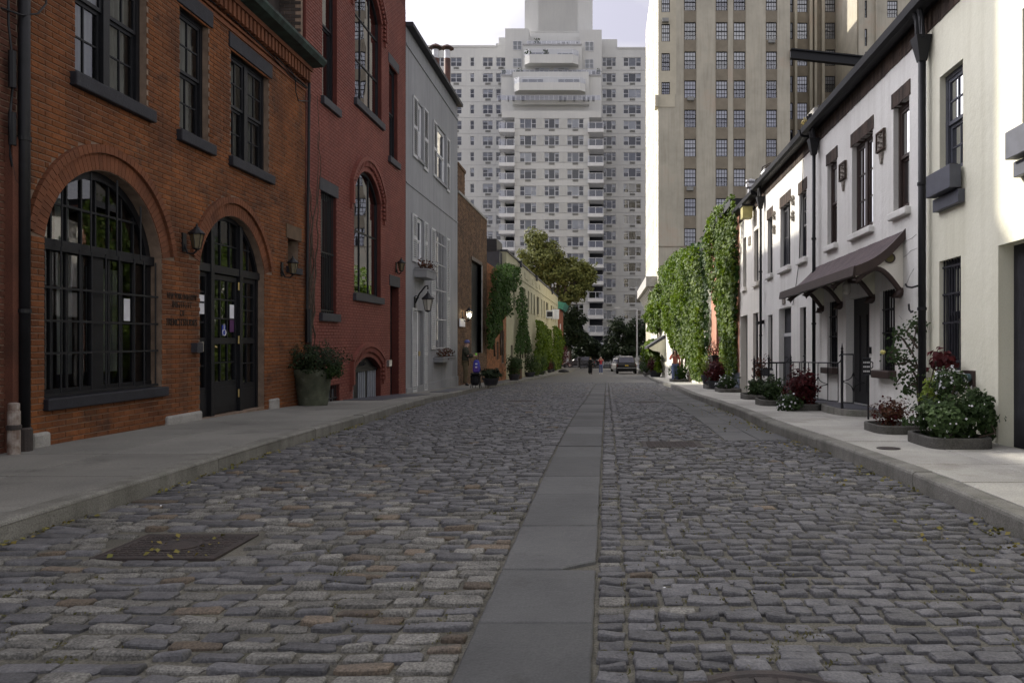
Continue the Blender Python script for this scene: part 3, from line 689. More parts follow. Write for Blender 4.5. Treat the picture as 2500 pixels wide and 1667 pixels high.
for r0, n in ((0.32, 26), (0.24, 20), (0.16, 13), (0.08, 7)):
    for i in range(n):
        a, b = 2 * math.pi * (i + 0.12) / n, 2 * math.pi * (i + 0.88) / n; q = lambda an, r, zz: (MANH[0] + r * math.cos(an), MANH[1] + r * math.sin(an), z + zz)
        mb.hexa([q(a, r0, 0.001), q(b, r0, 0.001), q(b, r0 + 0.055, 0.001), q(a, r0 + 0.055, 0.001), q(a, r0, 0.012), q(b, r0, 0.012), q(b, r0 + 0.055, 0.012), q(a, r0 + 0.055, 0.012)])
mb.build('tread', m_iron, t, kind='stuff')

# moss and grass in the joints, fallen leaves along the kerbs
m_moss = leaf_mat('joint grass', (0.085, 0.09, 0.035), (0.13, 0.115, 0.06))
P = []; N = []
for _ in range(3400):
    yv = 2.2 + 20 * random.random() ** 1.7; x = random.uniform(kl(yv) + 0.03, kr(yv) - 0.03); sx = strip_x(yv)
    if sx[0] - 0.02 < x < sx[1] + 0.01 or in_blue(x, yv) or blocked(x, x, yv, yv): continue
    if mnoise.noise(Vector((x * 1.1, yv * 0.9, 5))) + (0.25 if x > 0 else 0.0) < 0.08: continue
    for q in range(7): P.append((x + random.gauss(0, 0.03), yv + random.gauss(0, 0.016), G(yv) + 0.002 + 0.006 * random.random())); N.append((random.gauss(0, 1), -0.6, 0.3))
leaves_mesh('joint_grass', P, N, 0.013, m_moss, None, 0.4, 0.1, 1.9, kind='stuff', label='tufts of grass and moss between the cobbles')['category'] = 'grass'
m_fall = leaf_mat('fallen leaves', (0.22, 0.17, 0.05), (0.11, 0.12, 0.03), 0.1)
P = []; N = []
for _ in range(1500):
    side = random.random() < 0.62
    yv = 2.6 + 16 * random.random() ** 1.5
    if mnoise.noise(Vector((yv * 0.9, 7 if side else 2, 0))) < -0.12: continue
    e = abs(random.gauss(0, 0.10)) + 0.02
    if side and random.random() < 0.3: e = random.uniform(0, 0.7)
    x = kr(yv) - e if side else kl(yv) + e * 0.6
    P.append((x, yv, G(yv) + 0.018)); N.append((random.gauss(0, 0.2), random.gauss(0, 0.2), 1))
for _ in range(16):
    yv = random.uniform(3, 14); P.append((random.uniform(kl(yv), kr(yv)), yv, G(yv) + 0.03)); N.append((0, 0, 1))
for _ in range(24): P.append((random.uniform(-3, -2.3), random.uniform(4.6, 5.2), G(5) + 0.018)); N.append((0, 0, 1))
leaves_mesh('fallen_leaves', P, N, 0.036, m_fall, None, 0.35, 0.18, 1.3, kind='stuff', label='dry leaves fallen along the kerbs')['category'] = 'leaves'
P = [(x, yv, G(yv) + 0.026) for x, yv in ((-0.95, 6.9), (-3.35, 6.0), (0.3, 4.05), (2.05, 7.2), (-2.5, 6.6))]
leaves_mesh('paper_scraps', P, [(0, 0, 1)] * len(P), 0.024, m_paper, None, 0.4, 0.05, 1.6, kind='stuff', label='small white scraps of litter on the cobbles')['category'] = 'litter'
# steel plates set flush in the left sidewalk
def plate(px0, px1, name, label, d0, d1):
    u0, u1 = FL.U(px0), FL.U(px1); mb = MB(); n = 6
    for i in range(n):
        a, b = u0 + (u1 - u0) * i / n, u0 + (u1 - u0) * (i + 1) / n; x0, x1 = XL + d0, XL + d1
        mb.hexa([(x0, a, SW(a) - 0.04), (x1, a, SW(a) - 0.04), (x1, b, SW(b) - 0.04), (x0, b, SW(b) - 0.04), (x0, a, SW(a) + 0.012), (x1, a, SW(a) + 0.012), (x1, b, SW(b) + 0.012), (x0, b, SW(b) + 0.012)])
    tag(mb.build(name, m_steel), label, 'hatch')
plate(833, 968, 'cellar_hatch', 'dark steel cellar hatch in the sidewalk before the red house gate', 0.04, 0.95)
plate(1010, 1075, 'cellar_hatch', 'small dark steel hatch in the sidewalk before the grey house', 0.5, 1.1)
plate(1166, 1196, 'cellar_hatch', 'dark steel plate in the sidewalk beside the black cart', 0.3, 1.0)
tag(MB().lathe((2.95, 8.3, SW(8.3)), [(0.12, -0.02), (0.12, 0.004), (0.01, 0.005)], 20).build('valve_cover', m_iron), 'small dark valve cover set in the right sidewalk', 'cover')

# ================================================================== LEFT SIDE
def lamp_lantern(name, label, fa, u, v, h, reach, gm, glow=None, big=False):
    """wall lantern: back plate, curled arm, tapered glazed body with cap and finial"""
    t = thing(name, label, 'lantern', tuple(fa.P(u, v - h * 0.5, 0)))
    mb = MB(); c = fa.P(u, v, 0); out = Vector((fa.s, 0, 0)); up = Vector((0, 0, 1)); w0 = h * 0.16
    mb.fbox(fa, u - h * 0.11, u + h * 0.11, v - h * 0.45, v + h * 0.18, 0.0, 0.03); mb.build('back_plate', m_black, t)
    tip = c + out * reach - up * h * 0.36
    if big: pts = [c + out * 0.02 - up * h * 0.1, c + out * reach * 0.35 + up * h * 0.30, c + out * reach * 0.8 + up * h * 0.62, c + out * reach + up * h * 0.66, c + out * reach + up * h * 0.5]
    else: pts = [c + out * 0.02 - up * h * 0.2, c + out * reach * 0.35 - up * h * 0.50, c + out * reach * 0.75 - up * h * 0.52, tip - up * 0.02, tip]
    MB().tube(pts, h * 0.035, 8).build('arm', m_black, t, smooth=True)
    if big:
        sp = [c + out * (0.04 + 0.09 * math.cos(a * 0.9) * (1 - a / 9)) + up * (0.12 * h + 0.09 * math.sin(a * 0.9) * (1 - a / 9)) for a in np.linspace(0, 8, 24)]
        MB().tube(sp, 0.012, 6).build('scroll', m_black, t, smooth=True)
    b = tip if not big else c + out * reach - up * h * 0.42
    r0, r1 = h * 0.12, h * 0.22; H = h * 0.5; n = 6
    cor = lambda r, z, k: b + Vector((r * math.cos(2 * math.pi * (k + 0.5) / n), r * math.sin(2 * math.pi * (k + 0.5) / n), z))
    mb = MB(); mb.lathe(b, [(h * 0.03, -0.05 * h), (r0 * 1.05, 0.0), (r0 * 1.05, 0.03 * h)], n)
    for k in range(n):
        a0, a1 = cor(r0, 0.02 * h, k), cor(r1, H, k); mb.tube([a0, a1], h * 0.014, 4)
    mb.lathe(b + up * H, [(r1 * 1.25, 0.0), (r1 * 1.25, 0.03 * h), (r1 * 0.9, 0.10 * h), (r1 * 0.45, 0.19 * h), (r1 * 0.4, 0.22 * h), (r1 * 0.14, 0.27 * h), (r1 * 0.16, 0.30 * h), (0.002, 0.36 * h)], 10)
    mb.build('cage', m_black, t)
    for k in range(n): MB().quad(cor(r0 * 0.96, 0.03 * h, k), cor(r0 * 0.96, 0.03 * h, k + 1), cor(r1 * 0.96, H - 0.005, k + 1), cor(r1 * 0.96, H - 0.005, k)).build('pane', gm, t)
    if glow:
        MB().lathe(b + up * H * 0.25, [(0.01, 0), (h * 0.09, H * 0.2), (h * 0.1, H * 0.4), (0.02, H * 0.6)], 10).build('bulb', glow, t)
    return t
m_amber = mat('amber glass', (0.13, 0.105, 0.06), 0.25, 0.2, 20, spec=0.6)
m_milk = mat('pale lamp glass', (0.50, 0.48, 0.42), 0.2, 0.1, 10, spec=0.6)

# ---- brown brick house at the left edge
t = thing('brick_house', 'dark brown brick house cut by the left edge of the picture', 'house', (XL - 2, 6, SW(6)))
u1 = FL.U(46); fa = Fac(XL - 0.02, 0.0087)
mb = wall_mesh(fa, [(3.0, -1), (u1, -1), (u1, 10.5), (3.0, 10.5)], [], 0.1); shell(mb, fa, 3.0, u1, -1, 10.5, 9); mb.build('wall', m_mortar, t)
lay_bricks(fa, brick_rects(6.2, u1, 0.1, 7.6, lambda v: []), m_brickA, t, 0.010, 300)
slab(fa, (FL.U(14), u1, -0.5, 3.35), 0.0, 0.09, 'pilaster', m_brickA, t)
# utility pipes on it
t = thing('vent_pipe', 'white painted rusty standpipe beside the black downpipe', 'pipe', tuple(FL.P(FL.U(32), 0.2, 0.1)))
pc = Vector((XL + 0.16, F * (XL + 0.16) / (34 - VX), 0)); zb = SW(pc.y)
MB().lathe((pc.x, pc.y, zb), [(0.056, -0.05), (0.056, 0.42), (0.05, 0.43), (0.05, 0.50), (0.02, 0.51)], 16).build('pipe', mat('peeling white paint', (0.36, 0.33, 0.30), 0.8, scale=12, col2=(0.12, 0.07, 0.05)), t)
MB().lathe((pc.x, pc.y, zb), [(0.06, 0.24), (0.066, 0.245), (0.066, 0.285), (0.06, 0.29)], 16).build('clamp', m_iron, t)
t = thing('cable', 'black cable with two ribbed fittings hanging down the brown brick corner', 'cable', tuple(FL.P(FL.U(10), 2.5, 0.05)))
q = lambda px, py, d=0.06: FL.P(*FL.uv(px, py), d)
MB().tube([q(5, -60), q(6, 60), q(14, 130), q(16, 215), q(8, 300), q(10, 380), q(22, 440), q(48, 470)], 0.012, 6).build('wire', m_black, t, smooth=True)
for ya, yb in ((125, 215), (275, 355)):
    MB().tube([q(15, ya), q(15.5, yb)], 0.035, 8).build('fitting', m_black, t)
MB().tube([q(-10, 20, 0.05), q(25, 38, 0.12), q(55, 34, 0.16), q(80, 10, 0.14), q(90, -30, 0.1)], 0.01, 6).build('loop', m_black, t, smooth=True)
t = thing('downpipe', 'tall black downpipe between the brown and the orange brick houses', 'downpipe', tuple(FL.P(FL.U(58), 0.2, 0.1)))
c = Vector((XL + 0.09, F * (XL + 0.09) / (59 - VX), 0)); MB().lathe((c.x, c.y, SW(c.y)), [(0.055, 0.0), (0.055, 7.0)], 14).build('pipe', m_black, t, smooth=True)
MB().lathe((c.x, c.y, SW(c.y)), [(0.075, 0.0), (0.075, 0.22), (0.06, 0.24)], 14).build('boot', m_iron, t)
for z in (1.4, 3.15, 5.0): MB().lathe((c.x, c.y, SW(c.y) + z), [(0.066, 0), (0.066, 0.04)], 14).build('bracket', m_black, t)

# ---- orange brick carriage house
B = thing('carriage_house', 'orange brick carriage house with two arched openings and copper gutter', 'house', (XL - 2, 12, SW(12)))
bu0, bu1 = FL.U(72), FL.U(745)
vt = FL.V(745, 165)
ARC = []
a1u0, a1u1 = FL.U(107), FL.U(395); vs1 = CH + 1.17 - 0.0087 * 9.6
a2u0, a2u1 = FL.U(487), FL.U(645); vs2 = CH + 1.25 - 0.0087 * 12.9
sill1 = FL.V(250, 960); fl2 = SW(12.9) - 0.0087 * 12.9 + 0.02
lp1, arc1 = arch_loop(a1u0, a1u1, sill1, vs1, 0.93); lp2, arc2 = arch_loop(a2u0, a2u1, fl2, vs2, 0.84)
W1 = FL.rect(358, -40, 284, 182); W1 = (W1[0], W1[1], FL.V(184, 180), vt - 0.55)
W2 = (FL.U(438), FL.U(509), FL.V(509, 353), FL.V(515, 70)); W3 = (FL.U(563), FL.U(656), FL.V(656, 428), FL.V(656, 190))
W4 = (FL.U(702), FL.U(728), FL.V(715, 653), FL.V(715, 585))
holes = [lp1, lp2] + [rloop(r) for r in (W1, W2, W3, W4)]
mb = wall_mesh(FL, [(bu0, -1.0), (bu1, -1.0), (bu1, vt), (bu0, vt)], holes, 0.34); shell(mb, FL, bu0, bu1, -1, vt, 9); mb.build('wall', m_mortar, B)
def cutsB(v):
    cs = [(r[0], r[1]) for r in (W1, W2, W3, W4) if r[2] < v < r[3]]
    for (cu, cv, R, a0), lo, u0_, u1_ in ((arc1, sill1, a1u0, a1u1), (arc2, fl2, a2u0, a2u1)):
        vs_ = vs1 if lo == sill1 else vs2; Ro = R + 0.31
        if lo < v < vs_: cs.append((u0_, u1_))
        elif vs_ <= v < cv + Ro: h = math.sqrt(max(0, Ro * Ro - (v - cv) ** 2)); cs.append((cu - h, cu + h))
    return cs
lay_bricks(FL, brick_rects(bu0 + 0.01, bu1 - 0.01, 0.02, vt, cutsB), m_brickB, B, 0.010, 300, seen=lambda r: r[2] > 0.3)
for arc, n in ((arc1, 46), (arc2, 44)):
    arch_bricks(FL, arc, arc[2] + 0.005, arc[2] + 0.20, n, m_brickArch, B, 0.012)
    arch_bricks(FL, arc, arc[2] + 0.205, arc[2] + 0.30, n, m_brickArch, B, 0.055, 'hood_brick')
# bands, dentils and gutter at the eave
for a, b, d in ((0.50, 0.44, 0.03), (0.40, 0.36, 0.045)): slab(FL, (bu0, bu1, vt - a, vt - b), 0, d, 'string_course', m_brickArch, B)
me = None; n = int((bu1 - bu0) / 0.145)
for i in range(n):
    u = bu0 + (i + 0.5) * (bu1 - bu0) / n
    o = MB().fbox(FL, u - 0.04, u + 0.04, vt - 0.32, vt - 0.10, 0.0, 0.13).build('dentil', m_brickArch, B)
slab(FL, (bu0, bu1, vt - 0.10, vt - 0.02), 0, 0.16, 'string_course', m_brickArch, B)
P = FL.P; mb = MB(); prof = [(0.0, -0.02), (0.36, 0.02), (0.42, 0.10), (0.42, 0.15), (0.38, 0.15), (0.30, 0.10), (0.0, 0.16)]
mb.prism([P(bu0, vt + v, d) for d, v in prof], P(bu1 + 0.05, vt, 0) - P(bu0, vt, 0)); mb.build('gutter', m_copper, B)
# stone base blocks
for pa, pb, y0, y1 in ((72, 113, 1052, 1120), (402, 486, 1002, 1050), (655, 676, 971, 1000)):
    pm = pb; r = (FL.U(pa), FL.U(pb), FL.V(pm, y1) - 0.1, FL.V(pm, y0)); slab(FL, r, -0.05, 0.06, 'base_stone', m_stone, B, 0.03)
# big arched window with bars
D = -0.15; mb = MB()
def arc_bar(mb, arc, r0, r1, d0, d1, n=22):
    cu, cv, R, a0 = arc
    for i in range(n):
        a, b = a0 - 2 * a0 * i / n, a0 - 2 * a0 * (i + 1) / n; q = lambda an, r, d: FL.P(cu + r * math.sin(an), cv + r * math.cos(an), d)
        mb.hexa([q(a, r0, d0), q(b, r0, d0), q(b, r1, d0), q(a, r1, d0), q(a, r0, d1), q(b, r0, d1), q(b, r1, d1), q(a, r1, d1)])
def arc_h(arc, u, r): cu, cv, R, a0 = arc; return cv + math.sqrt(max(0, r * r - (u - cu) ** 2))
arc_bar(mb, arc1, arc1[2] - 0.10, arc1[2], D - 0.06, D)
mb.fbox(FL, a1u0, a1u0 + 0.10, sill1, vs1, D - 0.06, D); mb.fbox(FL, a1u1 - 0.10, a1u1, sill1, vs1, D - 0.06, D)
mb.fbox(FL, a1u0, a1u1, vs1 - 0.10, vs1 + 0.02, D - 0.08, D + 0.05); mb.fbox(FL, a1u0, a1u1, sill1, sill1 + 0.09, D - 0.06, D + 0.01)
um = (a1u0 + a1u1) / 2; mb.fbox(FL, um - 0.10, um + 0.10, sill1 + 0.09, vs1 - 0.10, D - 0.06, D + 0.01)
win = mb.build('window', m_black, B)
ncol = 8; us = [a1u0 + 0.10 + (a1u1 - a1u0 - 0.20) * i / ncol for i in range(ncol + 1)]
for i in range(ncol):
    a, b = us[i] + 0.02, us[i + 1] - 0.02; vtop = arc_h(arc1, (a + b) / 2 + (0.05 if (a + b) / 2 > um else -0.05), arc1[2] - 0.10)
    if vtop > vs1 + 0.05: MB().quad(FL.P(a, vs1 + 0.02, D - 0.04), FL.P(b, vs1 + 0.02, D - 0.04), FL.P(b, arc_h(arc1, b, arc1[2] - 0.1), D - 0.04), FL.P(a, arc_h(arc1, a, arc1[2] - 0.1), D - 0.04)).build('pane', g_clear, win)
    if um - 0.1 < (a + b) / 2 < um + 0.1: continue
    for k in range(4):
        h = (vs1 - 0.10 - sill1 - 0.09) / 4; v0 = sill1 + 0.09 + k * h
        MB().quad(FL.P(a, v0 + 0.012, D - 0.04), FL.P(b, v0 + 0.012, D - 0.04), FL.P(b, v0 + h - 0.012, D - 0.04), FL.P(a, v0 + h - 0.012, D - 0.04)).build('pane', g_clear, win)
for i in range(1, ncol):
    vtop = arc_h(arc1, us[i], arc1[2] - 0.05)
    MB().fbox(FL, us[i] - 0.012, us[i] + 0.012, vs1, vtop, D - 0.055, D - 0.02).build('glazing_bar', m_black, win)
    if abs(us[i] - um) > 0.05: MB().fbox(FL, us[i] - 0.022, us[i] + 0.022, sill1 + 0.05, vs1 - 0.08, D - 0.055, D - 0.02).build('glazing_bar', m_black, win)
MB().fbox(FL, a1u0 + 0.05, a1u1 - 0.05, vs1 + 0.42, vs1 + 0.445, D - 0.05, D - 0.015).build('glazing_bar', m_black, win)
gr = slab(FL, (a1u0 + 0.03, a1u1 - 0.03, sill1 + 0.02, sill1 + 0.05), -0.05, -0.03, 'grille', m_black, B)
for k in range(3):
    v = FL.V(112, [863, 782, 699][k]); MB().fbox(FL, a1u0 + 0.02, a1u1 - 0.02, v - 0.012, v + 0.012, -0.055, -0.035).build('grille_rail', m_black, gr)
for i in range(9):
    u = a1u0 + 0.07 + (a1u1 - a1u0 - 0.14) * i / 8
    if i in (2, 6): u += 0.05
    MB().tube([FL.P(u, sill1 + 0.02, -0.045), FL.P(u, vs1 - 0.06, -0.045)], 0.010, 6).build('grille_bar', m_black, gr)
for i in range(4):
    u = a1u0 + 0.35 + 0.5 * i; MB().tube([FL.P(u, vs1 - 0.06, -0.045), FL.P(u, arc_h(arc1, u, arc1[2] - 0.03), -0.045)], 0.011, 6).build('grille_bar', m_black, gr)
slab(FL, (a1u0 - 0.02, a1u1 + 0.06, FL.V(250, 985), sill1 + 0.005), -0.3, 0.07, 'sill', m_navy, B, 0.012)
m_room = mat('lit room wall', (0.30, 0.31, 0.29), 0.9, 0.25, 1.3)
for a, b, c, d in ((8.75, 9.05, 0.9, 2.3), (9.2, 9.45, 0.9, 2.3), (9.75, 10.35, 0.9, 2.2)): drape(FL, (a, b, c, d), D - 0.2, m_curtain, win, 0.02)
for a, b, c, d in ((9.62, 9.86, vs1 + 0.08, vs1 + 0.62), (8.9, 9.4, vs1 + 0.05, vs1 + 0.35)): drape(FL, (a, b, c, d), D - 0.5, m_room, win, 0.01)
for px0, px1, y0, y1 in ((308, 323, 726, 782), (234, 243, 792, 852)):
    u0, u1 = FL.U(px0) * 1.025, FL.U(px1) * 1.025; MB().quad(FL.P(u0, FL.V(px0, y1), D - 0.03), FL.P(u1, FL.V(px0, y1), D - 0.03), FL.P(u1, FL.V(px0, y0), D - 0.03), FL.P(u0, FL.V(px0, y0), D - 0.03)).build('notice', m_paper, win)
# arched doorway
D = -0.11; mb = MB(); uA, uB = FL.U(531), FL.U(600)
arc_bar(mb, arc2, arc2[2] - 0.07, arc2[2], D - 0.06, D); mb.fbox(FL, a2u0, a2u0 + 0.06, fl2, vs2, D - 0.06, D); mb.fbox(FL, a2u1 - 0.06, a2u1, fl2, vs2, D - 0.06, D)
mb.fbox(FL, a2u0, a2u1, vs2 - 0.10, vs2 + 0.02, D - 0.07, D + 0.03)
for u in (uA, uB): mb.fbox(FL, u - 0.05, u + 0.05, fl2, arc_h(arc2, u, arc2[2] - 0.03), D - 0.07, D + 0.04)
df = mb.build('door_frame', m_black, B)
def glazed(fa, a, b, v0, v1, D, cols, rows, parent, name, panel=0.55, mid=None, gm=g_clear, fm=m_black, st=0.08):
    mb = MB(); mb.fbox(fa, a, b, v0, v0 + panel, D - 0.05, D); mb.fbox(fa, a, b, v1 - st, v1, D - 0.05, D); mb.fbox(fa, a, a + st, v0 + panel, v1 - st, D - 0.05, D); mb.fbox(fa, b - st, b, v0 + panel, v1 - st, D - 0.05, D)
    if panel > 0.3: mb.fbox(fa, a + st, b - st, v0 + 0.10, v0 + panel - 0.09, D, D + 0.012)
    secs = [(v0 + panel, v1 - st)] if mid is None else [(v0 + panel, mid - 0.05), (mid + 0.05, v1 - st)]
    if mid is not None: mb.fbox(fa, a + st, b - st, mid - 0.05, mid + 0.05, D - 0.05, D)
    o = mb.build(name, fm, parent)
    for si, (c, d) in enumerate(secs):
        rr = rows if mid is None else rows[si]
        for i in range(cols):
            for k in range(rr):
                x0, x1 = a + st + (b - a - 2 * st) * i / cols, a + st + (b - a - 2 * st) * (i + 1) / cols; y0, y1 = c + (d - c) * k / rr, c + (d - c) * (k + 1) / rr
                MB().quad(fa.P(x0 + 0.012, y0 + 0.012, D - 0.03), fa.P(x1 - 0.012, y0 + 0.012, D - 0.03), fa.P(x1 - 0.012, y1 - 0.012, D - 0.03), fa.P(x0 + 0.012, y1 - 0.012, D - 0.03)).build('pane', gm, o)
        bars = MB()
        for i in range(1, cols): x = a + st + (b - a - 2 * st) * i / cols; bars.fbox(fa, x - 0.012, x + 0.012, c, d, D - 0.045, D - 0.01)
        for k in range(1, rr): yv = c + (d - c) * k / rr; bars.fbox(fa, a + st, b - st, yv - 0.012, yv + 0.012, D - 0.044, D - 0.011)
        if bars.v: bars.build('glazing_bar', fm, o)
    return o
mid = FL.V(545, 832)
glazed(FL, a2u0 + 0.06, uA - 0.05, fl2, vs2 - 0.10, D - 0.02, 2, (2, 4), B, 'side_light', 0.45, mid)
glazed(FL, uB + 0.05, a2u1 - 0.06, fl2, vs2 - 0.10, D - 0.02, 2, (2, 4), B, 'side_light', 0.45, mid)
door = glazed(FL, uA + 0.05, uB - 0.05, fl2 + 0.02, vs2 - 0.12, D - 0.01, 3, (2, 3), B, 'door', 0.50, mid)
for yv in (700, 830, 960): MB().tube([FL.P(uB - 0.06, FL.V(597, yv) - 0.06, D + 0.02), FL.P(uB - 0.06, FL.V(597, yv) + 0.07, D + 0.02)], 0.014, 6).build('hinge', m_brass, door)
MB().lathe(FL.P(uA + 0.10, mid - 0.10, D + 0.03), [(0.0, -0.02), (0.03, 0), (0.0, 0.03)], 10).build('knob', m_brass, door)
lite = [a2u0 + 0.07, (a2u0 + uA) / 2, uA - 0.05, uA + 0.05, uA + (uB - uA) * 0.36, uA + (uB - uA) * 0.68, uB - 0.05, uB + 0.05, (uB + a2u1) / 2, a2u1 - 0.07]
for a, b in zip(lite[:-1], lite[1:]):
    if abs(b - a - 0.1) < 0.004: continue
    for lo, hi in ((0.03, 0.36), (0.38, 2)):
        c0, c1 = min(arc_h(arc2, a, arc2[2] - 0.07), vs2 + hi), min(arc_h(arc2, b, arc2[2] - 0.07), vs2 + hi)
        if max(c0, c1) > vs2 + lo + 0.03: MB().quad(FL.P(a + 0.01, vs2 + lo, D - 0.03), FL.P(b - 0.01, vs2 + lo, D - 0.03), FL.P(b - 0.01, max(c1, vs2 + lo), D - 0.03), FL.P(a + 0.01, max(c0, vs2 + lo), D - 0.03)).build('pane', g_clear, df)
for u in lite[1:-1]:
    MB().fbox(FL, u - 0.011, u + 0.011, vs2, arc_h(arc2, u, arc2[2] - 0.05), D - 0.045, D - 0.01).build('glazing_bar', m_black, df)
MB().fbox(FL, a2u0 + 0.1, a2u1 - 0.1, vs2 + 0.36, vs2 + 0.38, D - 0.045, D - 0.012).build('glazing_bar', m_black, df)
# notices on the glass, access sign
def sheet(fa, px0, px1, y0, y1, d, m, parent, name='notice', kx=1.0):
    u0, u1 = fa.U(px0) * kx, fa.U(px1) * kx; va, vb = fa.V(px0, y1), fa.V(px0, y0)
    return MB().fbox(fa, u0, u1, va, vb, d - 0.003, d).build(name, m, parent)
m_purple = mat('purple print', (0.09, 0.03, 0.10), 0.7); m_blue = mat('sign blue', (0.03, 0.05, 0.32), 0.5); m_ink = mat('dark ink', (0.02, 0.02, 0.03), 0.8)
kx = 1.018
sheet(FL, 490, 503, 717, 765, D - 0.025, m_paper, df, 'notice', kx); sheet(FL, 490, 502, 733, 738, D - 0.02, m_ink, df, 'printed_band', kx)
sheet(FL, 565, 577, 742, 776, D - 0.025, m_paper, door, 'notice', kx); sheet(FL, 565, 577, 779, 810, D - 0.025, m_purple, door, 'notice', kx)
sheet(FL, 546, 555, 793, 819, D - 0.025, m_blue, door, 'access_sign', kx)
uc = FL.U(550.5) * kx; vc = FL.V(550, 808)
MB().tube([FL.P(uc + 0.06 * math.cos(a) - 0.005, vc - 0.02 + 0.05 * math.sin(a), D - 0.015) for a in np.linspace(2.2, 6.6, 14)], 0.007, 5).tube([FL.P(uc - 0.01, vc + 0.09, D - 0.015), FL.P(uc - 0.01, vc + 0.02, D - 0.015), FL.P(uc + 0.035, vc + 0.015, D - 0.015), FL.P(uc + 0.05, vc - 0.04, D - 0.015)], 0.008, 5).tube([FL.P(uc - 0.012, vc + 0.10, D - 0.015), FL.P(uc - 0.012, vc + 0.112, D - 0.015)], 0.013, 6).build('access_symbol', m_paper, door)
for s, x0, x1, y0, y1 in (('NEW YORK UNIVERSITY', 406, 478, 717, 731), ('INSTITUTE', 419, 466, 736, 752), ('OF', 437, 449, 757, 771), ('FRENCH STUDIES', 405, 479, 778, 795)):
    text(FL, s, x0, x1, y0, y1, mat('brown lettering', (0.035, 0.022, 0.016), 0.8), B, 0.012, bold=False)
# upper windows
for r, mull, cols in ((W1, 1, 2), (W2, 0, 2), (W3, 1, 2)):
    window(FL, r, B, m_black, g_clear, 0.09, 0.07, cols, 2, 2, mull, m_curtain)
    slab(FL, (r[0] - 0.09, r[1] + 0.09, r[2] - 0.16, r[2]), -0.2, 0.09, 'sill', m_navy, B, 0.015)
    slab(FL, (r[0] - 0.09, r[1] + 0.09, r[3], r[3] + 0.24), -0.2, 0.035, 'lintel', m_navy, B, 0.01)
window(FL, W4, B, m_black, g_dark, 0.22, 0.04, 1, 1, 1); slab(FL, (W4[0] - 0.1, W4[1] + 0.1, W4[3], W4[3] + 0.26), -0.2, 0.03, 'lintel', mat('brownstone', (0.12, 0.08, 0.05), 0.9, 0.2, 5), B); slab(FL, (W4[0] - 0.08, W4[1] + 0.08, W4[2] - 0.12, W4[2]), -0.2, 0.06, 'sill', m_navy, B)
bx = slab(FL, (FL.U(465), FL.U(479), FL.V(472, 860), FL.V(472, 837)), 0.0, 0.10, 'intercom', m_lintel, B); slab(FL, (FL.U(486), FL.U(491), FL.V(488, 858), FL.V(488, 834)), 0.0, 0.04, 'card_reader', m_galv, B)
t = thing('eave_cable', 'black cables sagging under the copper gutter of the orange house', 'cable', tuple(FL.P(13, vt - 0.8, 0.05)))
for pts in ([(500, -2), (560, 40), (640, 108), (690, 152), (715, 190), (716, 225), (722, 246), (750, 248)], [(520, -4), (580, 46), (650, 118), (700, 175), (735, 205), (745, 215)], [(540, 28), (600, 82), (660, 140), (705, 188), (742, 215)]):
    MB().tube([q(a, b, 0.05) for a, b in pts], 0.011, 5).build('wire', m_black, t, smooth=True)
lamp_lantern('wall_lantern', 'black wall lantern left of the arched glass door', FL, FL.U(446), FL.V(446, 582), 0.42, 0.20, m_amber)
lamp_lantern('wall_lantern', 'black wall lantern beside the small dark window', FL, FL.U(686), FL.V(686, 650), 0.40, 0.22, m_amber)
# conduit and bare vine between the orange and red houses
t = thing('conduit', 'dark conduit with long junction box between the orange and red houses', 'pipe', tuple(FL.P(FL.U(742), 0, 0.05)))
MB().tube([q(748, 150), q(746, 420), q(744, 520), q(742, 760)], 0.03, 8).build('pipe', m_black, t); MB().tube([q(742, 755, 0.09), q(742, 835, 0.09)], 0.06, 6).build('junction_box', m_black, t)
t = thing('bare_vine', 'leafless brown vine climbing the joint beside the red house', 'vine', tuple(FL.P(FL.U(752), 0, 0.05)))
rv = random.Random(3)
for s_ in range(9):
    px = 748 + rv.uniform(0, 6); pts = []; py = 905
    top = rv.choice([220, 320, 440, 520, 600])
    while py > top:
        pts.append(q(px, py, 0.05 + rv.uniform(0, 0.05))); px += rv.gauss(0, 3) + (0.8 if s_ > 4 else 0.05); px = min(max(px, 746), 790); py -= rv.uniform(22, 40)
    MB().tube(pts, [0.022 * (1 - 0.8 * i / len(pts)) for i in range(len(pts))], 5).build('stem', m_bark, t)

# ---- red painted brick house
R_ = thing('red_house', 'tall red painted brick house with arched windows and slate lintels', 'house', (XL - 3, 20, SW(20)))
ru0, ru1 = FL.U(746), FL.U(990); RT = 14.6
H1 = FL.rect(786, -140, 236, 822); H3 = (FL.U(949), FL.U(970), FL.V(949, 382), FL.V(949, 153)); H4 = (FL.U(782), FL.U(820), FL.V(782, 764), FL.V(782, 464))
def aw(px0, px1, yb, ytop, pxt, rise):
    u0, u1 = FL.U(px0), FL.U(px1); v0 = FL.V(px0, yb); vtop = FL.V(pxt, ytop); return (u0, u1, v0, vtop - rise, rise)
A2 = (FL.U(866), FL.U(931), FL.V(866, 240), FL.V(931, 62), 0.62); A5 = (FL.U(864), FL.U(929), FL.V(864, 716), FL.V(929, 500), 0.62)
A6 = (FL.U(861), FL.U(929), SW(20) - 0.35, FL.V(929, 900), 0.34)
door3 = (FL.U(952), FL.U(973), SW(23) - 0.2 - 0.06, FL.V(952, 697)); bas = (FL.U(790), FL.U(828), SW(18) - 0.4, FL.V(828, 938))
H7 = (H1[0], H1[1], H1[3] + 1.4, H1[3] + 3.4); H8 = (H3[0], H3[1], FL.V(960, -30) + 0.3, FL.V(960, -30) + 2.2)
arcs = {}
hl = [rloop(r) for r in (H1, H3, H4, door3, bas, H8)]
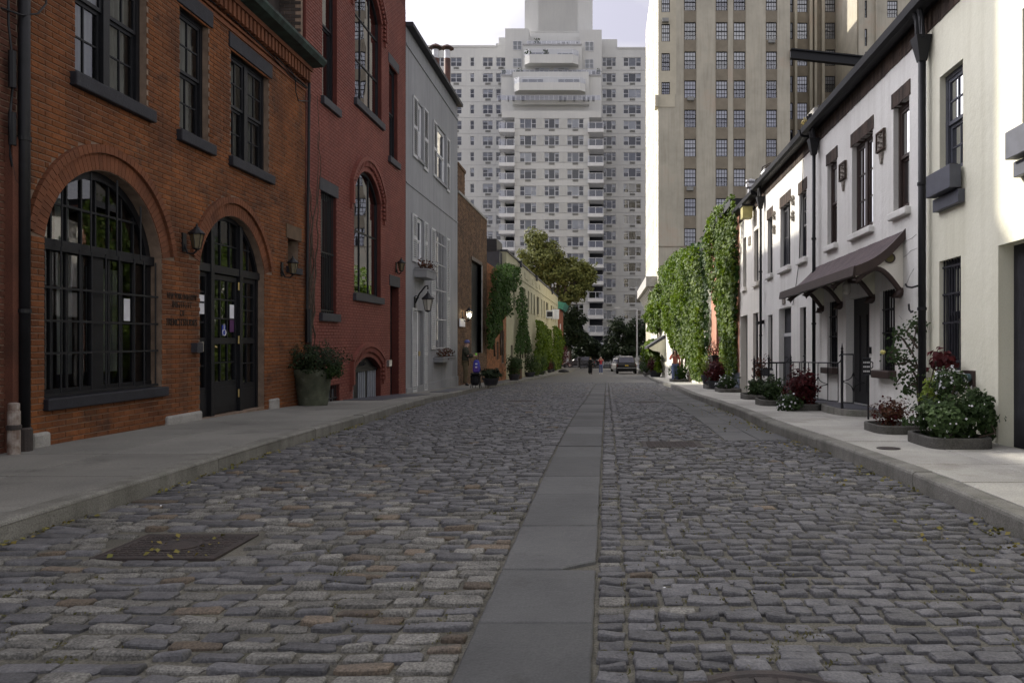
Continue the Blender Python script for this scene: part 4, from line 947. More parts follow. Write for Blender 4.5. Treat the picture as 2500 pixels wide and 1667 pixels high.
for k, A in (('2', A2), ('5', A5), ('6', A6)):
    lp, arc = arch_loop(*A[:5], n=14); hl.append(lp); arcs[k] = (A, arc)
mb = wall_mesh(FL, [(ru0, -1.2), (ru1, -1.2), (ru1, RT), (ru0, RT)], hl, 0.28); shell(mb, FL, ru0, ru1, -1.2, RT, 0.9); mb.build('wall', m_mortR, R_)
def cutsR(v):
    cs = [(r[0], r[1]) for r in (H1, H3, H4, door3, bas, H8) if r[2] < v < r[3]]
    for A, (cu, cv, R, a0) in arcs.values():
        if A[2] < v < A[3]: cs.append((A[0], A[1]))
        elif A[3] <= v < cv + R + 0.11: h = math.sqrt(max(0, (R + 0.11) ** 2 - (v - cv) ** 2)); cs.append((cu - h, cu + h))
    return cs
lay_bricks(FL, brick_rects(ru0 + 0.005, ru1 - 0.005, -0.3, 11.2, cutsR, j=0.011), m_brickR, R_, 0.011, 300, 0.0015, seen=lambda r: r[2] > 0.2)
for k in ('2', '5', '6'):
    A, arc = arcs[k]; cu, cv, R, a0 = arc
    arch_bricks(FL, arc, R + 0.004, R + 0.10, 22, m_brickR, R_, 0.02)
    lim = a0 + (0.0 if k == '6' else 0.02)
    arch_bricks(FL, arc, R + 0.26, R + 0.36, 26, m_brickR, R_, 0.10, 'hood_brick', lim)
    arch_bricks(FL, arc, R + 0.13, R + 0.25, 30, m_brickR, R_, 0.075, 'hood_dentil', lim) if False else None
    for i in range(26):
        a = a0 - 2 * a0 * (i + 0.5) / 26; w_ = a0 / 26 * 0.5; qq = lambda an, r, d: FL.P(cu + r * math.sin(an), cv + r * math.cos(an), d)
        MB().hexa([qq(a + w_, R + 0.13, -0.01), qq(a - w_, R + 0.13, -0.01), qq(a - w_, R + 0.262, -0.01), qq(a + w_, R + 0.262, -0.01), qq(a + w_, R + 0.13, 0.075), qq(a - w_, R + 0.13, 0.075), qq(a - w_, R + 0.262, 0.075), qq(a + w_, R + 0.262, 0.075)]).build('hood_dentil', m_brickR, R_)
    for sgn, ue in ((-1, A[0]), (1, A[1])):
        uo = cu + sgn * (R + 0.31) * math.sin(a0); ve = cv + (R + 0.31) * math.cos(a0); Hh = 0.55
        slab(FL, (uo - 0.05, uo + 0.05, ve - Hh, ve), 0, 0.10, 'hood_leg', m_brickR, R_)
        ui = uo - sgn * 0.11
        for i in range(5): slab(FL, (ui - 0.045, ui + 0.045, ve - Hh + 0.11 * i + 0.02, ve - Hh + 0.11 * i + 0.075), 0, 0.075, 'hood_dentil', m_brickR, R_)
        slab(FL, (uo - 0.04, uo + 0.04, ve - Hh - 0.12, ve - Hh), 0, 0.06, 'corbel', m_brickR, R_)
def arched_window(fa, A, arc, parent, cols, rows, fm, gm, D=-0.09, curtain=None):
    u0, u1, v0, vs_, rise = A; mb = MB(); cu, cv, R, a0 = arc; fw = 0.07
    arc_bar(mb, arc, R - fw, R, D - 0.05, D, 14); mb.fbox(fa, u0, u1, v0, v0 + fw, D - 0.05, D); mb.fbox(fa, u0, u0 + fw, v0 + fw, vs_, D - 0.05, D); mb.fbox(fa, u1 - fw, u1, v0 + fw, vs_, D - 0.05, D)
    w_ = mb.build('window', fm, parent)
    for i in range(1, cols): u = u0 + (u1 - u0) * i / cols; MB().fbox(fa, u - 0.02, u + 0.02, v0 + fw, arc_h(arc, u, R - 0.03), D - 0.045, D - 0.008).build('glazing_bar', fm, w_)
    top = vs_ + rise
    for k in range(1, rows): v = v0 + (top - v0) * k / rows; MB().fbox(fa, u0 + fw, u1 - fw, v - 0.02, v + 0.02, D - 0.044, D - 0.01).build('glazing_bar', fm, w_)
    for i in range(cols):
        for k in range(rows):
            a, b = u0 + (u1 - u0) * i / cols + 0.02, u0 + (u1 - u0) * (i + 1) / cols - 0.02; c, d = v0 + (top - v0) * k / rows, v0 + (top - v0) * (k + 1) / rows
            ca, cb = (min(d, arc_h(arc, x, R - 0.04) if abs(x - cu) < R - 0.04 else vs_) for x in (a, b))
            MB().quad(fa.P(a, c, D - 0.03), fa.P(b, c, D - 0.03), fa.P(b, cb, D - 0.03), fa.P(a, ca, D - 0.03)).build('pane', gm, w_)
    if curtain: drape(fa, (u0, u1, v0, top), D - 0.6, curtain, w_, 0.02)
    return w_
g_mirror = glass_mat('reflecting glass', (0.35, 0.38, 0.40), 1.25, 0.004)
arched_window(FL, A2, arcs['2'][1], R_, 3, 3, m_black, g_mirror); arched_window(FL, A5, arcs['5'][1], R_, 3, 2, m_black, g_mirror)
for r, c, s_ in ((H1, None, 2), (H3, None, 2), (H8, None, 2)): window(FL, r, R_, m_black, g_mirror, 0.09, 0.06, 1, 1, s_)
window(FL, H4, R_, m_black, g_dark, 0.12, 0.06, 1, 1, 2); window(FL, bas, R_, m_black, g_dark, 0.2, 0.04, 1, 1, 1)
for r, l in ((H1, 1), (H3, 1), (H4, 1), (A2, 0), (A5, 0), (H8, 1)):
    slab(FL, (r[0] - 0.1, r[1] + 0.1, r[2] - 0.17, r[2]), -0.2, 0.09, 'sill', m_lintel, R_, 0.01)
    if l: slab(FL, (r[0] - 0.08, r[1] + 0.12, r[3], r[3] + 0.27), -0.2, 0.025, 'lintel', m_lintel, R_, 0.008)
slab(FL, (door3[0] - 0.1, door3[1] + 0.1, door3[3], door3[3] + 0.3), -0.2, 0.025, 'lintel', m_lintel, R_)
slab(FL, door3, -0.26, -0.2, 'door', m_black, R_)
for r, n in ((H4, 9), (bas, 8)):
    gq = slab(FL, (r[0], r[1], r[2] + 0.05, r[2] + 0.08), -0.07, -0.04, 'grille', m_black, R_); slab(FL, (r[0], r[1], (r[2] + r[3]) / 2, (r[2] + r[3]) / 2 + 0.03), -0.07, -0.04, 'grille_rail', m_black, gq)
    for i in range(n): u = r[0] + (r[1] - r[0]) * (i + 0.5) / n; MB().tube([FL.P(u, r[2], -0.055), FL.P(u, r[3], -0.055)], 0.011, 6).build('grille_bar', m_black, gq)
# barred cellar gate with pale slats behind
A, arc = arcs['6']; gt = slab(FL, (A[0], A[1], A[3] - 0.02, A[3] + 0.06), -0.14, -0.09, 'gate', m_black, R_)
m_slat = mat('pale gate bars', (0.34, 0.36, 0.40), 0.5, 0.1, 5)
n = 15
for i in range(n):
    if i in (3, 4, 9): continue
    u = A[0] + (A[1] - A[0]) * (i + 0.5) / n; MB().fbox(FL, u - 0.022, u + 0.022, A[2], A[3], -0.14, -0.115).build('gate_bar', m_slat, gt)
for i in range(n + 1): u = A[0] + (A[1] - A[0]) * i / n; MB().fbox(FL, u - 0.014, u + 0.014, A[2], A[3], -0.17, -0.15).build('gate_bar', m_black, gt)
arc_bar(mb := MB(), arc, 0.2, arc[2], -0.17, -0.14, 10); mb.build('gate_tympanum', m_black, gt)
cgu, cgv = arc[0], A[3] + 0.16
for sg in (-1, 1): MB().tube([FL.P(cgu + sg * (0.12 + 0.10 * math.cos(a) * (1 - a / 8)), cgv + 0.08 * math.sin(a) * (1 - a / 8), -0.12) for a in np.linspace(0, 6.5, 18)], 0.014, 5).build('scroll', m_lintel, gt)
for i in range(6): u = bas[0] + (bas[1] - bas[0]) * (i + 0.5) / 6; MB().fbox(FL, u - 0.03, u + 0.03, bas[2], bas[3] - 0.1, -0.14, -0.12).build('gate_bar', m_slat, gt)
slab(FL, (FL.U(943), FL.U(950), FL.V(946, 894), FL.V(946, 879)), 0, 0.08, 'intercom', m_galv, R_)
lamp_lantern('wall_lantern', 'small black wall lantern over the narrow door of the red house', FL, FL.U(966), FL.V(966, 648), 0.46, 0.16, m_amber)
# dark party wall seen above the carriage house roof
t = thing('party_wall', 'dark brick chimney wall above the carriage house roof', 'wall', (XL - 3, ru0 - 0.2, 8))
wy = ru0 - 0.12; x0, x1 = XL - 1.5, XL - 0.05
MB().box(x0, x1, wy, wy + 0.1, 6.2, 10.6).build('wall', m_mortar, t)
mb = MB(); rr = 0; z = 6.6
while z < 10.5:
    x = x1 - (0.11 if rr % 2 else 0)
    while x > x0:
        mb.box(max(x - 0.205, x0), x, wy - 0.012, wy + 0.01, z, z + 0.058); x -= 0.215
    z += 0.068; rr += 1
mb.build('brickwork', m_brickD, t, kind='stuff')
MB().box(x1 - 1.0, x1 - 0.4, wy - 0.5, wy - 0.05, 6.2, 9.4).build('chimney_breast', m_brickD, t)
t = thing('roof', 'low dark roof behind the copper gutter of the orange house', 'roof', (XL - 3, 12, 6.9)); MB().fbox(FL, bu0, bu1 - 0.15, vt + 0.01, vt + 0.05, -8.9, -0.02).build('deck', m_asph, t)

# ---- grey stucco house
Gh = thing('grey_house', 'grey stucco house with pale louvred shutters and thin roof edge', 'house', (XL - 3, 28, SW(28)))
gu0, gu1 = FL.U(991), FL.U(1117); gt_ = FL.V(1060, 168)
def rr_(pa, pb, ya, yt, yb): return (FL.U(pa), FL.U(pb), FL.V(ya, yb), FL.V(ya, yt))
g1 = (FL.U(1018), FL.U(1032), FL.V(1018, 383), FL.V(1018, 246)); g2 = (FL.U(1065), FL.U(1088), FL.V(1065, 432), FL.V(1065, 301))
g3 = (FL.U(1016), FL.U(1033), FL.V(1016, 640), FL.V(1016, 528)); g4 = (FL.U(1062), FL.U(1087), FL.V(1062, 853), FL.V(1062, 562))
gd = (FL.U(1016), FL.U(1032), SW(25) - 0.25, FL.V(1016, 757))
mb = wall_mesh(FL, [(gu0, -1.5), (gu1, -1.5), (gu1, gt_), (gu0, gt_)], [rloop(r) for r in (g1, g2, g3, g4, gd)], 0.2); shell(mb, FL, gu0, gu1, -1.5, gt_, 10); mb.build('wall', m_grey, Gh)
slab(FL, (gu0, gu1, gt_ - 0.62, gt_ - 0.56), 0, 0.03, 'string_course', m_grey, Gh)
slab(FL, (gu0 - 0.02, gu1 + 0.05, gt_ - 0.06, gt_ + 0.06), -9, 0.22, 'roof', m_lintel, Gh)
slab(FL, (gu0, gu1, FL.V(1050, 560) + 0.95, FL.V(1050, 560) + 0.99), 0, 0.025, 'string_course', m_grey, Gh)
slab(FL, (gu0 + 0.02, gu1, -1, SW(28) - 0.2 + 0.22), 0, 0.035, 'plinth', m_grey, Gh)
for r in (g1, g2, g3): window(FL, r, Gh, m_whitepaint, g_clear, 0.06, 0.07, 1, 1, 2, 0, m_curtain, 0.45)
for r in (g1, g2): slab(FL, (r[0] - 0.08, r[1] + 0.08, r[2] - 0.1, r[2]), -0.1, 0.06, 'sill', m_grey, Gh)
w4 = window(FL, g4, Gh, m_lintel, g_clear, 0.10, 0.05, 2, 1, 4, 0, m_curtain, 1.0)
gq = slab(FL, (g4[0], g4[1], g4[2] + 0.03, g4[2] + 0.06), 0.0, 0.03, 'grille', m_shutter, Gh)
for i in range(8): u = g4[0] + (g4[1] - g4[0]) * i / 7; MB().tube([FL.P(u, g4[2], 0.015), FL.P(u, g4[3], 0.015)], 0.013, 5).build('grille_bar', m_shutter, gq)
for f in (0.25, 0.5, 0.72, 0.9): slab(FL, (g4[0], g4[1], g4[2] + (g4[3] - g4[2]) * f, g4[2] + (g4[3] - g4[2]) * f + 0.03), 0.0, 0.03, 'grille_rail', m_shutter, gq)
MB().fbox(FL, gd[0], gd[0] + (gd[1] - gd[0]) * 0.52, gd[2], gd[3], -0.09, -0.05).build('door', m_whitepaint, Gh); MB().fbox(FL, gd[0] + (gd[1] - gd[0]) * 0.54, gd[1], gd[2], gd[3], -0.12, -0.08).build('door', m_grey, Gh)
slab(FL, (gd[1] - 0.35, gd[1] - 0.2, gd[2] + 1.15, gd[2] + 1.3), -0.06, -0.03, 'letter_plate', m_brass, Gh)
def shutter(fa, u0, u1, v0, v1, parent):
    mb = MB(); f = 0.05; d0, d1 = 0.012, 0.05
    mb.fbox(fa, u0, u0 + f, v0, v1, d0, d1); mb.fbox(fa, u1 - f, u1, v0, v1, d0, d1); s_ = mb.build('shutter', m_shutter, parent)
    mid = (v0 + v1) / 2 if v1 - v0 < 2.6 else v0 + (v1 - v0) * 0.46
    for a, b in ((v0, v0 + 0.09), (mid - 0.05, mid + 0.05), (v1 - 0.07, v1)): MB().fbox(fa, u0 + f, u1 - f, a, b, d0, d1 - 0.001).build('rail', m_shutter, s_)
    for a, b in ((v0 + 0.09, mid - 0.05), (mid + 0.05, v1 - 0.07)):
        n = int((b - a) / 0.062)
        for i in range(n):
            c = a + (b - a) * (i + 0.5) / n
            P = fa.P; MB().hexa([P(u0 + f, c - 0.026, d1 - 0.004), P(u1 - f, c - 0.026, d1 - 0.004), P(u1 - f, c - 0.016, d1 - 0.002), P(u0 + f, c - 0.016, d1 - 0.002), P(u0 + f, c + 0.014, d0), P(u1 - f, c + 0.014, d0), P(u1 - f, c + 0.026, d0), P(u0 + f, c + 0.026, d0)]).build('louvre', m_shutter, s_)
for pa, pb, ya, yb in ((1007, 1017.5, 231, 381), (1033, 1043, 261, 413), (1056.6, 1064.5, 292, 429), (1089, 1096, 335, 466), (1005, 1015.5, 520, 637), (1034, 1042, 540, 645), (1051, 1061, 555, 853), (1088.6, 1096, 580, 855), (1004, 1015, 751, 962), (1033, 1041, 757, 958)):
    shutter(FL, FL.U(pa), FL.U(pb), FL.V(pa, yb), FL.V(pa, ya), Gh)
lamp_lantern('wall_lantern', 'large black scroll lantern on the grey house wall', FL, FL.U(1012), FL.V(1012, 735), 0.74, 0.42, m_milk, None, True)
def window_box(name, label, fa, px0, px1, y0, y1, m, leafm, d=0.26, hgt=0.22, nl=260, flower=None, size=0.07):
    u0, u1 = fa.U(px0), fa.U(px1); v0, v1 = fa.V(px0, y1), fa.V(px0, y0); u0, u1 = min(u0, u1), max(u0, u1)
    t = thing(name, label, 'window box', tuple(fa.P((u0 + u1) / 2, v0, 0)))
    mb = MB(); mb.hexa([fa.P(u0 + 0.02, v0, 0.01), fa.P(u1 - 0.02, v0, 0.01), fa.P(u1, v1, 0.01), fa.P(u0, v1, 0.01), fa.P(u0 + 0.03, v0, d - 0.03), fa.P(u1 - 0.03, v0, d - 0.03), fa.P(u1, v1, d), fa.P(u0, v1, d)]); mb.build('box', m, t)
    slab(fa, (u0 - 0.02, u1 + 0.02, v1 - 0.04, v1), 0.0, d + 0.02, 'rim', m, t); slab(fa, (u0 + 0.02, u1 - 0.02, v1, v1 + 0.015), 0.02, d - 0.02, 'soil', m_soil, t)
    c = fa.P((u0 + u1) / 2, v1 + hgt * 0.35, d * 0.5); p, n = blob(c, (d * 0.6, (u1 - u0) * 0.5, hgt * 0.7), nl, 0.2, 0.5, random.random() * 9)
    leaves_mesh('foliage', p, n, size, leafm, t)
    if flower:
        p, n = blob(c, (d * 0.65, (u1 - u0) * 0.52, hgt * 0.75), nl // 5, 0.8, 0.5, 3); leaves_mesh('flowers', p, n, size * 0.7, flower, t, kind='stuff')
    return t
L_ivy = leaf_mat('ivy leaves', (0.135, 0.195, 0.013), (0.028, 0.066, 0.008), 0.55)
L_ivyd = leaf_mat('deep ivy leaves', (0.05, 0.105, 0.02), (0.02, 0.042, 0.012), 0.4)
L_ivyS = leaf_mat('dark creeper leaves', (0.06, 0.115, 0.022), (0.022, 0.046, 0.013), 0.4)
L_green = leaf_mat('shrub leaves', (0.05, 0.085, 0.025), (0.022, 0.042, 0.016), 0.35)
L_dark = leaf_mat('dark foliage', (0.028, 0.045, 0.018), (0.012, 0.02, 0.01), 0.3)
L_lime = leaf_mat('lime leaves', (0.24, 0.30, 0.04), (0.12, 0.18, 0.03), 0.5)
L_red = leaf_mat('red leaves', (0.105, 0.014, 0.016), (0.035, 0.008, 0.010), 0.3)
L_brownred = leaf_mat('russet leaves', (0.12, 0.035, 0.02), (0.05, 0.03, 0.015), 0.3)
L_tree = leaf_mat('autumn tree leaves', (0.21, 0.215, 0.065), (0.08, 0.10, 0.032), 0.4)
L_white = leaf_mat('white petals', (0.75, 0.75, 0.78), (0.62, 0.62, 0.66), 0.2)
L_pink = leaf_mat('pink petals', (0.6, 0.12, 0.14), (0.5, 0.1, 0.1), 0.2)
L_straw = leaf_mat('straw tufts', (0.38, 0.31, 0.12), (0.22, 0.19, 0.08), 0.3)
L_agave = leaf_mat('rush leaves', (0.09, 0.13, 0.03), (0.04, 0.06, 0.02), 0.3)
window_box('window_box', 'grey window box with rust coloured flowers on the grey house', FL, 1010, 1036, 655, 676, m_grey, L_brownred, 0.42, 0.35, 260)
window_box('window_box', 'grey window box under the tall barred window of the grey house', FL, 1058, 1092, 872, 884, m_grey, L_brownred, 0.34, 0.3, 200, L_green)
for i, (px, yt, yb, lab) in enumerate(((1064, 108, 190, 'nearer rusty flue with rain cap on the grey roof'), (1092, 110, 205, 'farther rusty flue with rain cap on the grey roof'))):
    Y = 30.0 + 1.5 * i; X = (px - VX) * Y / F; z1 = CH + (VY - yt) * Y / F; r = 0.13
    t = thing('roof_flue', lab, 'flue', (X, Y, gt_ + 0.2), 'flues on the grey roof')
    MB().lathe((X, Y, 0), [(r, gt_ - 0.5), (r, z1 - 0.55)], 16).build('pipe', m_rustpipe, t, smooth=True); MB().lathe((X, Y, 0), [(r * 0.9, z1 - 0.55), (r * 0.9, z1 - 0.22), (r * 0.6, z1 - 0.2)], 16).build('collar', m_galv, t)
    MB().lathe((X, Y, z1), [(r * 2.0, -0.16), (r * 2.0, -0.13), (r * 1.2, -0.05), (0.02, 0.02)], 16).build('cap', m_rustpipe, t)
t = thing('roof_bulkhead', 'low grey bulkhead behind the flues on the grey roof', 'bulkhead', (XL - 2, 31.4, gt_)); MB().box(XL - 3.5, XL - 0.6, 30.2, 31.9, gt_, gt_ + 1.2).build('box', m_grey, t)

# ---- brown brick house with tall black door
E = thing('brown_brick_house', 'low brown brick house with a tall black double height door', 'house', (XL - 3, 36, SW(36)))
eu0, eu1 = FL.U(1118), FL.U(1188); et = FL.V(1188, 540)
ed = (FL.U(1151), FL.U(1175), FL.V(1151, 864), FL.V(1151, 634))
mb = wall_mesh(FL, [(eu0, -2), (eu1, -2), (eu1, et), (eu0, et)], [rloop(ed)], 0.25); shell(mb, FL, eu0, eu1, -2, et, 10); mb.build('wall', m_mortar, E)
lay_bricks(FL, brick_rects(eu0 + 0.01, eu1, -0.9, et, lambda v: [(ed[0] - 0.1, ed[1] + 0.1)] if ed[2] < v < ed[3] + 0.16 else [], Lb=0.23, H=0.078), m_brickE, E, 0.012, 300, Lb=0.23, H=0.078)
slab(FL, (eu0, eu1, et, et + 0.1), -0.3, 0.05, 'coping', m_stone, E)
slab(FL, (ed[0] - 0.1, ed[1] + 0.1, ed[3], ed[3] + 0.16), -0.2, 0.03, 'lintel', m_brown, E); slab(FL, (ed[1], ed[1] + 0.1, ed[2], ed[3]), -0.2, 0.05, 'jamb', m_stone, E)
slab(FL, (ed[0], ed[1], ed[2], ed[3]), -0.24, -0.18, 'door', m_black, E)
for f in (0.33, 0.66): slab(FL, (ed[0], ed[1], ed[2] + (ed[3] - ed[2]) * f, ed[2] + (ed[3] - ed[2]) * f + 0.1), -0.18, -0.16, 'door_rail', m_black, E)
t = thing('brick_chimney', 'brown brick chimney on the low brown brick house', 'chimney', (XL - 0.5, 33.4, et))
cy0, cy1 = FL.U(1119), FL.U(1146); cz = CH + (VY - 404) * cy0 / F
MB().box(XL - 1.0, XL - 0.02, cy0, cy1 * 0.97, et - 0.3, cz).build('stack', m_mortar, t); MB().box(XL - 1.06, XL + 0.03, cy0 - 0.05, cy1 * 0.97 + 0.05, cz, cz + 0.12).build('cap', m_brickE, t)
mb = MB(); z = et - 0.3; r_ = 0
while z < cz - 0.05:
    x = XL - 0.02 - (0.11 if r_ % 2 else 0)
    while x > XL - 1.0: mb.box(max(XL - 1.0, x - 0.21), x, cy0 - 0.012, cy0 + 0.02, z, z + 0.065); x -= 0.22
    yv = cy0 + 0.01 + (0.1 if r_ % 2 else 0)
    while yv < cy1 * 0.97 - 0.05: mb.box(XL - 0.03, XL - 0.008, yv, min(yv + 0.21, cy1 * 0.97), z, z + 0.065); yv += 0.22
    z += 0.078; r_ += 1
mb.build('brickwork', m_brickE, t, kind='stuff')
glow = emit_mat('warm bulb', (1.0, 0.86, 0.62), 9.0)
lamp_lantern('wall_lantern', 'lit black wall lantern on the low brown brick house', FL, FL.U(1128), FL.V(1128, 766), 0.62, 0.30, g_clear, glow)
b_ = FL.P(FL.U(1128), FL.V(1128, 766), 0.34); pl = bpy.data.lights.new('lantern_light', 'POINT'); pl.energy = 14; pl.color = (1, 0.82, 0.55); pl.shadow_soft_size = 0.06
po = bpy.data.objects.new('lantern_light', pl); COL.objects.link(po); po.location = b_
sg = slab(FL, (FL.U(1118), FL.U(1131), FL.V(1122, 797), FL.V(1122, 778)), 0.05, 0.08, 'hanging_sign', m_paper, None); tag(sg, 'blank white sign under the lit lantern', 'sign')

# ---- small brick house under ivy, charcoal attic behind
H_ = thing('ivy_brick_house', 'small orange brick house half hidden by dark creeper on the left', 'house', (XL - 3, 44, SW(44)))
hu0, hu1 = eu1, FL.U(1235); ht = FL.V(1210, 655)
hw = [rr_(1212, 1217, 1212, 835, 878), rr_(1224, 1231, 1224, 808, 886)]
mb = wall_mesh(FL, [(hu0, -2), (hu1, -2), (hu1, ht), (hu0, ht)], [rloop(r) for r in hw], 0.2); shell(mb, FL, hu0, hu1, -2, ht, 10); mb.build('wall', m_mortar, H_)
lay_bricks(FL, brick_rects(hu0, hu1, -1.2, ht, lambda v: [(r[0], r[1]) for r in hw if r[2] < v < r[3]], Lb=0.3, H=0.1), mat('orange house brick', (0.34, 0.14, 0.06), 0.9, scale=2, col2=(0.2, 0.085, 0.04), island=0.3), H_, 0.014, 0, Lb=0.3, H=0.1)
window(FL, hw[0], H_, m_black, g_dark, 0.1, 0.06, 1, 1, 2); slab(FL, hw[1], -0.16, -0.1, 'door', m_black, H_)
t = thing('attic', 'charcoal attic wall above the creeper covered brick house', 'attic', (XL - 3, 46.5, ht)); yA = FL.U(1229)
MB().box((1186 - VX) * yA / F, XL - 0.25, yA, yA + 3, ht - 0.2, CH + (VY - 612) * yA / F).build('wall', m_lintel, t)
MB().box((1186 - VX) * yA / F, (1213 - VX) * yA / F, yA - 0.05, yA + 2.5, CH + (VY - 612) * yA / F, CH + (VY - 583) * yA / F).build('chimney', m_black, t)

# ---- long cream stucco row
C_ = thing('cream_row', 'long weathered cream stucco row with narrow tall windows', 'house', (XL - 3, 70, SW(70)))
cu0, cu1 = FL.U(1236), FL.U(1362); ct = FL.V(1236, 614); 
up_ = [(1240, 1246, 0), (1253, 1258, 1), (1272, 1283, 0), (1289, 1292, 1), (1296, 1299, 1), (1303, 1306, 1), (1310.5, 1316.5, 0), (1321.5, 1324, 1), (1327.5, 1330, 1), (1333, 1338.5, 0), (1345, 1348, 0), (1351, 1353, 1), (1355.5, 1357, 1)]
vU0, vU1 = FL.V(1280, 756), FL.V(1280, 704); wins = []
for a, b, n_ in up_:
    wins.append((FL.U(a), FL.U(b), vU0, vU1))
lo_ = [(1247, 1252), (1262, 1267), (1287, 1291), (1295, 1299.5), (1313, 1318), (1336, 1340)]
vL0, vL1 = SW(60) + 0.9 - 0.52, SW(60) + 2.45 - 0.52
for a, b in lo_: wins.append((FL.U(a), FL.U(b), vL0, vL1))
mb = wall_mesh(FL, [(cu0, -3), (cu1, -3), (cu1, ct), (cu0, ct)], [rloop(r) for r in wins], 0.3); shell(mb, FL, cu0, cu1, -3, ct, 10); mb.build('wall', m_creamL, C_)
slab(FL, (cu0 - 0.02, cu1, ct, ct + 0.12), -0.35, 0.08, 'coping', m_lintel, C_)
slab(FL, (cu0, cu1, vU1 + 0.45, vU1 + 0.52), 0, 0.05, 'string_course', m_creamL, C_)
for r in wins: window(FL, r, C_, m_brown, g_dark, 0.16, 0.07, 1, 1, 2); slab(FL, (r[0] - 0.12, r[1] + 0.12, r[2] - 0.12, r[2]), -0.2, 0.08, 'sill', m_creamL, C_)
for a, b in ((1281, 1290), (1299, 1302), (1308, 1312), (1316, 1319)): slab(FL, (FL.U(a), FL.U(b), vU1 + 0.75, vU1 + 1.15), 0, 0.04, 'panel', m_creamL, C_)
for px in (1266, 1306, 1345):
    u = FL.U(px); slab(FL, (u - 0.15, u + 0.15, ct - 0.35, ct + 0.1), 0.08, 0.25, 'rain_head', m_lintel, C_)
t = thing('air_conditioner', 'white air conditioner sticking out of a cream row window', 'air conditioner', tuple(FL.P(FL.U(1336), vU0, 0))); u = FL.U(1335)
MB().fbox(FL, u - 1.1, u + 0.2, vU0 - 0.05, vU0 + 0.75, 0.0, 0.75).build('case', m_whitepaint, t); MB().fbox(FL, u - 1.13, u - 1.1, vU0 + 0.1, vU0 + 0.6, 0.1, 0.65).build('grille', m_lintel, t)
MB().fbox(FL, u + 0.4, u + 0.9, vU0 - 0.1, vU0 + 0.9, 0.5, 1.2).build('side_case', m_whitepaint, t)
# ---- last brick house on the left with copper cornice
t = thing('brick_house', 'far red brick house with green copper cornice at the left street end', 'house', (XL - 3, 108, SW(108)))
yb = FL.U(1363); MB().box(XL - 10, XL + 0.15, yb, yb + 9, -4, CH + (VY - 752) * yb / F).build('wall', mat('far red brick', (0.24, 0.085, 0.045), 0.9, 0.3, 2), t)
MB().hexa([(XL - 1, yb - 0.1, CH + 5.0), (XL + 0.5, yb - 0.1, CH + 4.7), (XL + 0.5, yb + 9, CH + 4.7), (XL - 1, yb + 9, CH + 5.0), (XL - 1, yb - 0.1, CH + 5.9), (XL + 0.95, yb - 0.1, CH + 5.5), (XL + 0.95, yb + 9, CH + 5.5), (XL - 1, yb + 9, CH + 5.9)]).build('cornice', mat('bright copper green', (0.06, 0.22, 0.17), 0.7, 0.2, 3), t)
for z in (-0.6, 2.4): MB().box(XL + 0.14, XL + 0.2, yb + 1.0, yb + 2.2, z, z + 1.8).build('window', m_whitepaint, t)
MB().box(XL + 0.13, XL + 0.16, yb + 3.2, yb + 4.2, -1.8, 0.4).build('door', m_brown, t)

# ---- creepers on the left
def creeper(name, label, fa, poly, n, leafm, size=0.16, depth=0.5, cat='vine', stems=4, seed=1, noise_cut=-0.45):
    """leaves over a wall patch outlined in photo pixels, with thickness and uneven edge, and stems under them"""
    pts = [fa.uv(*p) for p in poly]; us = [p[0] for p in pts]; vs_ = [p[1] for p in pts]; base = fa.P(sum(us) / len(us), min(vs_), 0.1)
    t = thing(name, label, cat, tuple(base)); P = []; N = []; k = 0
    def inside(u, v):
        c = False; j = len(pts) - 1
        for i in range(len(pts)):
            (xi, yi), (xj, yj) = pts[i], pts[j]
            if (yi > v) != (yj > v) and u < (xj - xi) * (v - yi) / (yj - yi) + xi: c = not c
            j = i
        return c
    u0, u1, v0, v1 = min(us), max(us), min(vs_), max(vs_); tries = 0
    while len(P) < n and tries < n * 12:
        tries += 1; u = random.uniform(u0, u1); v = random.uniform(v0, v1)
        w1 = mnoise.noise(Vector((u * 0.6 + seed, v * 0.6, seed))); w2 = mnoise.noise(Vector((u * 1.9, v * 1.9, seed * 2)))
        if not inside(u + w2 * 0.35, v + w1 * 0.5 + w2 * 0.25): continue
        if w2 + 0.5 * w1 < noise_cut: continue
        edge = depth * (0.35 + 0.65 * min(1.0, 1.5 * (v - v0) / (v1 - v0))) * (0.45 + 0.75 * (0.5 + w1)) * (0.8 + 0.7 * (0.5 + w2) * 0.6); d = edge * (1 - 0.55 * random.random() ** 1.6)
        P.append(fa.P(u, v, max(0.03, d))); N.append((fa.s * (0.75 + w2 * 1.2), -0.35 + w1 * 1.5, 0.55))
    leaves_mesh('leaves', P, N, size, leafm, t, 0.3, 0.2, 1.2, droop=0.5)
    for s_ in range(stems):
        u = random.uniform(u0 * 0.7 + u1 * 0.3, u0 * 0.3 + u1 * 0.7); pp = []; v = v0 - 0.3
        while v < v1 - 0.5: pp.append(fa.P(u, v, 0.08)); u += random.gauss(0, 0.18); u = min(max(u, u0 + 0.1), u1 - 0.1); v += random.uniform(0.4, 0.8)
        if len(pp) > 1: MB().tube(pp, [0.05 * (1 - 0.7 * i / len(pp)) for i in range(len(pp))], 5).build('stem', m_bark, t)
    return t
creeper('wall_creeper', 'dark green creeper hanging over the small orange brick house on the left', FL, [(1176, 660), (1190, 645), (1215, 645), (1238, 650), (1241, 690), (1226, 720), (1222, 760), (1205, 800), (1196, 840), (1180, 858), (1174, 800), (1175, 720)], 5200, L_ivyS, 0.17, 0.9, seed=2)
creeper('wall_creeper', 'slim column of creeper climbing the near end of the cream row', FL, [(1257, 700), (1266, 715), (1272, 760), (1276, 800), (1290, 840), (1295, 860), (1252, 866), (1255, 780)], 2600, L_ivyS, 0.18, 0.6, seed=4)
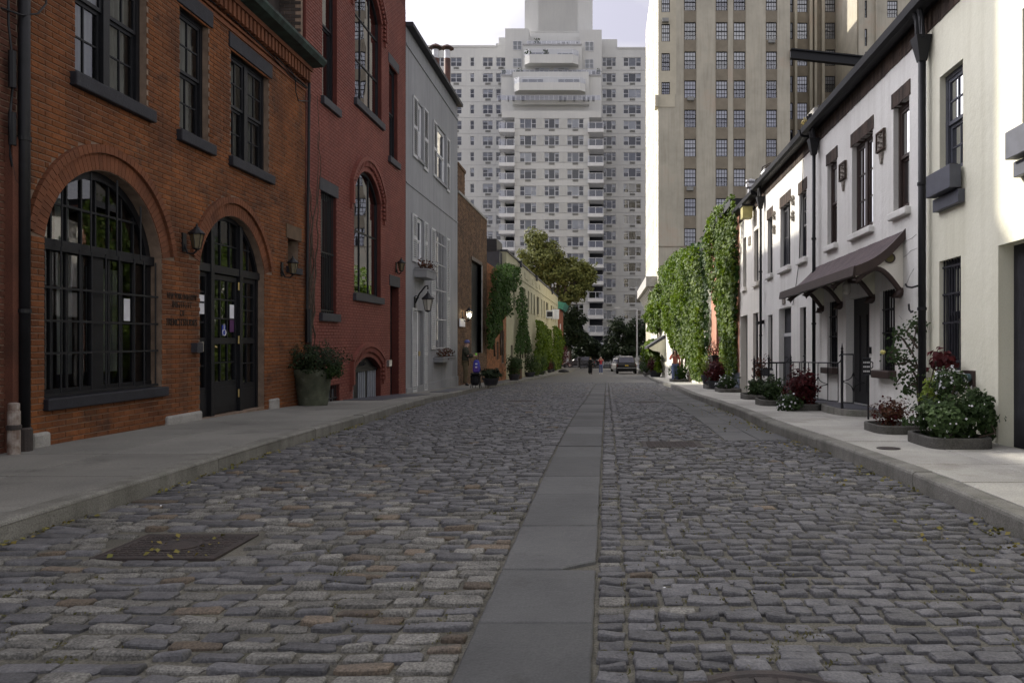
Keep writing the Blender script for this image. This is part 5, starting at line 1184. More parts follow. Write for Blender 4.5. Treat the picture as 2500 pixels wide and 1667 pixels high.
creeper('wall_creeper', 'broad bright creeper over the middle of the cream row', FL, [(1301, 782), (1316, 790), (1330, 806), (1338, 830), (1338, 905), (1300, 915), (1298, 840)], 5200, L_ivy, 0.24, 0.7, seed=6)
creeper('wall_creeper', 'rounded creeper at the far end of the cream row', FL, [(1344, 796), (1356, 806), (1365, 830), (1368, 898), (1342, 902), (1341, 840)], 3600, L_ivy, 0.3, 0.8, seed=8)

# ================================================================== RIGHT SIDE
m_brickBand = mat('dark brown band brick', (0.072, 0.048, 0.036), 0.9, scale=3, col2=(0.036, 0.027, 0.022), bump=0.4, island=0.35, fine=0.2)
def band(fa, u0, u1, v0, v1, d, parent, name='lintel_brick', w=0.072):
    n = max(2, int((u1 - u0) / w))
    for i in range(n):
        a, b = u0 + (u1 - u0) * i / n, u0 + (u1 - u0) * (i + 1) / n; j = random.uniform(-0.003, 0.003)
        MB().fbox(fa, a + 0.003, b - 0.003, v0 + random.uniform(-0.006, 0.006), v1, -0.1, d + j).build(name, m_brickBand, parent)
def eaves(fa, u0, u1, v, parent, ends=True):
    band(fa, u0, u1, v, v + 0.27, 0.012, parent, 'band_brick', 0.075)
    mb = MB(); prof = [(0.0, 0.27), (0.0, 0.43), (0.22, 0.43), (0.27, 0.38), (0.25, 0.28), (0.19, 0.25), (0.08, 0.25)]
    mb.prism([fa.P(u0, v + b, a) for a, b in prof], fa.P(u1, v, 0) - fa.P(u0, v, 0)); g = mb.build('gutter', m_black, parent)
    slab(fa, (u0, u1, v + 0.43, v + 0.47), -9, 0.10, 'roof', m_lintel, parent)
def downpipe(fa, px, v1, label, r=0.036, hopper=True):
    u = F * (fa.X + fa.s * 0.10) / (px - VX); c = fa.P(u, 0, 0.10); zb = SW(u); z1 = v1 + fa.k * u
    t = thing('downpipe', label, 'downpipe', (c.x, c.y, zb), 'black downpipes on the right houses')
    MB().lathe((c.x, c.y, 0), [(r, zb), (r, z1)], 12).build('pipe', m_black, t, smooth=True)
    if hopper:
        mb = MB(); a, b = 0.115, 0.05
        mb.hexa([(c.x - b, c.y - b, z1 - 0.32), (c.x + b, c.y - b, z1 - 0.32), (c.x + b, c.y + b, z1 - 0.32), (c.x - b, c.y + b, z1 - 0.32), (c.x - a, c.y - a, z1), (c.x + 0.09, c.y - a, z1), (c.x + 0.09, c.y + a, z1), (c.x - a, c.y + a, z1)]); mb.build('hopper', m_black, t)
        for o in (-0.08, 0.08): MB().tube([(c.x - 0.02, c.y + o, z1 - 0.05), (c.x - 0.04, c.y + o * 0.8, z1 + 0.25), (c.x - 0.10, c.y + o, z1 + 0.48)], 0.04, 8).build('spout', m_black, t)
    for f in (0.3, 0.62): MB().lathe((c.x, c.y, zb + (z1 - zb) * f), [(r + 0.012, 0), (r + 0.012, 0.04)], 12).build('bracket', m_black, t)
    return t
def upper(fa, parent, pf, pn, yt, yb, fm, cols=1, rows=1, sashes=2, gm=None, lint=True, sillm=None, rec=0.14, cur=None):
    """opening between far jamb pf and near jamb pn; top and bottom read at the near jamb"""
    return (fa.U(pn), fa.U(pf), fa.V(pn, yb), fa.V(pn, yt))
# ---- near cream house (right edge)
J = thing('cream_house', 'pale cream stucco house with blue grey window boxes at the right edge', 'house', (XR + 2, 8, SW(8)))
ju0, ju1 = 3.0, FR.U(2262); jt = FR.V(2268, 78)
j1 = (FR.U(2351), FR.U(2294), FR.V(2351, 405), FR.V(2351, 143)); j2 = (FR.U(2346), FR.U(2293), FR.V(2346, 905), FR.V(2346, 624))
jd = (5.6, FR.U(2437), SW(7) + 0.07, FR.V(2437, 600)); j3 = (FR.U(2600), FR.U(2496), j1[2], j1[3])
mb = wall_mesh(FR, [(ju0, -1), (ju1, -1), (ju1, jt), (ju0, jt)], [rloop(r) for r in (j1, j2, jd, j3)], 0.34); shell(mb, FR, ju0, ju1, -1, jt, 9); mb.build('wall', m_creamR, J)
eaves(FR, ju0, ju1 + 0.12, jt, J)
window(FR, j1, J, m_bluepaint, g_clear, 0.075, 0.06, 2, 2, 2, 0, None); window(FR, j3, J, m_bluepaint, g_clear, 0.075, 0.06, 2, 2, 2); window(FR, j2, J, m_navy, g_dark, 0.11, 0.06, 1, 1, 2)
gq = slab(FR, (j2[0], j2[1], j2[2] + 0.1, j2[2] + 0.13), -0.06, -0.04, 'grille', m_navy, J)
for i in range(8): u = j2[0] + (j2[1] - j2[0]) * (i + 0.5) / 8; MB().tube([FR.P(u, j2[2], -0.05), FR.P(u, j2[3], -0.05)], 0.010, 5).build('grille_bar', m_navy, gq)
for f in (0.42, 0.68, 0.93): slab(FR, (j2[0], j2[1], j2[2] + (j2[3] - j2[2]) * f, j2[2] + (j2[3] - j2[2]) * f + 0.025), -0.06, -0.04, 'grille_rail', m_navy, gq)
slab(FR, jd, -0.24, -0.17, 'door', m_navy, J)
for i in range(9): slab(FR, (jd[0] + 0.1 + i * 0.2, jd[0] + 0.13 + i * 0.2, jd[2], jd[3]), -0.17, -0.155, 'door_batten', m_navy, J)
slab(FR, (jd[0], jd[1], jd[2] - 0.06, jd[2]), -0.3, 0.02, 'threshold', m_steel, J)
for r in (j1, j3):
    t = thing('window_box', 'blue grey wooden window box on the cream house ' + ('left of the bright corner' if r is j1 else 'cut by the right edge'), 'window box', tuple(FR.P(r[0], r[2], 0)))
    slab(FR, (r[0] - 0.02, r[1] + 0.02, r[2] - 0.26, r[2] + 0.02), 0.03, 0.17, 'box', m_bluepaint, t, 0.006); slab(FR, (r[0], r[1], r[2] + 0.0, r[2] + 0.03), 0.06, 0.15, 'soil', m_soil, t)
    slab(FR, (r[0] - 0.05, r[1] + 0.03, r[2] - 0.44, r[2] - 0.28), -0.05, 0.08, 'sill', m_bluepaint, J, 0.006)
t = thing('hose_connection', 'square brown standpipe plate with two green capped inlets on the cream house', 'standpipe', tuple(FR.P(FR.U(2368), 0.9, 0)))
pr = (FR.U(2382), FR.U(2355), FR.V(2382, 944), FR.V(2382, 905)); slab(FR, pr, 0.0, 0.03, 'plate', m_brown, t); m_verd = mat('green bronze', (0.06, 0.10, 0.105), 0.6, 0.3, 9)
for f in (0.3, 0.75):
    c = FR.P(pr[0] + (pr[1] - pr[0]) * f, (pr[2] + pr[3]) / 2 + 0.01, 0); mb = MB(); mb.tube([c, c + Vector((-0.07, 0, 0)), c + Vector((-0.12, 0, -0.01)), c + Vector((-0.13, 0, -0.012))], [0.05, 0.045, 0.055, 0.03], 12); mb.build('inlet', m_verd, t)
downpipe(FR, 2251, FR.V(2251, 110), 'thick black downpipe between the cream and the white house', 0.05)
for a_ in ([(2232, 694), (2236, 700), (2248, 702), (2262, 698)], [(2240, 742), (2241, 756), (2246, 762), (2250, 760)]):
    tag(MB().tube([FR.P(*FR.uv(a, b), 0.12) for a, b in a_], 0.014, 6).build('wall_hook', m_black), 'black iron hook on the thick downpipe, ' + ('upper' if a_[0][1] < 720 else 'lower') + ' one', 'hook')

# ---- white house with hood
K = thing('white_house', 'white stucco house with dark brick lintels above a sloping door hood', 'house', (XR + 2, 13, SW(13)))
ku0, ku1 = ju1, FR.U(1986); kt = FR.V(2100, 246)
kk = [(FR.U(2220), FR.U(2181), FR.V(2220, 503), FR.V(2220, 233)), (FR.U(2131), FR.U(2080), FR.V(2131, 550), FR.V(2131, 316)), (FR.U(2043.5), FR.U(2020), FR.V(2043, 592), FR.V(2043, 386))]
kl_ = [(FR.U(2185), FR.U(2148), FR.V(2185, 905), FR.V(2185, 703)), (FR.U(2045), FR.U(2020), FR.V(2045, 897), FR.V(2045, 732))]
kd = (FR.U(2122.5), FR.U(2065), SW(12.2) + 0.12 + 0.13, FR.V(2122, 718))
mb = wall_mesh(FR, [(ku0, -1), (ku1, -1), (ku1, kt), (ku0, kt)], [rloop(r) for r in kk + kl_ + [kd]], 0.34); shell(mb, FR, ku0, ku1, -1, kt, 9); mb.build('wall', m_white, K)
eaves(FR, ku0 + 0.12, ku1, kt, K)
window(FR, kk[0], K, m_brown, g_clear, 0.075, 0.07, 1, 1, 2, 0, m_curtain, 0.5); window(FR, kk[1], K, m_brown, g_clear, 0.08, 0.06, 2, 3, 1, 1, None); window(FR, kk[2], K, m_brown, g_clear, 0.07, 0.06, 1, 1, 2)
for r in kk:
    slab(FR, (r[0] - 0.05, r[1] + 0.05, r[2] - 0.11, r[2]), -0.2, 0.08, 'sill', m_white, K, 0.02); band(FR, r[0] - 0.05, r[1] + 0.06, r[3], r[3] + 0.22, 0.012, K)
for r in kl_:
    window(FR, r, K, m_black, g_dark, 0.075, 0.05, 1, 1, 2); slab(FR, (r[0] - 0.06, r[1] + 0.08, r[2] - 0.12, r[2]), -0.2, 0.12, 'sill', m_brown, K, 0.015)
    gq = slab(FR, (r[0], r[1], r[2] + (r[3] - r[2]) * 0.46, r[2] + (r[3] - r[2]) * 0.46 + 0.02), -0.05, -0.035, 'grille', m_black, K); slab(FR, (r[0], r[1], r[3] - 0.3, r[3] - 0.28), -0.05, -0.035, 'grille_rail', m_lintel, gq)
    for i in range(6): u = r[0] + (r[1] - r[0]) * (i + 0.5) / 6; MB().tube([FR.P(u, r[2], -0.043), FR.P(u, r[3], -0.043)], 0.009, 5).build('grille_bar', m_black, gq)
dk = slab(FR, kd, -0.20, -0.145, 'door', m_black, K)
for i in range(3): u = kd[0] + (kd[1] - kd[0]) * (0.2 + 0.3 * i); slab(FR, (u - 0.1, u + 0.08, kd[2] + 0.2, kd[3] - 0.3), -0.145, -0.13, 'door_panel', m_black, dk)
MB().tube([FR.P(kd[0] + 0.25, kd[2] + 0.95, -0.11), FR.P(kd[0] + 0.25, kd[2] + 1.15, -0.11)], 0.012, 6).build('handle', m_galv, dk)
slab(FR, (kd[0] - 0.35, kd[1], -0.5, kd[2] - 0.0), -0.3, 0.02, 'door_step', m_steel, K)
slab(FR, (FR.U(2128), FR.U(2124), FR.V(2126, 863), FR.V(2126, 847)), 0, 0.04, 'door_bell', m_black, K)
m_plaq = mat('relief plaque', (0.36, 0.33, 0.29), 0.9, scale=22, col2=(0.09, 0.075, 0.06), bump=0.8, bscale=60)
def plaque(fa, pf, pn, yt, yb, parent):
    r = (fa.U(pn), fa.U(pf), fa.V(pn, yb), fa.V(pn, yt)); p = slab(fa, r, 0, 0.025, 'relief_plaque', m_plaq, parent); u0, u1, v0, v1 = r
    for a, b, c, d in ((u0, u1, v0, v0 + 0.03), (u0, u1, v1 - 0.03, v1), (u0, u0 + 0.03, v0 + 0.03, v1 - 0.03), (u1 - 0.03, u1, v0 + 0.03, v1 - 0.03)): slab(fa, (a, b, c, d), 0.02, 0.045, 'moulding', m_brickBand, p)
    cu, cv = (u0 + u1) / 2, (v0 + v1) / 2
    for i in range(7):
        a = i * 0.9; MB().lathe(fa.P(cu + 0.07 * math.cos(a), cv + 0.10 * math.sin(a), 0.025), [(0.0, -0.03), (0.035, 0), (0.0, 0.03)], 8).build('boss', m_plaq, p)
    MB().hexa([fa.P(cu - 0.03, v0 - 0.2, 0), fa.P(cu + 0.03, v0 - 0.2, 0), fa.P(cu + 0.09, v0 - 0.03, 0), fa.P(cu - 0.09, v0 - 0.03, 0), fa.P(cu - 0.02, v0 - 0.2, 0.03), fa.P(cu + 0.02, v0 - 0.2, 0.03), fa.P(cu + 0.08, v0 - 0.03, 0.03), fa.P(cu - 0.08, v0 - 0.03, 0.03)]).build('pendant', m_plaq, p)
plaque(FR, 2144, 2163.5, 312, 362, K); plaque(FR, 2053, 2068, 391, 434, K)
# plaster cracks
for pts in (((2205, 700), (2215, 690), (2222, 672), (2232, 655)), ((2206, 628), (2215, 622), (2224, 612), (2240, 606)), ((2208, 597), (2213, 588), (2226, 582), (2238, 572)), ((2195, 770), (2203, 780))):
    MB().tube([FR.P(*FR.uv(a, b), 0.001) for a, b in pts], 0.004, 4).build('crack', mat('crack grey', (0.33, 0.32, 0.30), 0.9), K)
# hood over the door
hd = thing('door_hood', 'sloping dark brown hood on four scroll brackets over the white house door', 'hood', tuple(FR.P(13.8, 2.2, 0)))
hn, hf = FR.U(2209.5), 16.22; dO = 0.72; vi = FR.V(2209.5, 562); vo = CH + 1.12 - FR.k * 11.4
def hood_pt(u, f, top): d = dO * f; v = vi + (vo - vi) * f - 0.10 * math.sin(math.pi * f) * 0.9; return FR.P(u, v - (0 if top else 0.085), d)
NF = 8; NU = 26; mb = MB(); vs = []
for i in range(NU + 1):
    u = hn + (hf - hn) * i / NU; sag = 0.003 * math.sin(i * 1.9) * (1 if 0 < i < NU else 0)
    for k in range(NF + 1): p = hood_pt(u, k / NF, True); p.z += sag; vs.append(p)
    for k in range(NF + 1): vs.append(hood_pt(u, k / NF, False))
w_ = 2 * (NF + 1); fs = []
for i in range(NU):
    for k in range(NF):
        a = i * w_ + k; fs.append((a, a + 1, a + w_ + 1, a + w_)); b = a + NF + 1; fs.append((b, b + w_, b + w_ + 1, b + 1))
    a = i * w_ + NF; fs.append((a, a + NF + 1, a + w_ + NF + 1, a + w_))
for e in (0, NU):
    for k in range(NF): a = e * w_ + k; fs.append((a, a + NF + 1, a + NF + 2, a + 1))
mb.add(vs, fs).build('roof', mat('brown roofing felt', (0.105, 0.075, 0.078), 0.8, scale=6, col2=(0.06, 0.045, 0.05), bump=0.5), hd)
ed_ = MB()
for f in (0.97, ): ed_.prism([hood_pt(hn, f, True) + Vector((-0.03, 0, 0.02)), hood_pt(hn, f, True) + Vector((-0.05, 0, -0.12)), hood_pt(hn, f, True) + Vector((0.03, 0, -0.12)), hood_pt(hn, f, True) + Vector((0.04, 0, 0.02))], hood_pt(hf, f, True) - hood_pt(hn, f, True))
ed_.build('fascia', m_brown, hd)
vg = MB()
for k in range(NF): a, b = hood_pt(hn - 0.03, k / NF, True), hood_pt(hn - 0.03, (k + 1) / NF, True); dn = Vector((0, 0, -0.13)); up = Vector((0, 0, 0.02)); o = Vector((0, 0.05, 0)); vg.hexa([a + dn, b + dn, b + up, a + up, a + dn + o, b + dn + o, b + up + o, a + up + o])
vg.build('verge_board', m_brown, hd)
def bracket(u, full):
    # plaster cheek between the roof and the scroll
    n = 12; top = [hood_pt(u, i / n, False) for i in range(n + 1)]; vb = vi - 0.86
    def curve(f): return vo - 0.34 + 0.37 * math.sin(math.pi / 2 * min(1, f / 0.6)) - (0.0 if f < 0.6 else 0.17 * ((f - 0.6) / 0.4) ** 1.3)
    bot = [FR.P(u, curve(i / n), dO * 0.92 * i / n) for i in range(n + 1)]
    mb = MB(); vs = top + bot; N_ = n + 1
    mb.add(vs, [(i, i + 1, N_ + i + 1, N_ + i) for i in range(n)]); mb.add([p + Vector((0, 0.07, 0)) for p in vs], [(i, N_ + i, N_ + i + 1, i + 1) for i in range(n)])
    mb.build('cheek', m_creamR if not full else m_white2, hd)
    pts = [p + Vector((0, 0.035, -0.02)) for p in bot]; MB().tube(pts, [0.055] + [0.045] * (n - 1) + [0.05], 8).build('bracket', m_brown, hd, smooth=True)
    e = bot[0]; MB().tube([e + Vector((0.03, 0.035, 0.03)), e + Vector((-0.06, 0.035, -0.03)), e + Vector((-0.13, 0.035, -0.05)), e + Vector((-0.10, 0.035, 0.01))], [0.06, 0.065, 0.05, 0.03], 8).build('scroll_end', m_brown, hd, smooth=True)
    e = bot[-1]; MB().tube([e + Vector((0.05, 0.035, -0.01)), e + Vector((-0.02, 0.035, -0.04)), e + Vector((0.03, 0.035, -0.07))], [0.04, 0.05, 0.03], 8).build('scroll_end', m_brown, hd, smooth=True)
for u, fl in ((11.45, True), (12.65, False), (14.37, False), (15.6, False)): bracket(u, fl)
# tile medallion on the near cheek
c = FR.P(11.44, FR.V(2175, 640), 0.20); md = MB(); n = 24
for r0, r1, dd in ((0.062, 0.082, 0.02),): 
    for i in range(n):
        a, b = 2 * math.pi * i / n, 2 * math.pi * (i + 1) / n; q2 = lambda an, r, o: (c.x + r * math.cos(an), c.y - o, c.z + r * 0.92 * math.sin(an))
        md.hexa([q2(a, r0, 0), q2(b, r0, 0), q2(b, r1, 0), q2(a, r1, 0), q2(a, r0, dd), q2(b, r0, dd), q2(b, r1, dd), q2(a, r1, dd)])
mo = md.build('medallion', m_brown, hd)
MB().prism([(c.x + 0.062 * math.cos(2 * math.pi * i / n), c.y - 0.002, c.z + 0.058 * math.sin(2 * math.pi * i / n)) for i in range(n)], (0, -0.01, 0)).build('tile', mat('ochre tile', (0.20, 0.14, 0.03), 0.4, scale=40, col2=(0.06, 0.08, 0.04)), mo)
lt = thing('porch_light', 'small caged lamp under the door hood', 'lamp', tuple(FR.P(12.4, 2.05, 0.1)))
MB().lathe(FR.P(13.3, vo - 0.10, 0.25), [(0.02, 0.1), (0.07, 0.02), (0.07, -0.10), (0.04, -0.14)], 12).build('globe', m_milk, lt); MB().fbox(FR, 13.22, 13.4, vo - 0.05, vo + 0.12, 0.0, 0.25).build('arm', m_brown, lt)
# ---- second white house
W_ = thing('white_house', 'white stucco house with scroll ornaments between its upper windows', 'house', (XR + 2, 19, SW(19)))
wu0, wu1 = ku1, FR.U(1857); wt = FR.V(1925, 422)
wk = [(FR.U(1969), FR.U(1951), FR.V(1969, 626), FR.V(1969, 462)), (FR.U(1929.5), FR.U(1905), FR.V(1929, 646), FR.V(1929, 490)), (FR.U(1886), FR.U(1874), FR.V(1886, 666), FR.V(1886, 528))]
wl = [(FR.U(1968), FR.U(1953), FR.V(1968, 910), FR.V(1968, 748)), (FR.U(1886), FR.U(1875), FR.V(1886, 900), FR.V(1886, 767))]
wd = (FR.U(1931.5), FR.U(1901.5), SW(18.5) + 0.2, FR.V(1931, 747))
mb = wall_mesh(FR, [(wu0, -1), (wu1, -1), (wu1, wt), (wu0, wt)], [rloop(r) for r in wk + wl + [wd]], 0.4); shell(mb, FR, wu0, wu1, -1, wt, 9); mb.build('wall', m_white, W_)
eaves(FR, wu0 + 0.1, wu1, wt, W_)
for i, r in enumerate(wk):
    window(FR, r, W_, m_lintel, g_clear, 0.08, 0.06, 1 if i != 1 else 2, 2, 2 if i != 1 else 1, 1 if i == 1 else 0)
    slab(FR, (r[0] - 0.06, r[1] + 0.06, r[2] - 0.12, r[2]), -0.2, 0.08, 'sill', m_white, W_, 0.02); band(FR, r[0] - 0.06, r[1] + 0.06, r[3], r[3] + 0.26, 0.012, W_)
for r in wl: window(FR, r, W_, m_black, g_dark, 0.08, 0.05, 1, 1, 2); slab(FR, (r[0] - 0.06, r[1] + 0.06, r[2] - 0.12, r[2]), -0.2, 0.08, 'sill', m_white, W_)
dk = slab(FR, (wd[0], wd[1], wd[2], wd[3] - 0.65), -0.2, -0.13, 'door', m_lintel, W_); slab(FR, (wd[0], wd[1], wd[3] - 0.62, wd[3]), -0.2, -0.15, 'transom_light', m_navy, W_); slab(FR, (wd[0], wd[1], wd[3] - 0.68, wd[3] - 0.6), -0.18, -0.11, 'transom_bar', m_shutter, W_)
for px, yv in ((1938, 508), (1892, 543)):
    u, v = FR.uv(px, yv)
    for sgn in (-1, 1): MB().tube([FR.P(u + 0.16 * math.cos(a) * (1 - a / 12) * 0.7, v + sgn * 0.16 + sgn * 0.13 * math.sin(a) * (1 - a / 12), 0.03) for a in np.linspace(0, 7, 20)], 0.025, 6).build('scroll_ornament', m_plaq, W_)
slab(FR, (FR.U(1918), FR.U(1912), FR.V(1915, 742), FR.V(1915, 724)), 0, 0.03, 'number_plaque', m_plaq, W_)
MB().tube([FR.P(*FR.uv(a, b), 0.02) for a, b in ((1963, 390), (1962, 430), (1953, 640), (1945, 700), (1938, 745))], 0.008, 4).build('cable', m_black, W_)
t = thing('security_light', 'small dark floodlight on the second white house', 'lamp', tuple(FR.P(FR.U(1866), 2.3, 0))); c = FR.P(*FR.uv(1865, 788), 0); MB().hexa([c + Vector(p) for p in ((0, -0.05, -0.02), (-0.2, -0.09, -0.06), (-0.2, 0.09, -0.06), (0, 0.05, -0.02), (0, -0.05, 0.08), (-0.2, -0.09, 0.02), (-0.2, 0.09, 0.02), (0, 0.05, 0.08))]).build('hood', m_black, t)
downpipe(FR, 1987, FR.V(1987, 352), 'black downpipe between the two white stucco houses')
downpipe(FR, 1857, FR.V(1857, 490), 'black downpipe at the far end of the second white house')
# ---- third pale house
M_ = thing('pale_house', 'narrow pale stucco house next to the creeper covered salmon house', 'house', (XR + 2, 23, SW(23)))
mu0, mu1 = wu1, FR.U(1806); mt = FR.V(1835, 518)
mk = [(FR.U(1852), FR.U(1841), FR.V(1852, 686), FR.V(1852, 556)), (FR.U(1822), FR.U(1814), FR.V(1822, 700), FR.V(1822, 577)), (FR.U(1851), FR.U(1838.5), FR.V(1851, 896), FR.V(1851, 762)), (FR.U(1825), FR.U(1807.5), SW(25) + 0.25, FR.V(1825, 768))]
mb = wall_mesh(FR, [(mu0, -1), (mu1, -1), (mu1, mt), (mu0, mt)], [rloop(r) for r in mk], 0.4); shell(mb, FR, mu0, mu1, -1, mt, 9); mb.build('wall', m_white2, M_)
eaves(FR, mu0 + 0.1, mu1, mt, M_)
for r in mk[:3]: window(FR, r, M_, m_navy, g_clear, 0.09, 0.06, 1, 1, 2); slab(FR, (r[0] - 0.06, r[1] + 0.06, r[2] - 0.12, r[2]), -0.2, 0.08, 'sill', m_white2, M_)
slab(FR, mk[3], -0.26, -0.2, 'door', m_navy, M_); slab(FR, (FR.U(1833), FR.U(1828), FR.V(1830, 599), FR.V(1830, 578)), 0, 0.03, 'vent_plaque', m_plaq, M_)
t = thing('eave_lantern', 'pale yellow box lantern under the eave of the pale house', 'lantern', tuple(FR.P(FR.U(1842), mt - 0.2, 0.2))); c = FR.P(FR.U(1841), mt + 0.02, 0.22); MB().box(c.x - 0.14, c.x + 0.14, c.y - 0.2, c.y + 0.2, c.z - 0.28, c.z + 0.05).build('case', mat('yellow lamp case', (0.42, 0.38, 0.16), 0.6), t); MB().box(c.x - 0.17, c.x + 0.17, c.y - 0.23, c.y + 0.23, c.z + 0.05, c.z + 0.1).build('cap', m_black, t)
# ---- salmon house under creeper
S_ = thing('salmon_house', 'salmon stucco house with slate blue base under thick creeper', 'house', (XR + 2, 29, SW(29)))
su0, su1 = mu1, FR.U(1736); st = FR.V(1740, 575); sw_ = (FR.U(1762), FR.U(1749), FR.V(1762, 852), FR.V(1762, 760)); sw2 = (FR.U(1741), FR.U(1737), FR.V(1741, 733), FR.V(1741, 640))
mb = wall_mesh(FR, [(su0, -1), (su1, -1), (su1, st), (su0, st)], [rloop(sw_), rloop(sw2)], 0.2); shell(mb, FR, su0, su1, -1, st, 9); mb.build('wall', m_orange, S_)
slab(FR, (su0 + 0.01, su1, -1, SW(30) + 0.36 + 0.62), 0, 0.02, 'base', mat('slate blue paint', (0.10, 0.12, 0.16), 0.7, 0.2, 4), S_)
window(FR, sw_, S_, m_navy, g_clear, 0.1, 0.07, 2, 2, 2); window(FR, sw2, S_, m_brown, g_clear, 0.1, 0.07, 1, 1, 2)
slab(FR, (su0 + 0.05, su1, st, st + 0.22), -9, 0.3, 'gutter', m_black, S_)
window_box('window_box', 'black window box of orange flowers on the salmon house', FR, 1762, 1748, 868, 886, m_black, L_brownred, 0.35, 0.5, 220, L_pink)
creeper('wall_creeper', 'tall sunlit creeper column covering the salmon house front', FR, [(1812, 500), (1795, 493), (1770, 500), (1750, 530), (1738, 560), (1738, 620), (1750, 690), (1762, 740), (1766, 800), (1764, 870), (1770, 920), (1800, 922), (1806, 850), (1806, 720), (1808, 600)], 9000, L_ivy, 0.14, 0.42, seed=11, noise_cut=-0.32)
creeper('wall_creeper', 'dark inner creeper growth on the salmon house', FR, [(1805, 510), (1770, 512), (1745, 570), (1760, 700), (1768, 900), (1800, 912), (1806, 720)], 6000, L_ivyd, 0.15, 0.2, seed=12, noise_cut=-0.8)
# ---- house wholly under creeper
O_ = thing('creeper_house', 'long house wholly covered by bright green creeper beside the tower', 'house', (XR + 2, 45, SW(45)))
ou0, ou1 = su1, 56.0; ot = 5.6
mb = wall_mesh(FR, [(ou0, -2), (ou1, -2), (ou1, ot), (ou0, ot)], [], 0.2); shell(mb, FR, ou0, ou1, -2, ot, 9); mb.build('wall', m_white2, O_); slab(FR, (ou0, ou1, ot, ot + 0.2), -9, 0.3, 'gutter', m_black, O_)
creeper('wall_creeper', 'broad wall of sunlit creeper on the long house beside the tower', FR, [(1731, 590), (1718, 600), (1690, 610), (1655, 628), (1632, 655), (1636, 700), (1630, 760), (1634, 800), (1655, 850), (1680, 872), (1690, 925), (1737, 930)], 17000, L_ivy, 0.17, 0.75, seed=21, noise_cut=-0.32)
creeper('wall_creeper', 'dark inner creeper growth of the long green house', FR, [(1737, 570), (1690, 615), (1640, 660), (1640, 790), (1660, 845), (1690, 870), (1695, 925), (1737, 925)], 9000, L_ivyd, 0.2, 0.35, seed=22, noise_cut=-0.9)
# ---- far white house with little hood
V_ = thing('far_white_house', 'far white house with small hood before the tower base', 'house', (XR + 2, 66, SW(66)))
vu0, vu1 = ou1, 74.8; vt_ = 5.4; vw = [(vu0 + 1.4 + 2.5 * i, vu0 + 2.5 + 2.5 * i, 3.0, 4.6) for i in range(7)] + [(vu0 + 1.4 + 2.5 * i, vu0 + 2.5 + 2.5 * i, 0.2, 1.9) for i in range(7)]
mb = wall_mesh(FR, [(vu0, -2), (vu1, -2), (vu1, vt_), (vu0, vt_)], [rloop(r) for r in vw], 0.2); shell(mb, FR, vu0, vu1, -2, vt_, 6); mb.build('wall', m_white2, V_)
for r in vw: window(FR, r, V_, m_black, g_dark, 0.1, 0.08, 1, 1, 2)
slab(FR, (vu0, vu1, vt_, vt_ + 0.2), -6, 0.25, 'gutter', m_black, V_)
t = thing('door_hood', 'small grey hood on the far white house', 'hood', tuple(FR.P(58, 1.2, 0))); MB().prism([FR.P(56.3, 2.75, 0), FR.P(56.3, 1.9, 1.3), FR.P(56.3, 1.75, 1.3), FR.P(56.3, 2.5, 0)], (0, 4.5, -0.05)).build('roof', m_lintel, t)
MB().prism([FR.P(56.35, 2.5, 0), FR.P(56.35, 1.78, 1.2), FR.P(56.35, 1.6, 0.9), FR.P(56.35, 1.5, 0.4), FR.P(56.35, 0.9, 0)], (0, 0.15, 0)).build('cheek', m_creamR, t)
creeper('wall_creeper', 'far creeper mass on the white house at the tower foot', FR, [(1640, 690), (1618, 716), (1602, 770), (1596, 800), (1612, 815), (1622, 790), (1632, 780)], 4200, L_ivy, 0.28, 1.1, seed=31, noise_cut=-0.7)
creeper('wall_creeper', 'lower far creeper mass under the small hood', FR, [(1612, 828), (1601, 835), (1593, 880), (1596, 902), (1624, 900), (1620, 850)], 2600, L_ivy, 0.3, 1.0, seed=33, noise_cut=-0.7)
# ---- on the right roofs
t = thing('roof_pier', 'grey stone pier with straw tufts on the white house roof', 'pier', (XR + 1, 16, 6)); Y = 17.0
bx = lambda px0, px1, y0, y1, Y, dp=0.6: ((px0 - VX) * Y / F, (px1 - VX) * Y / F, Y, Y + dp, CH + (VY - y1) * Y / F, CH + (VY - y0) * Y / F)
MB().box(*bx(1988, 2030, 262, 330, Y)).build('pier', m_stone, t); MB().tube([((2000 - VX) * Y / F, Y, 5.6), ((1999 - VX) * Y / F, Y, CH + (VY - 256) * Y / F)], 0.02, 5).build('post', m_iron, t)
for px, py, n in ((1974, 300, 90), (2025, 256, 60)):
    P_, N_ = blob(((px - VX) * 17.3 / F, 17.3, CH + (VY - py) * 17.3 / F), (0.16, 0.2, 0.12), n, 0.3, 0.6, px); leaves_mesh('straw_tuft', P_, N_, 0.06, L_straw, t)
t = thing('roof_pier', 'grey stone pier under the far end of the steel beam', 'pier', (XR + 3, 14, 6)); MB().box(*bx(2108, 2140, 138, 230, 14.2)).build('pier', m_stone, t); MB().tube([((2116 - VX) * 14.1 / F, 14.1, 6), ((2116 - VX) * 14.1 / F, 14.1, CH + (VY - 128) * 14.1 / F)], 0.03, 6).build('post', m_iron, t)
t = thing('roof_unit', 'small pale roof unit with cables behind the gutter', 'roof unit', (XR + 0.8, 21, 5.7)); MB().box(*bx(1866, 1884, 412, 436, 21.5)).build('case', m_whitepaint, t)
for o in (0, 8, 16): MB().tube([((1846 - VX + o) * 22 / F, 22, CH + (VY - 470) * 22 / F), ((1862 - VX + o) * 22 / F, 22, CH + (VY - 408) * 22 / F), ((1880 - VX + o) * 22 / F, 22, CH + (VY - 398) * 22 / F), ((1896 - VX + o) * 22 / F, 22, CH + (VY - 415) * 22 / F)], 0.02, 5).build('cable', m_iron, t)
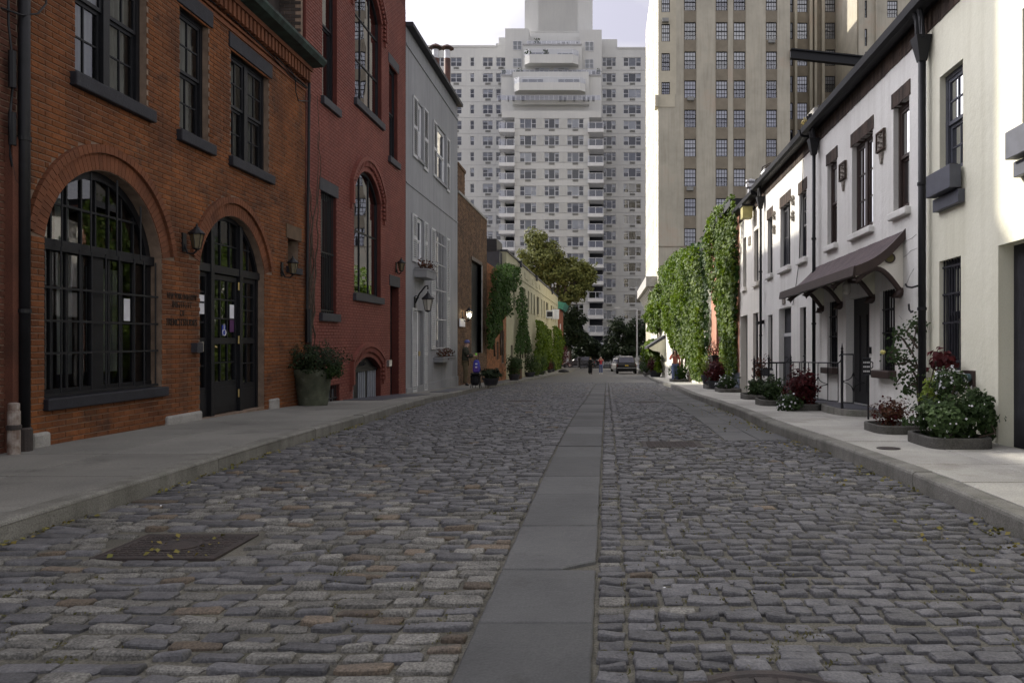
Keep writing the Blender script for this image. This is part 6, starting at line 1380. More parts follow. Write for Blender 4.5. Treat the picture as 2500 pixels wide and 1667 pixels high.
t = thing('roof_vent', 'shiny round vent pipe on the second white house roof', 'vent', (XR + 0.6, 23.5, 5.6)); c = ((1833 - VX) * 23.5 / F, 23.5, 0); z = lambda y: CH + (VY - y) * 23.5 / F
MB().lathe(c, [(0.09, z(500)), (0.09, z(462)), (0.15, z(458)), (0.15, z(450)), (0.11, z(447)), (0.15, z(444)), (0.15, z(440)), (0.03, z(437))], 12).build('pipe', m_galv, t)

# ================================================================== FAR BUILDINGS
class Front:
    """a facade facing the camera at depth Y, laid out from photo pixels"""
    def __init__(s, Y): s.Y = Y; s.k = Y / F
    def X(s, px): return (px - VX) * s.k
    def Z(s, py): return CH + (VY - py) * s.k
    def box(s, mb, px0, px1, py0, py1, d0, d1): return mb.box(s.X(px0), s.X(px1), s.Y - d1, s.Y - d0, s.Z(py1), s.Z(py0))
def grid_wall(mb, fr, px0, px1, py0, py1, holes, d=0.0, rev=0.25):
    xs = sorted({px0, px1} | {v for h in holes for v in (h[0], h[1]) if px0 < v < px1}); ys = sorted({py0, py1} | {v for h in holes for v in (h[2], h[3]) if py0 < v < py1})
    y_ = fr.Y - d
    for a, b in zip(xs[:-1], xs[1:]):
        for c, e in zip(ys[:-1], ys[1:]):
            cx, cy = (a + b) / 2, (c + e) / 2
            if any(h[0] < cx < h[1] and h[2] < cy < h[3] for h in holes): continue
            mb.quad((fr.X(a), y_, fr.Z(e)), (fr.X(b), y_, fr.Z(e)), (fr.X(b), y_, fr.Z(c)), (fr.X(a), y_, fr.Z(c)))
    for h in holes:
        x0, x1, z1, z0 = fr.X(h[0]), fr.X(h[1]), fr.Z(h[2]), fr.Z(h[3]); yb = y_ + rev
        mb.quad((x0, y_, z0), (x1, y_, z0), (x1, yb, z0), (x0, yb, z0)); mb.quad((x0, y_, z1), (x0, yb, z1), (x1, yb, z1), (x1, y_, z1)); mb.quad((x0, y_, z0), (x0, yb, z0), (x0, yb, z1), (x0, y_, z1)); mb.quad((x1, y_, z0), (x1, y_, z1), (x1, yb, z1), (x1, yb, z0))
m_far = mat('pale grey brick', (0.60, 0.60, 0.58), 0.9, scale=0.12, col2=(0.52, 0.52, 0.505), fine=0.0, streak=((0.48, 0.48, 0.48), 0.4), bump=0.2, bscale=3)
m_farseam = mat('grey spandrel seam', (0.38, 0.38, 0.385), 0.9)
m_tower = mat('buff tower brick', (0.51, 0.475, 0.385), 0.9, scale=0.5, col2=(0.38, 0.355, 0.29), bump=0.6, bscale=3.0, fine=0.0, mix2=((0.40, 0.29, 0.22), 0.25, 0.55, 0.5), streak=((0.22, 0.185, 0.135), 0.3))
m_towdark = mat('brown spandrel brick', (0.27, 0.235, 0.18), 0.95, scale=0.8, col2=(0.19, 0.165, 0.125), bump=0.9, bscale=3.5)
m_alum = mat('pale aluminium frame', (0.62, 0.63, 0.66), 0.5, 0.1, 3)
m_blind = mat('white blind', (0.82, 0.82, 0.84), 0.8, 0.1, 1); m_blind2 = mat('grey blind', (0.30, 0.31, 0.34), 0.8, 0.15, 1)
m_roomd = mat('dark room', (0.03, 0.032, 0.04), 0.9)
WM = {}
def far_window_mesh(kind, w, h, var):
    """meshes of one far window, local coordinates: x across, z up, y 0 at the glass; frame, pane, blind"""
    key = (kind, round(w, 2), round(h, 2), var)
    if key in WM: return WM[key]
    fr = MB(); gl = MB(); bl = MB(); t = 0.07 if kind == 'triple' else 0.06; r = random.Random(hash(key) & 0xffff)
    fr.box(0, w, -0.05, 0.03, 0, t); fr.box(0, w, -0.05, 0.03, h - t, h); fr.box(0, t, -0.05, 0.03, t, h - t); fr.box(w - t, w, -0.05, 0.03, t, h - t)
    gl.quad((t, 0.0, t), (w - t, 0.0, t), (w - t, 0.0, h - t), (t, 0.0, h - t))
    if kind in ('triple', 'double'):
        cuts = (0.29, 0.71) if kind == 'triple' else (0.5,)
        for c in cuts: fr.box(w * c - 0.05, w * c + 0.05, -0.05, 0.03, t, h - t)
        segs = [0] + list(cuts) + [1]
        for i, (a, b) in enumerate(zip(segs[:-1], segs[1:])):
            wide = kind == 'triple' and i == 1
            if not wide: fr.box(w * a + 0.05, w * b - 0.05, -0.04, 0.02, h * 0.5 - 0.035, h * 0.5 + 0.035)
            cov = [1.0, 0.5, 0.0, 0.55, 0.0, 0.35, 0.6, 0.15][(var * 3 + i * 2) % 8]
            if wide: cov = [1.0, 0.0, 1.0, 0.25, 0.9, 0.0][var % 6]
            if cov > 0: bl.quad((w * a + 0.06, 0.08, h - t - (h - 2 * t) * cov), (w * b - 0.06, 0.08, h - t - (h - 2 * t) * cov), (w * b - 0.06, 0.08, h - t), (w * a + 0.06, 0.08, h - t))
    if kind == 'grid':
        n = 4; fr.box(t, w - t, -0.05, 0.02, h * 0.5 - 0.04, h * 0.5 + 0.04)
        for i in range(1, n): fr.box(w * i / n - 0.018, w * i / n + 0.018, -0.03, 0.01, t, h - t)
        for z in (0.27, 0.75): fr.box(t, w - t, -0.03, 0.01, h * z - 0.018, h * z + 0.018)
        cov = [1.0, 0.5, 1.0, 0.75, 1.0, 0.9, 0.5, 0.0][var % 8]
        if cov > 0: bl.quad((t, 0.08, h - t - (h - 2 * t) * cov), (w - t, 0.08, h - t - (h - 2 * t) * cov), (w - t, 0.08, h - t), (t, 0.08, h - t))
    if kind == 'single': 
        fr.box(t, w - t, -0.04, 0.02, h * 0.5 - 0.035, h * 0.5 + 0.035)
        if var % 2: bl.quad((t, 0.08, h * 0.5), (w - t, 0.08, h * 0.5), (w - t, 0.08, h - t), (t, 0.08, h - t))
    bk = MB().quad((0, 0.16, 0), (w, 0.16, 0), (w, 0.16, h), (0, 0.16, h))
    WM[key] = (fr.mesh('window'), gl.mesh('pane'), bl.mesh('blind') if bl.v else None, bk.mesh('room')); return WM[key]
def far_window(fr, px0, px1, py0, py1, kind, var, parent, fm, d=-0.18, name='window'):
    x0, x1, z1, z0 = fr.X(px0), fr.X(px1), fr.Z(py0), fr.Z(py1); me = far_window_mesh(kind, round(x1 - x0, 2), round(z1 - z0, 2), var)
    w_ = place(name, me[0], fm, parent, (x0, fr.Y - d, z0))
    for m_, mm, nm in ((me[1], g_tower if kind == 'grid' else g_far, 'pane'), (me[2], m_blind if var % 3 else m_blind2, 'blind'), (me[3], m_roomd, 'room')):
        if m_ is not None:
            o = link(nm, m_, mm, None); o.parent = w_
    return w_
# ---- pale grey apartment building across the avenue
A_ = thing('apartment_building', 'wide pale grey apartment building with terraces and balconies closing the street', 'building', ((1350 - VX) * 132 / F, 138, G(132)))
wing, cen, top_ = Front(142), Front(132), Front(138)
rowsL = [140.6 + 38.55 * i for i in range(18)]; rowsC = [290 + 41.1 * i for i in range(14)]
hw_ = []
colsL = [(1062, 1088), (1100, 1127), (1148, 1157.6), (1178.6, 1203), (1211, 1234)]; colsR = [(1470.5, 1503.5), (1522, 1565)]
for y0 in rowsL:
    for a, b in colsL + colsR: hw_.append((a, b, y0, y0 + 21.5))
mb = MB()
grid_wall(mb, wing, 1000, 1236, 112, 905, [h for h in hw_ if h[1] < 1240]); grid_wall(mb, wing, 1469, 1600, 117, 905, [h for h in hw_ if h[0] > 1460])
wing.box(mb, 1000, 1211, 111.5, 116, -14, 0.12); wing.box(mb, 1211, 1218, 107, 113, -12, 0.1); wing.box(mb, 1217.5, 1237, 92, 112.2, -12, 0.0); wing.box(mb, 1469, 1507, 96.5, 117.2, -12, 0.0); wing.box(mb, 1507, 1600, 116, 120, -14, 0.12)
wing.box(mb, 1000, 1600, 121, 905, -14, -0.6)
mb.build('wing', m_far, A_)
mb = MB()
for i, y0 in enumerate(rowsL):
    for a, b in ((1000, 1236), (1469, 1600)): wing.box(MB(), a, b, y0 + 31, y0 + 31.7, 0, 0.03).build('spandrel_seam', m_farseam, A_)
for i, y0 in enumerate(rowsL):
    for j, (a, b) in enumerate(colsL + colsR):
        if y0 > 880: continue
        far_window(wing, a, b, y0, y0 + 21.5, 'single' if b - a < 12 else ('triple' if b - a > 30 else 'double'), (i * 5 + j * 3 + i * j) % 12, A_, m_alum)
ac = MB(); 
k_ = wing.k; ac.box(0, 13 * k_, -0.05, 0.02, 0, 5.2 * k_)
for q_ in range(4): ac.box(0.06, 13 * k_ - 0.06, -0.09, -0.045, (0.6 + 1.2 * q_) * k_, (1.1 + 1.2 * q_) * k_)
ac_me = ac.mesh('vent_grille'); m_vent = mat('grey vent', (0.26, 0.26, 0.25), 0.7)
for i, y0 in enumerate(rowsL):
    for a, b in colsL[1:] + colsR:
        if y0 < 860 and b - a > 12: place('vent_grille', ac_me, m_vent, A_, (wing.X((a + b) / 2 - 6), wing.Y - 0.0, wing.Z(y0 + 28.5)))
# centre bay
holes = []; colsC = [(1269, 1309), (1329, 1365), (1384.5, 1425)]
for y0 in rowsC:
    for a, b in colsC: holes.append((a, b, y0, y0 + 23.5))
mb = MB(); grid_wall(mb, cen, 1256, 1438.5, 287, 905, holes); mb.quad((cen.X(1256), 132, cen.Z(905)), (cen.X(1256), 142, cen.Z(905)), (cen.X(1256), 142, cen.Z(268)), (cen.X(1256), 132, cen.Z(268))); mb.quad((cen.X(1438.5), 132, cen.Z(905)), (cen.X(1438.5), 132, cen.Z(268)), (cen.X(1438.5), 142, cen.Z(268)), (cen.X(1438.5), 142, cen.Z(905)))
cen.box(mb, 1225, 1468, 271, 287, -10, 0.0); cen.box(mb, 1257, 1437.5, 287.5, 905, -9, -0.6)
mb.build('centre_bay', m_far, A_)
mb = MB()
for y0 in rowsC: cen.box(MB(), 1256, 1438.5, y0 + 24.2, y0 + 25.0, 0, 0.04).build('spandrel_seam', m_farseam, A_); cen.box(MB(), 1256, 1438.5, y0 - 0.9, y0 - 0.2, 0, 0.03).build('spandrel_seam', m_farseam, A_)
mb = MB()
for y0 in rowsC:
    for a, b in ((1309.5, 1328.5), (1365.5, 1384)):
        n = 7
        for i in range(n): x = a + (b - a) * (i + 0.5) / n; cen.box(mb, x - 0.8, x + 0.8, y0, y0 + 23.5, 0, 0.06)
mb.build('ribbing', m_far, A_, kind='stuff')
for i, y0 in enumerate(rowsC):
    for j, (a, b) in enumerate(colsC):
        if y0 < 860: far_window(cen, a, b, y0, y0 + 23.5, 'triple', (i * 7 + j * 5 + i * j * 3) % 12, A_, m_alum); place('vent_grille', ac_me, m_vent, A_, (cen.X((a + b) / 2 - 7), cen.Y, cen.Z(y0 + 30.3)))
# side balconies
g_rail = glass_mat('balcony glass', (0.85, 0.86, 0.9), 0.7)
m_whitecon = mat('white concrete', (0.68, 0.68, 0.68), 0.8, 0.08, 2)
def balcony(px0, px1, y0, parent):
    mb = MB(); cen.box(mb, px0, px1, y0 + 15.5, y0 + 24, -8, 0.9); b = mb.build('balcony', m_whitecon, parent)
    mb = MB(); cen.box(mb, px0 + 0.5, px1 - 0.5, y0 - 0.3, y0 + 0.8, 0.75, 0.85)
    for f in (0, 0.5, 1): x = px0 + 1 + (px1 - px0 - 2) * f; cen.box(mb, x - 0.6, x + 0.6, y0 + 0.8, y0 + 15.5, 0.75, 0.85)
    for px in (px0 + 0.5, px1 - 1.5): cen.box(mb, px, px + 1.0, y0 - 0.3, y0 + 0.8, -3, 0.74)
    mb.build('railing', m_alum, b)
    mb = MB(); cen.box(mb, px0 + 1.5, (px0 + px1) / 2 - 0.6, y0 + 0.8, y0 + 15.4, 0.79, 0.80); cen.box(mb, (px0 + px1) / 2 + 0.6, px1 - 1.5, y0 + 0.8, y0 + 15.4, 0.79, 0.80); mb.build('glass_panel', g_rail, b)
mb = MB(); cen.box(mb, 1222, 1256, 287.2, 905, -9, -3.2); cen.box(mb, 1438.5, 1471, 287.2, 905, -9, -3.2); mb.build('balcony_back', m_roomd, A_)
mb = MB(); cen.box(mb, 1219, 1229, 290, 905, -9, -1.6); mb.build('balcony_pier', m_far, A_)
for i in range(15):
    y0 = 302 + 41.1 * i
    if y0 < 880: balcony(1219, 1257.5, y0, A_); balcony(1435, 1473.5, y0, A_)
# stepped terraces
m_t = m_far
mb = MB(); top_.box(mb, 1236, 1292.5, 78.5, 290, -6, 1.5); top_.box(mb, 1415, 1469, 81.5, 290, -6, 1.5); top_.box(mb, 1292, 1416, 90, 290, -6, 0.0); mb.build('upper_block', m_t, A_)
mb = MB(); top_.box(mb, 1281, 1422, 125, 200, 0, 3.0); top_.box(mb, 1259, 1439, 198, 275, 0, 4.6); top_.box(mb, 1230, 1468, 200, 290, 0, 3.4); mb.build('terrace_block', m_t, A_)
mb = MB(); top_.box(mb, 1230, 1468, 199.2, 203, 3.3, 3.55); top_.box(mb, 1281, 1422, 124.2, 127, 2.9, 3.15); mb.build('parapet', m_farseam, A_)
def bay_balcony(px0, px1, y0, y1, d0, d1):
    mb = MB(); x0, x1, z1, z0 = top_.X(px0), top_.X(px1), top_.Z(y0), top_.Z(y1); e = 0.9; Yf, Yb = top_.Y - d1, top_.Y - d0
    pol = [(x0, Yb), (x0, Yf + e), (x0 + e, Yf), (x1 - e, Yf), (x1, Yf + e), (x1, Yb)]
    mb.prism([(a, b, z0) for a, b in pol], (0, 0, z1 - z0)); b = mb.build('bay_balcony', m_t, A_)
    mb = MB(); hz = 0.85
    for (a, c), (e_, f_) in zip(pol[:-1], pol[1:]): mb.tube([(a, c, z1 + hz), (e_, f_, z1 + hz)], 0.04, 5); mb.tube([(a, c, z1), (a, c, z1 + hz)], 0.035, 5)
    mb.build('railing', m_alum, b)
    mb = MB()
    for (a, c), (e_, f_) in zip(pol[:-1], pol[1:]): mb.quad((a, c, z1), (e_, f_, z1), (e_, f_, z1 + hz), (a, c, z1 + hz))
    mb.build('glass_panel', g_rail, b)
bay_balcony(1287, 1414, 160, 180, 3.0, 5.2); bay_balcony(1265.5, 1431, 234, 252, 4.6, 7.0)
def terrace_rail(px0, px1, y0, y1, d, planters=True):
    mb = MB(); top_.box(mb, px0, px1, y0, y0 + 0.8, d - 0.05, d); n = int((px1 - px0) / 11)
    for i in range(n + 1): x = px0 + (px1 - px0) * i / n; top_.box(mb, x - 0.5, x + 0.5, y0, y1, d - 0.05, d)
    r = mb.build('terrace_railing', m_alum, A_); mb = MB(); top_.box(mb, px0, px1, y0 + 0.9, y1, d - 0.03, d - 0.02); mb.build('glass_panel', g_rail, r)
    rr2 = random.Random(px0); mb = MB()
    for i in range(n):
        if rr2.random() < 0.55: x = px0 + (px1 - px0) * (i + 0.2) / n; top_.box(mb, x, x + rr2.uniform(3, 7), y0 + rr2.uniform(1, 4), y1, d - 0.8, d - 0.4)
    if mb.v: mb.build('terrace_planter', m_vent, r)
terrace_rail(1291, 1418, 116, 125, 3.0); terrace_rail(1230, 1467, 187, 199, 3.4); terrace_rail(1225, 1467, 259, 271, 6.0)
for px, py, d in ((1234, 190, 3), (1268, 188, 3), (1277, 189, 3), (1409, 191, 3), (1461, 189, 3), (1296, 153, 5), (1315, 113, 2.6), (1338, 152, 5)):
    P_, N_ = blob((top_.X(px), top_.Y - d + 0.3, top_.Z(py)), (0.5, 0.3, 0.5), 60, 0.3, 0.5, px); leaves_mesh('terrace_plant', P_, N_, 0.3, L_green, A_)
for (a, b, c, e, d) in ((1255, 1276, 109, 130.6, 1.5), (1255, 1276, 151, 172, 1.5), (1429, 1449.5, 111, 133, 1.5), (1429, 1449.5, 153.5, 175, 1.5)): far_window(top_, a, b, c, e, 'double', int(c) % 5, A_, m_alum, d + 0.05)
for (a, b, c, e, d, v) in ((1300, 1339, 144, 161, 3.0, 0), (1363, 1402, 145, 161, 3.0, 2), (1281, 1332, 215, 235, 4.6, 1), (1366, 1418, 215, 235, 4.6, 3), (1310, 1345, 181, 198, 3.05, 4), (1355, 1390, 181, 198, 3.05, 1)): far_window(top_, a, b, c, e, 'triple', v, A_, m_alum, d + 0.05)
mb = MB(); tk = Front(140); tk.box(mb, 1281, 1445, -90, 92, -8, 0.0); mb.build('tank_tower', m_t, A_)
mb = MB()
for i in range(34): x = 1315 + 94 * i / 33; tk.box(mb, x - 0.5, x + 0.5, -90, 77, 0, 0.12)
tk.box(mb, 1281, 1445, 77, 79, 0, 0.1); mb.build('ribbing', m_t, A_, kind='stuff')
# ---- buff brick tower
T_ = thing('brick_tower', 'buff brick apartment tower with dark gridded windows rising right of the street', 'building', (14, 80, G(80)))
tf = Front(75.0); rowsT = [-87.7, -16.4, 55, 126.5, 197, 268.5, 340, 412.5, 484.5, 557.5]; cT = [(1670.5, 1699), (1748, 1776), (1791, 1819.5), (1870.5, 1896.5)]; hT = 43.0; holes = []
for y0 in rowsT:
    for a, b in cT: holes.append((a, b, y0, y0 + hT))
    if y0 < 232: holes.append((1615, 1635.5, y0 + 4, y0 + hT + 4 if y0 < 190 else 231))
mb = MB(); grid_wall(mb, tf, 1607, 1929, -160, 870, holes)
XTl, XTr = tf.X(1607), tf.X(1929); YT1 = 98.0
sh = []; 
z0_, z1_ = tf.Z(870), tf.Z(-160)
mb.quad((XTr, 75, z0_), (XTr, 75, z1_), (XTr, 98, z1_), (XTr, 98, z0_)); mb.quad((XTl, 98, z0_), (XTl, 98, z1_), (XTr, 98, z1_), (XTr, 98, z0_)); mb.quad((XTl, 75, z1_), (XTr, 75, z1_), (XTr, 98, z1_), (XTl, 98, z1_)); tf.box(mb, 1608, 1928, -159, 869, -22.9, -0.6)
mb.build('wall', m_tower, T_)
mb = MB()
for a, b in cT:
    for i in range(len(rowsT) - 1): tf.box(MB(), a + 0.3, b - 0.3, rowsT[i] + hT + 0.6, rowsT[i + 1] - 0.4, -0.03, 0.035).build('spandrel', m_towdark, T_)
tf.box(mb, 1607.5, 1929, 601, 603, 0, 0.05)
mb.build('spandrel_band', m_towdark, T_)
hs = [h for h in holes if h[1] < 1640]; mb = MB(); grid_wall(mb, tf, 1607.2, 1651, -159, 231, hs, 0.006, 0.01); mb.build('corner_facing', mat('pale corner brick', (0.50, 0.46, 0.36), 0.9, 0.15, 0.6), T_); mb = MB()
for a, b in cT:
    for x in (a - 1.0, b + 0.2): tf.box(mb, x, x + 0.8, -160, 640, -0.02, 0.02)
mb.build('reveal_edge', m_towdark, T_)
for i, y0 in enumerate(rowsT):
    for j, (a, b) in enumerate(cT): far_window(tf, a, b, y0, y0 + hT, 'grid', (i * 3 + j * 5 + i * j) % 8, T_, m_black, -0.12)
    if y0 < 190: far_window(tf, 1615, 1635.5, y0 + 4, y0 + hT + 4, 'grid', (i * 5) % 8, T_, m_black, -0.12)
far_window(tf, 1615, 1635.5, 201, 231, 'grid', 3, T_, m_black, -0.12)
mb = MB(); tf.box(mb, 1606.5, 1648, 231.5, 262, 0.0, 0.06); tf.box(mb, 1599, 1606, 234, 262, -1.0, 0.3); mb.build('stone_setback', mat('pale corner brick', (0.50, 0.46, 0.36), 0.9), T_)
# lit side wall along the street
ft = Fac(XTl - 0.0, 0.0); ft.X = XTl; ft.s = -1
sw__ = []
for i in range(9):
    u = 76.6 + 2.45 * i
    for z in np.arange(-1.0, 37, 2.76): sw__.append((u, u + 1.15, z, z + 1.65))
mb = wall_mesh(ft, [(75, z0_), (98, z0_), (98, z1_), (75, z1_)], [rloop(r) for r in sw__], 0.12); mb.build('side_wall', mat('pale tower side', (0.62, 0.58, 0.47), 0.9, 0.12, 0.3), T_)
wm_ = MB().box(0, 0.04, 0, 1.15, 0, 1.65).mesh('side_window')
for (a, b, c, d) in sw__: place('side_window', wm_, m_blind2, T_, (XTl + 0.1, a, c))
mb = MB(); mb.box(XTl - 1.1, XTl + 0.05, 76, 97, tf.Z(697), tf.Z(672)); mb.build('stone_balcony', m_stone, T_)
for i in range(10): MB().hexa([(XTl, 76.5 + 2.1 * i, tf.Z(735)), (XTl - 0.1, 76.5 + 2.1 * i, tf.Z(735)), (XTl - 0.1, 77 + 2.1 * i, tf.Z(735)), (XTl, 77 + 2.1 * i, tf.Z(735)), (XTl, 76.5 + 2.1 * i, tf.Z(698)), (XTl - 0.9, 76.5 + 2.1 * i, tf.Z(698)), (XTl - 0.9, 77 + 2.1 * i, tf.Z(698)), (XTl, 77 + 2.1 * i, tf.Z(698))]).build('balcony_bracket', m_stone, T_)
for px, py in ((1686, 243), (1883, 103), (1624, 52), (1684, 462)):
    mb = MB(); tf.box(mb, px - 8, px + 8, py - 4.5, py + 4.5, 0, 0.35); a_ = mb.build('window_unit', m_vent, T_)
# recessed wing
rf = Front(88.0); cR = [(1926, 1936), (1946, 1971), (2014.5, 2038.5), (2050, 2073)]; rowsR = [-75, -9.5, 56, 121.5, 186, 251.5, 317, 383]; holes = [(a, b, y0, y0 + 40) for y0 in rowsR for a, b in cR]
mb = MB(); grid_wall(mb, rf, 1900, 2098, -160, 860, holes); rf.box(mb, 1901, 2097, -160, 860, -9, -0.6); mb.build('recessed_wing', m_towdark, T_)
mb = MB()
for a, b in ((1938, 1944), (1974, 1981), (1986, 1992), (2004, 2011), (2040, 2048), (2076, 2083)): rf.box(mb, a, b, -160, 860, 0, 0.5)
mb.build('pilaster', m_tower, T_)
for i, y0 in enumerate(rowsR):
    for j, (a, b) in enumerate(cR): far_window(rf, a, b, y0, y0 + 40, 'grid' if b - a > 12 else 'single', (i * 3 + j * 5) % 8, T_, m_black, -0.12)
pf_ = Front(80.0); cP = [(2111, 2117), (2166, 2191.5), (2243, 2268)]; rowsP = [-68, 2, 71, 140, 209]; holes = [(a, b, y0, y0 + 42) for y0 in rowsP for a, b in cP]
mb = MB(); grid_wall(mb, pf_, 2096, 2420, -160, 860, holes); pf_.box(mb, 2097, 2419, -160, 860, -9, -0.6); mb.build('right_wing', m_tower, T_)
for i, y0 in enumerate(rowsP):
    for j, (a, b) in enumerate(cP): far_window(pf_, a, b, y0, y0 + 42, 'grid' if b - a > 12 else 'single', (i * 3 + j * 5 + 1) % 8, T_, m_black, -0.12)
mb = MB(); pf_.box(mb, 2136, 2139, -160, 860, 0, 0.4); mb.build('corner_pier', m_tower, T_)
# steel beam from the tower corner to the roof pier behind the white house
bm_ = thing('steel_beam', 'black steel beam jutting right from the corner of the buff tower', 'beam', (tf.X(1929), 74.5, tf.Z(150)))
x0, x1 = tf.X(1928), tf.X(2120); zt0, zt1 = tf.Z(124), tf.Z(144); hb = 24 * tf.k
mb = MB()
for a, b, w__ in ((0.0, -0.12, 0.28), (-0.12, -hb + 0.12, 0.05), (-hb + 0.12, -hb, 0.28)): mb.hexa([(x0, 74.6 - w__, zt0 + b), (x1, 74.6 - w__, zt1 + b), (x1, 74.6 + w__, zt1 + b), (x0, 74.6 + w__, zt0 + b), (x0, 74.6 - w__, zt0 + a), (x1, 74.6 - w__, zt1 + a), (x1, 74.6 + w__, zt1 + a), (x0, 74.6 + w__, zt0 + a)])
mb.build('girder', m_black, bm_); MB().box(x1 - 0.6, x1 + 0.4, 74.2, 75.2, 4, zt1 + 0.2).build('post', m_stone, bm_)

# ================================================================== TREES
def tree(name, label, base, h, crown, leafm, n, size, trunk_r=0.25, seed=1, group=None, lean=0.0):
    """tapered trunk with limbs; crown = list of (dx, dy, dz, rx, ry, rz) clumps relative to the base"""
    rt = random.Random(seed); t = thing(name, label, 'tree', tuple(base), group); b = Vector(base); mb = MB()
    fork = b + Vector((lean, 0, h * 0.42)); mb.tube([b - Vector((0, 0, 0.3)), b + Vector((lean * 0.3, 0, h * 0.2)), fork], [trunk_r * 1.25, trunk_r, trunk_r * 0.75], 9)
    mb.build('trunk', m_bark, t, smooth=True); mb = MB(); P = []; N = []
    tot = sum(c[3] * c[4] * c[5] for c in crown) 
    for c in crown:
        cc = b + Vector(c[:3]); mid = fork.lerp(cc, 0.5) + Vector((rt.gauss(0, 0.2), rt.gauss(0, 0.2), 0.3)); mb.tube([fork, mid, cc], [trunk_r * 0.55, trunk_r * 0.3, trunk_r * 0.1], 6)
        for q_ in range(3): mb.tube([mid, cc + Vector((rt.uniform(-1, 1) * c[3], rt.uniform(-1, 1) * c[4], rt.uniform(-0.5, 1) * c[5])) * 0.7], [trunk_r * 0.2, trunk_r * 0.05], 5)
        k = int(n * (c[3] * c[4] * c[5]) / tot)
        nc = 16
        for q_ in range(nc):      # leaf clumps inside each lobe
            d = Vector((rt.gauss(0, 1), rt.gauss(0, 1), rt.gauss(0, 1))).normalized() * (rt.random() ** 0.4); s = rt.uniform(0.28, 0.5)
            p, nn = blob(cc + Vector((d.x * c[3], d.y * c[4], d.z * c[5])) * 0.85, (c[3] * s, c[4] * s, c[5] * s), max(8, k // nc), 0.25, 0.7, rt.random() * 50); P.append(p); N.append(nn + np.array([0, -0.2, 0.5]))
    mb.build('limbs', m_bark, t); leaves_mesh('crown', np.concatenate(P), np.concatenate(N), size, leafm, t, 0.5, 0.2, 1.2)
    return t
def TP(px, py, Y): return Vector(((px - VX) * Y / F, Y, CH + (VY - py) * Y / F))
Y = 116; k = Y / F
def cl(lst, Y, base):
    out = []
    for px, py, rx, ry in lst: p = TP(px, py, Y) - Vector(base); out.append((p.x, p.y + random.uniform(-1.5, 1.5), p.z, rx * Y / F, rx * Y / F, ry * Y / F))
    return out
bs = (TP(1365, 0, Y).x, Y, G(Y)); tree('plane_tree', 'big yellowing tree above the far end of the cream row', bs, 17, cl([(1310, 605, 42, 42), (1340, 620, 40, 45), (1295, 640, 38, 40), (1375, 650, 42, 36), (1410, 665, 40, 30), (1435, 665, 30, 22), (1350, 675, 50, 36), (1400, 705, 46, 28), (1430, 690, 30, 26), (1375, 725, 34, 22), (1325, 680, 40, 36)], Y, bs), L_tree, 26000, 0.38, 0.45, 5, 'trees at the street end', -1.0)
for i, (px, Yt, lst, lab) in enumerate(((1392, 119, [(1385, 790, 34, 34), (1410, 800, 34, 30), (1400, 765, 24, 24), (1395, 830, 40, 26), (1378, 760, 20, 22)], 'dark street tree in shade below the balconies'), (1452, 122, [(1440, 850, 36, 26), (1465, 860, 30, 22), (1420, 862, 30, 22)], 'low dark tree behind the people at the street end'), (1520, 120, [(1520, 800, 40, 28), (1500, 830, 34, 30), (1545, 825, 44, 34), (1565, 800, 30, 26), (1530, 855, 50, 24), (1490, 862, 30, 20)], 'dark spreading tree behind the lamp post'))):
    bs = (TP(px, 0, Yt).x, Yt, G(Yt)); tree('street_tree', lab, bs, 8, cl(lst, Yt, bs), L_dark, 9000, 0.36, 0.22, 20 + i, 'trees at the street end')

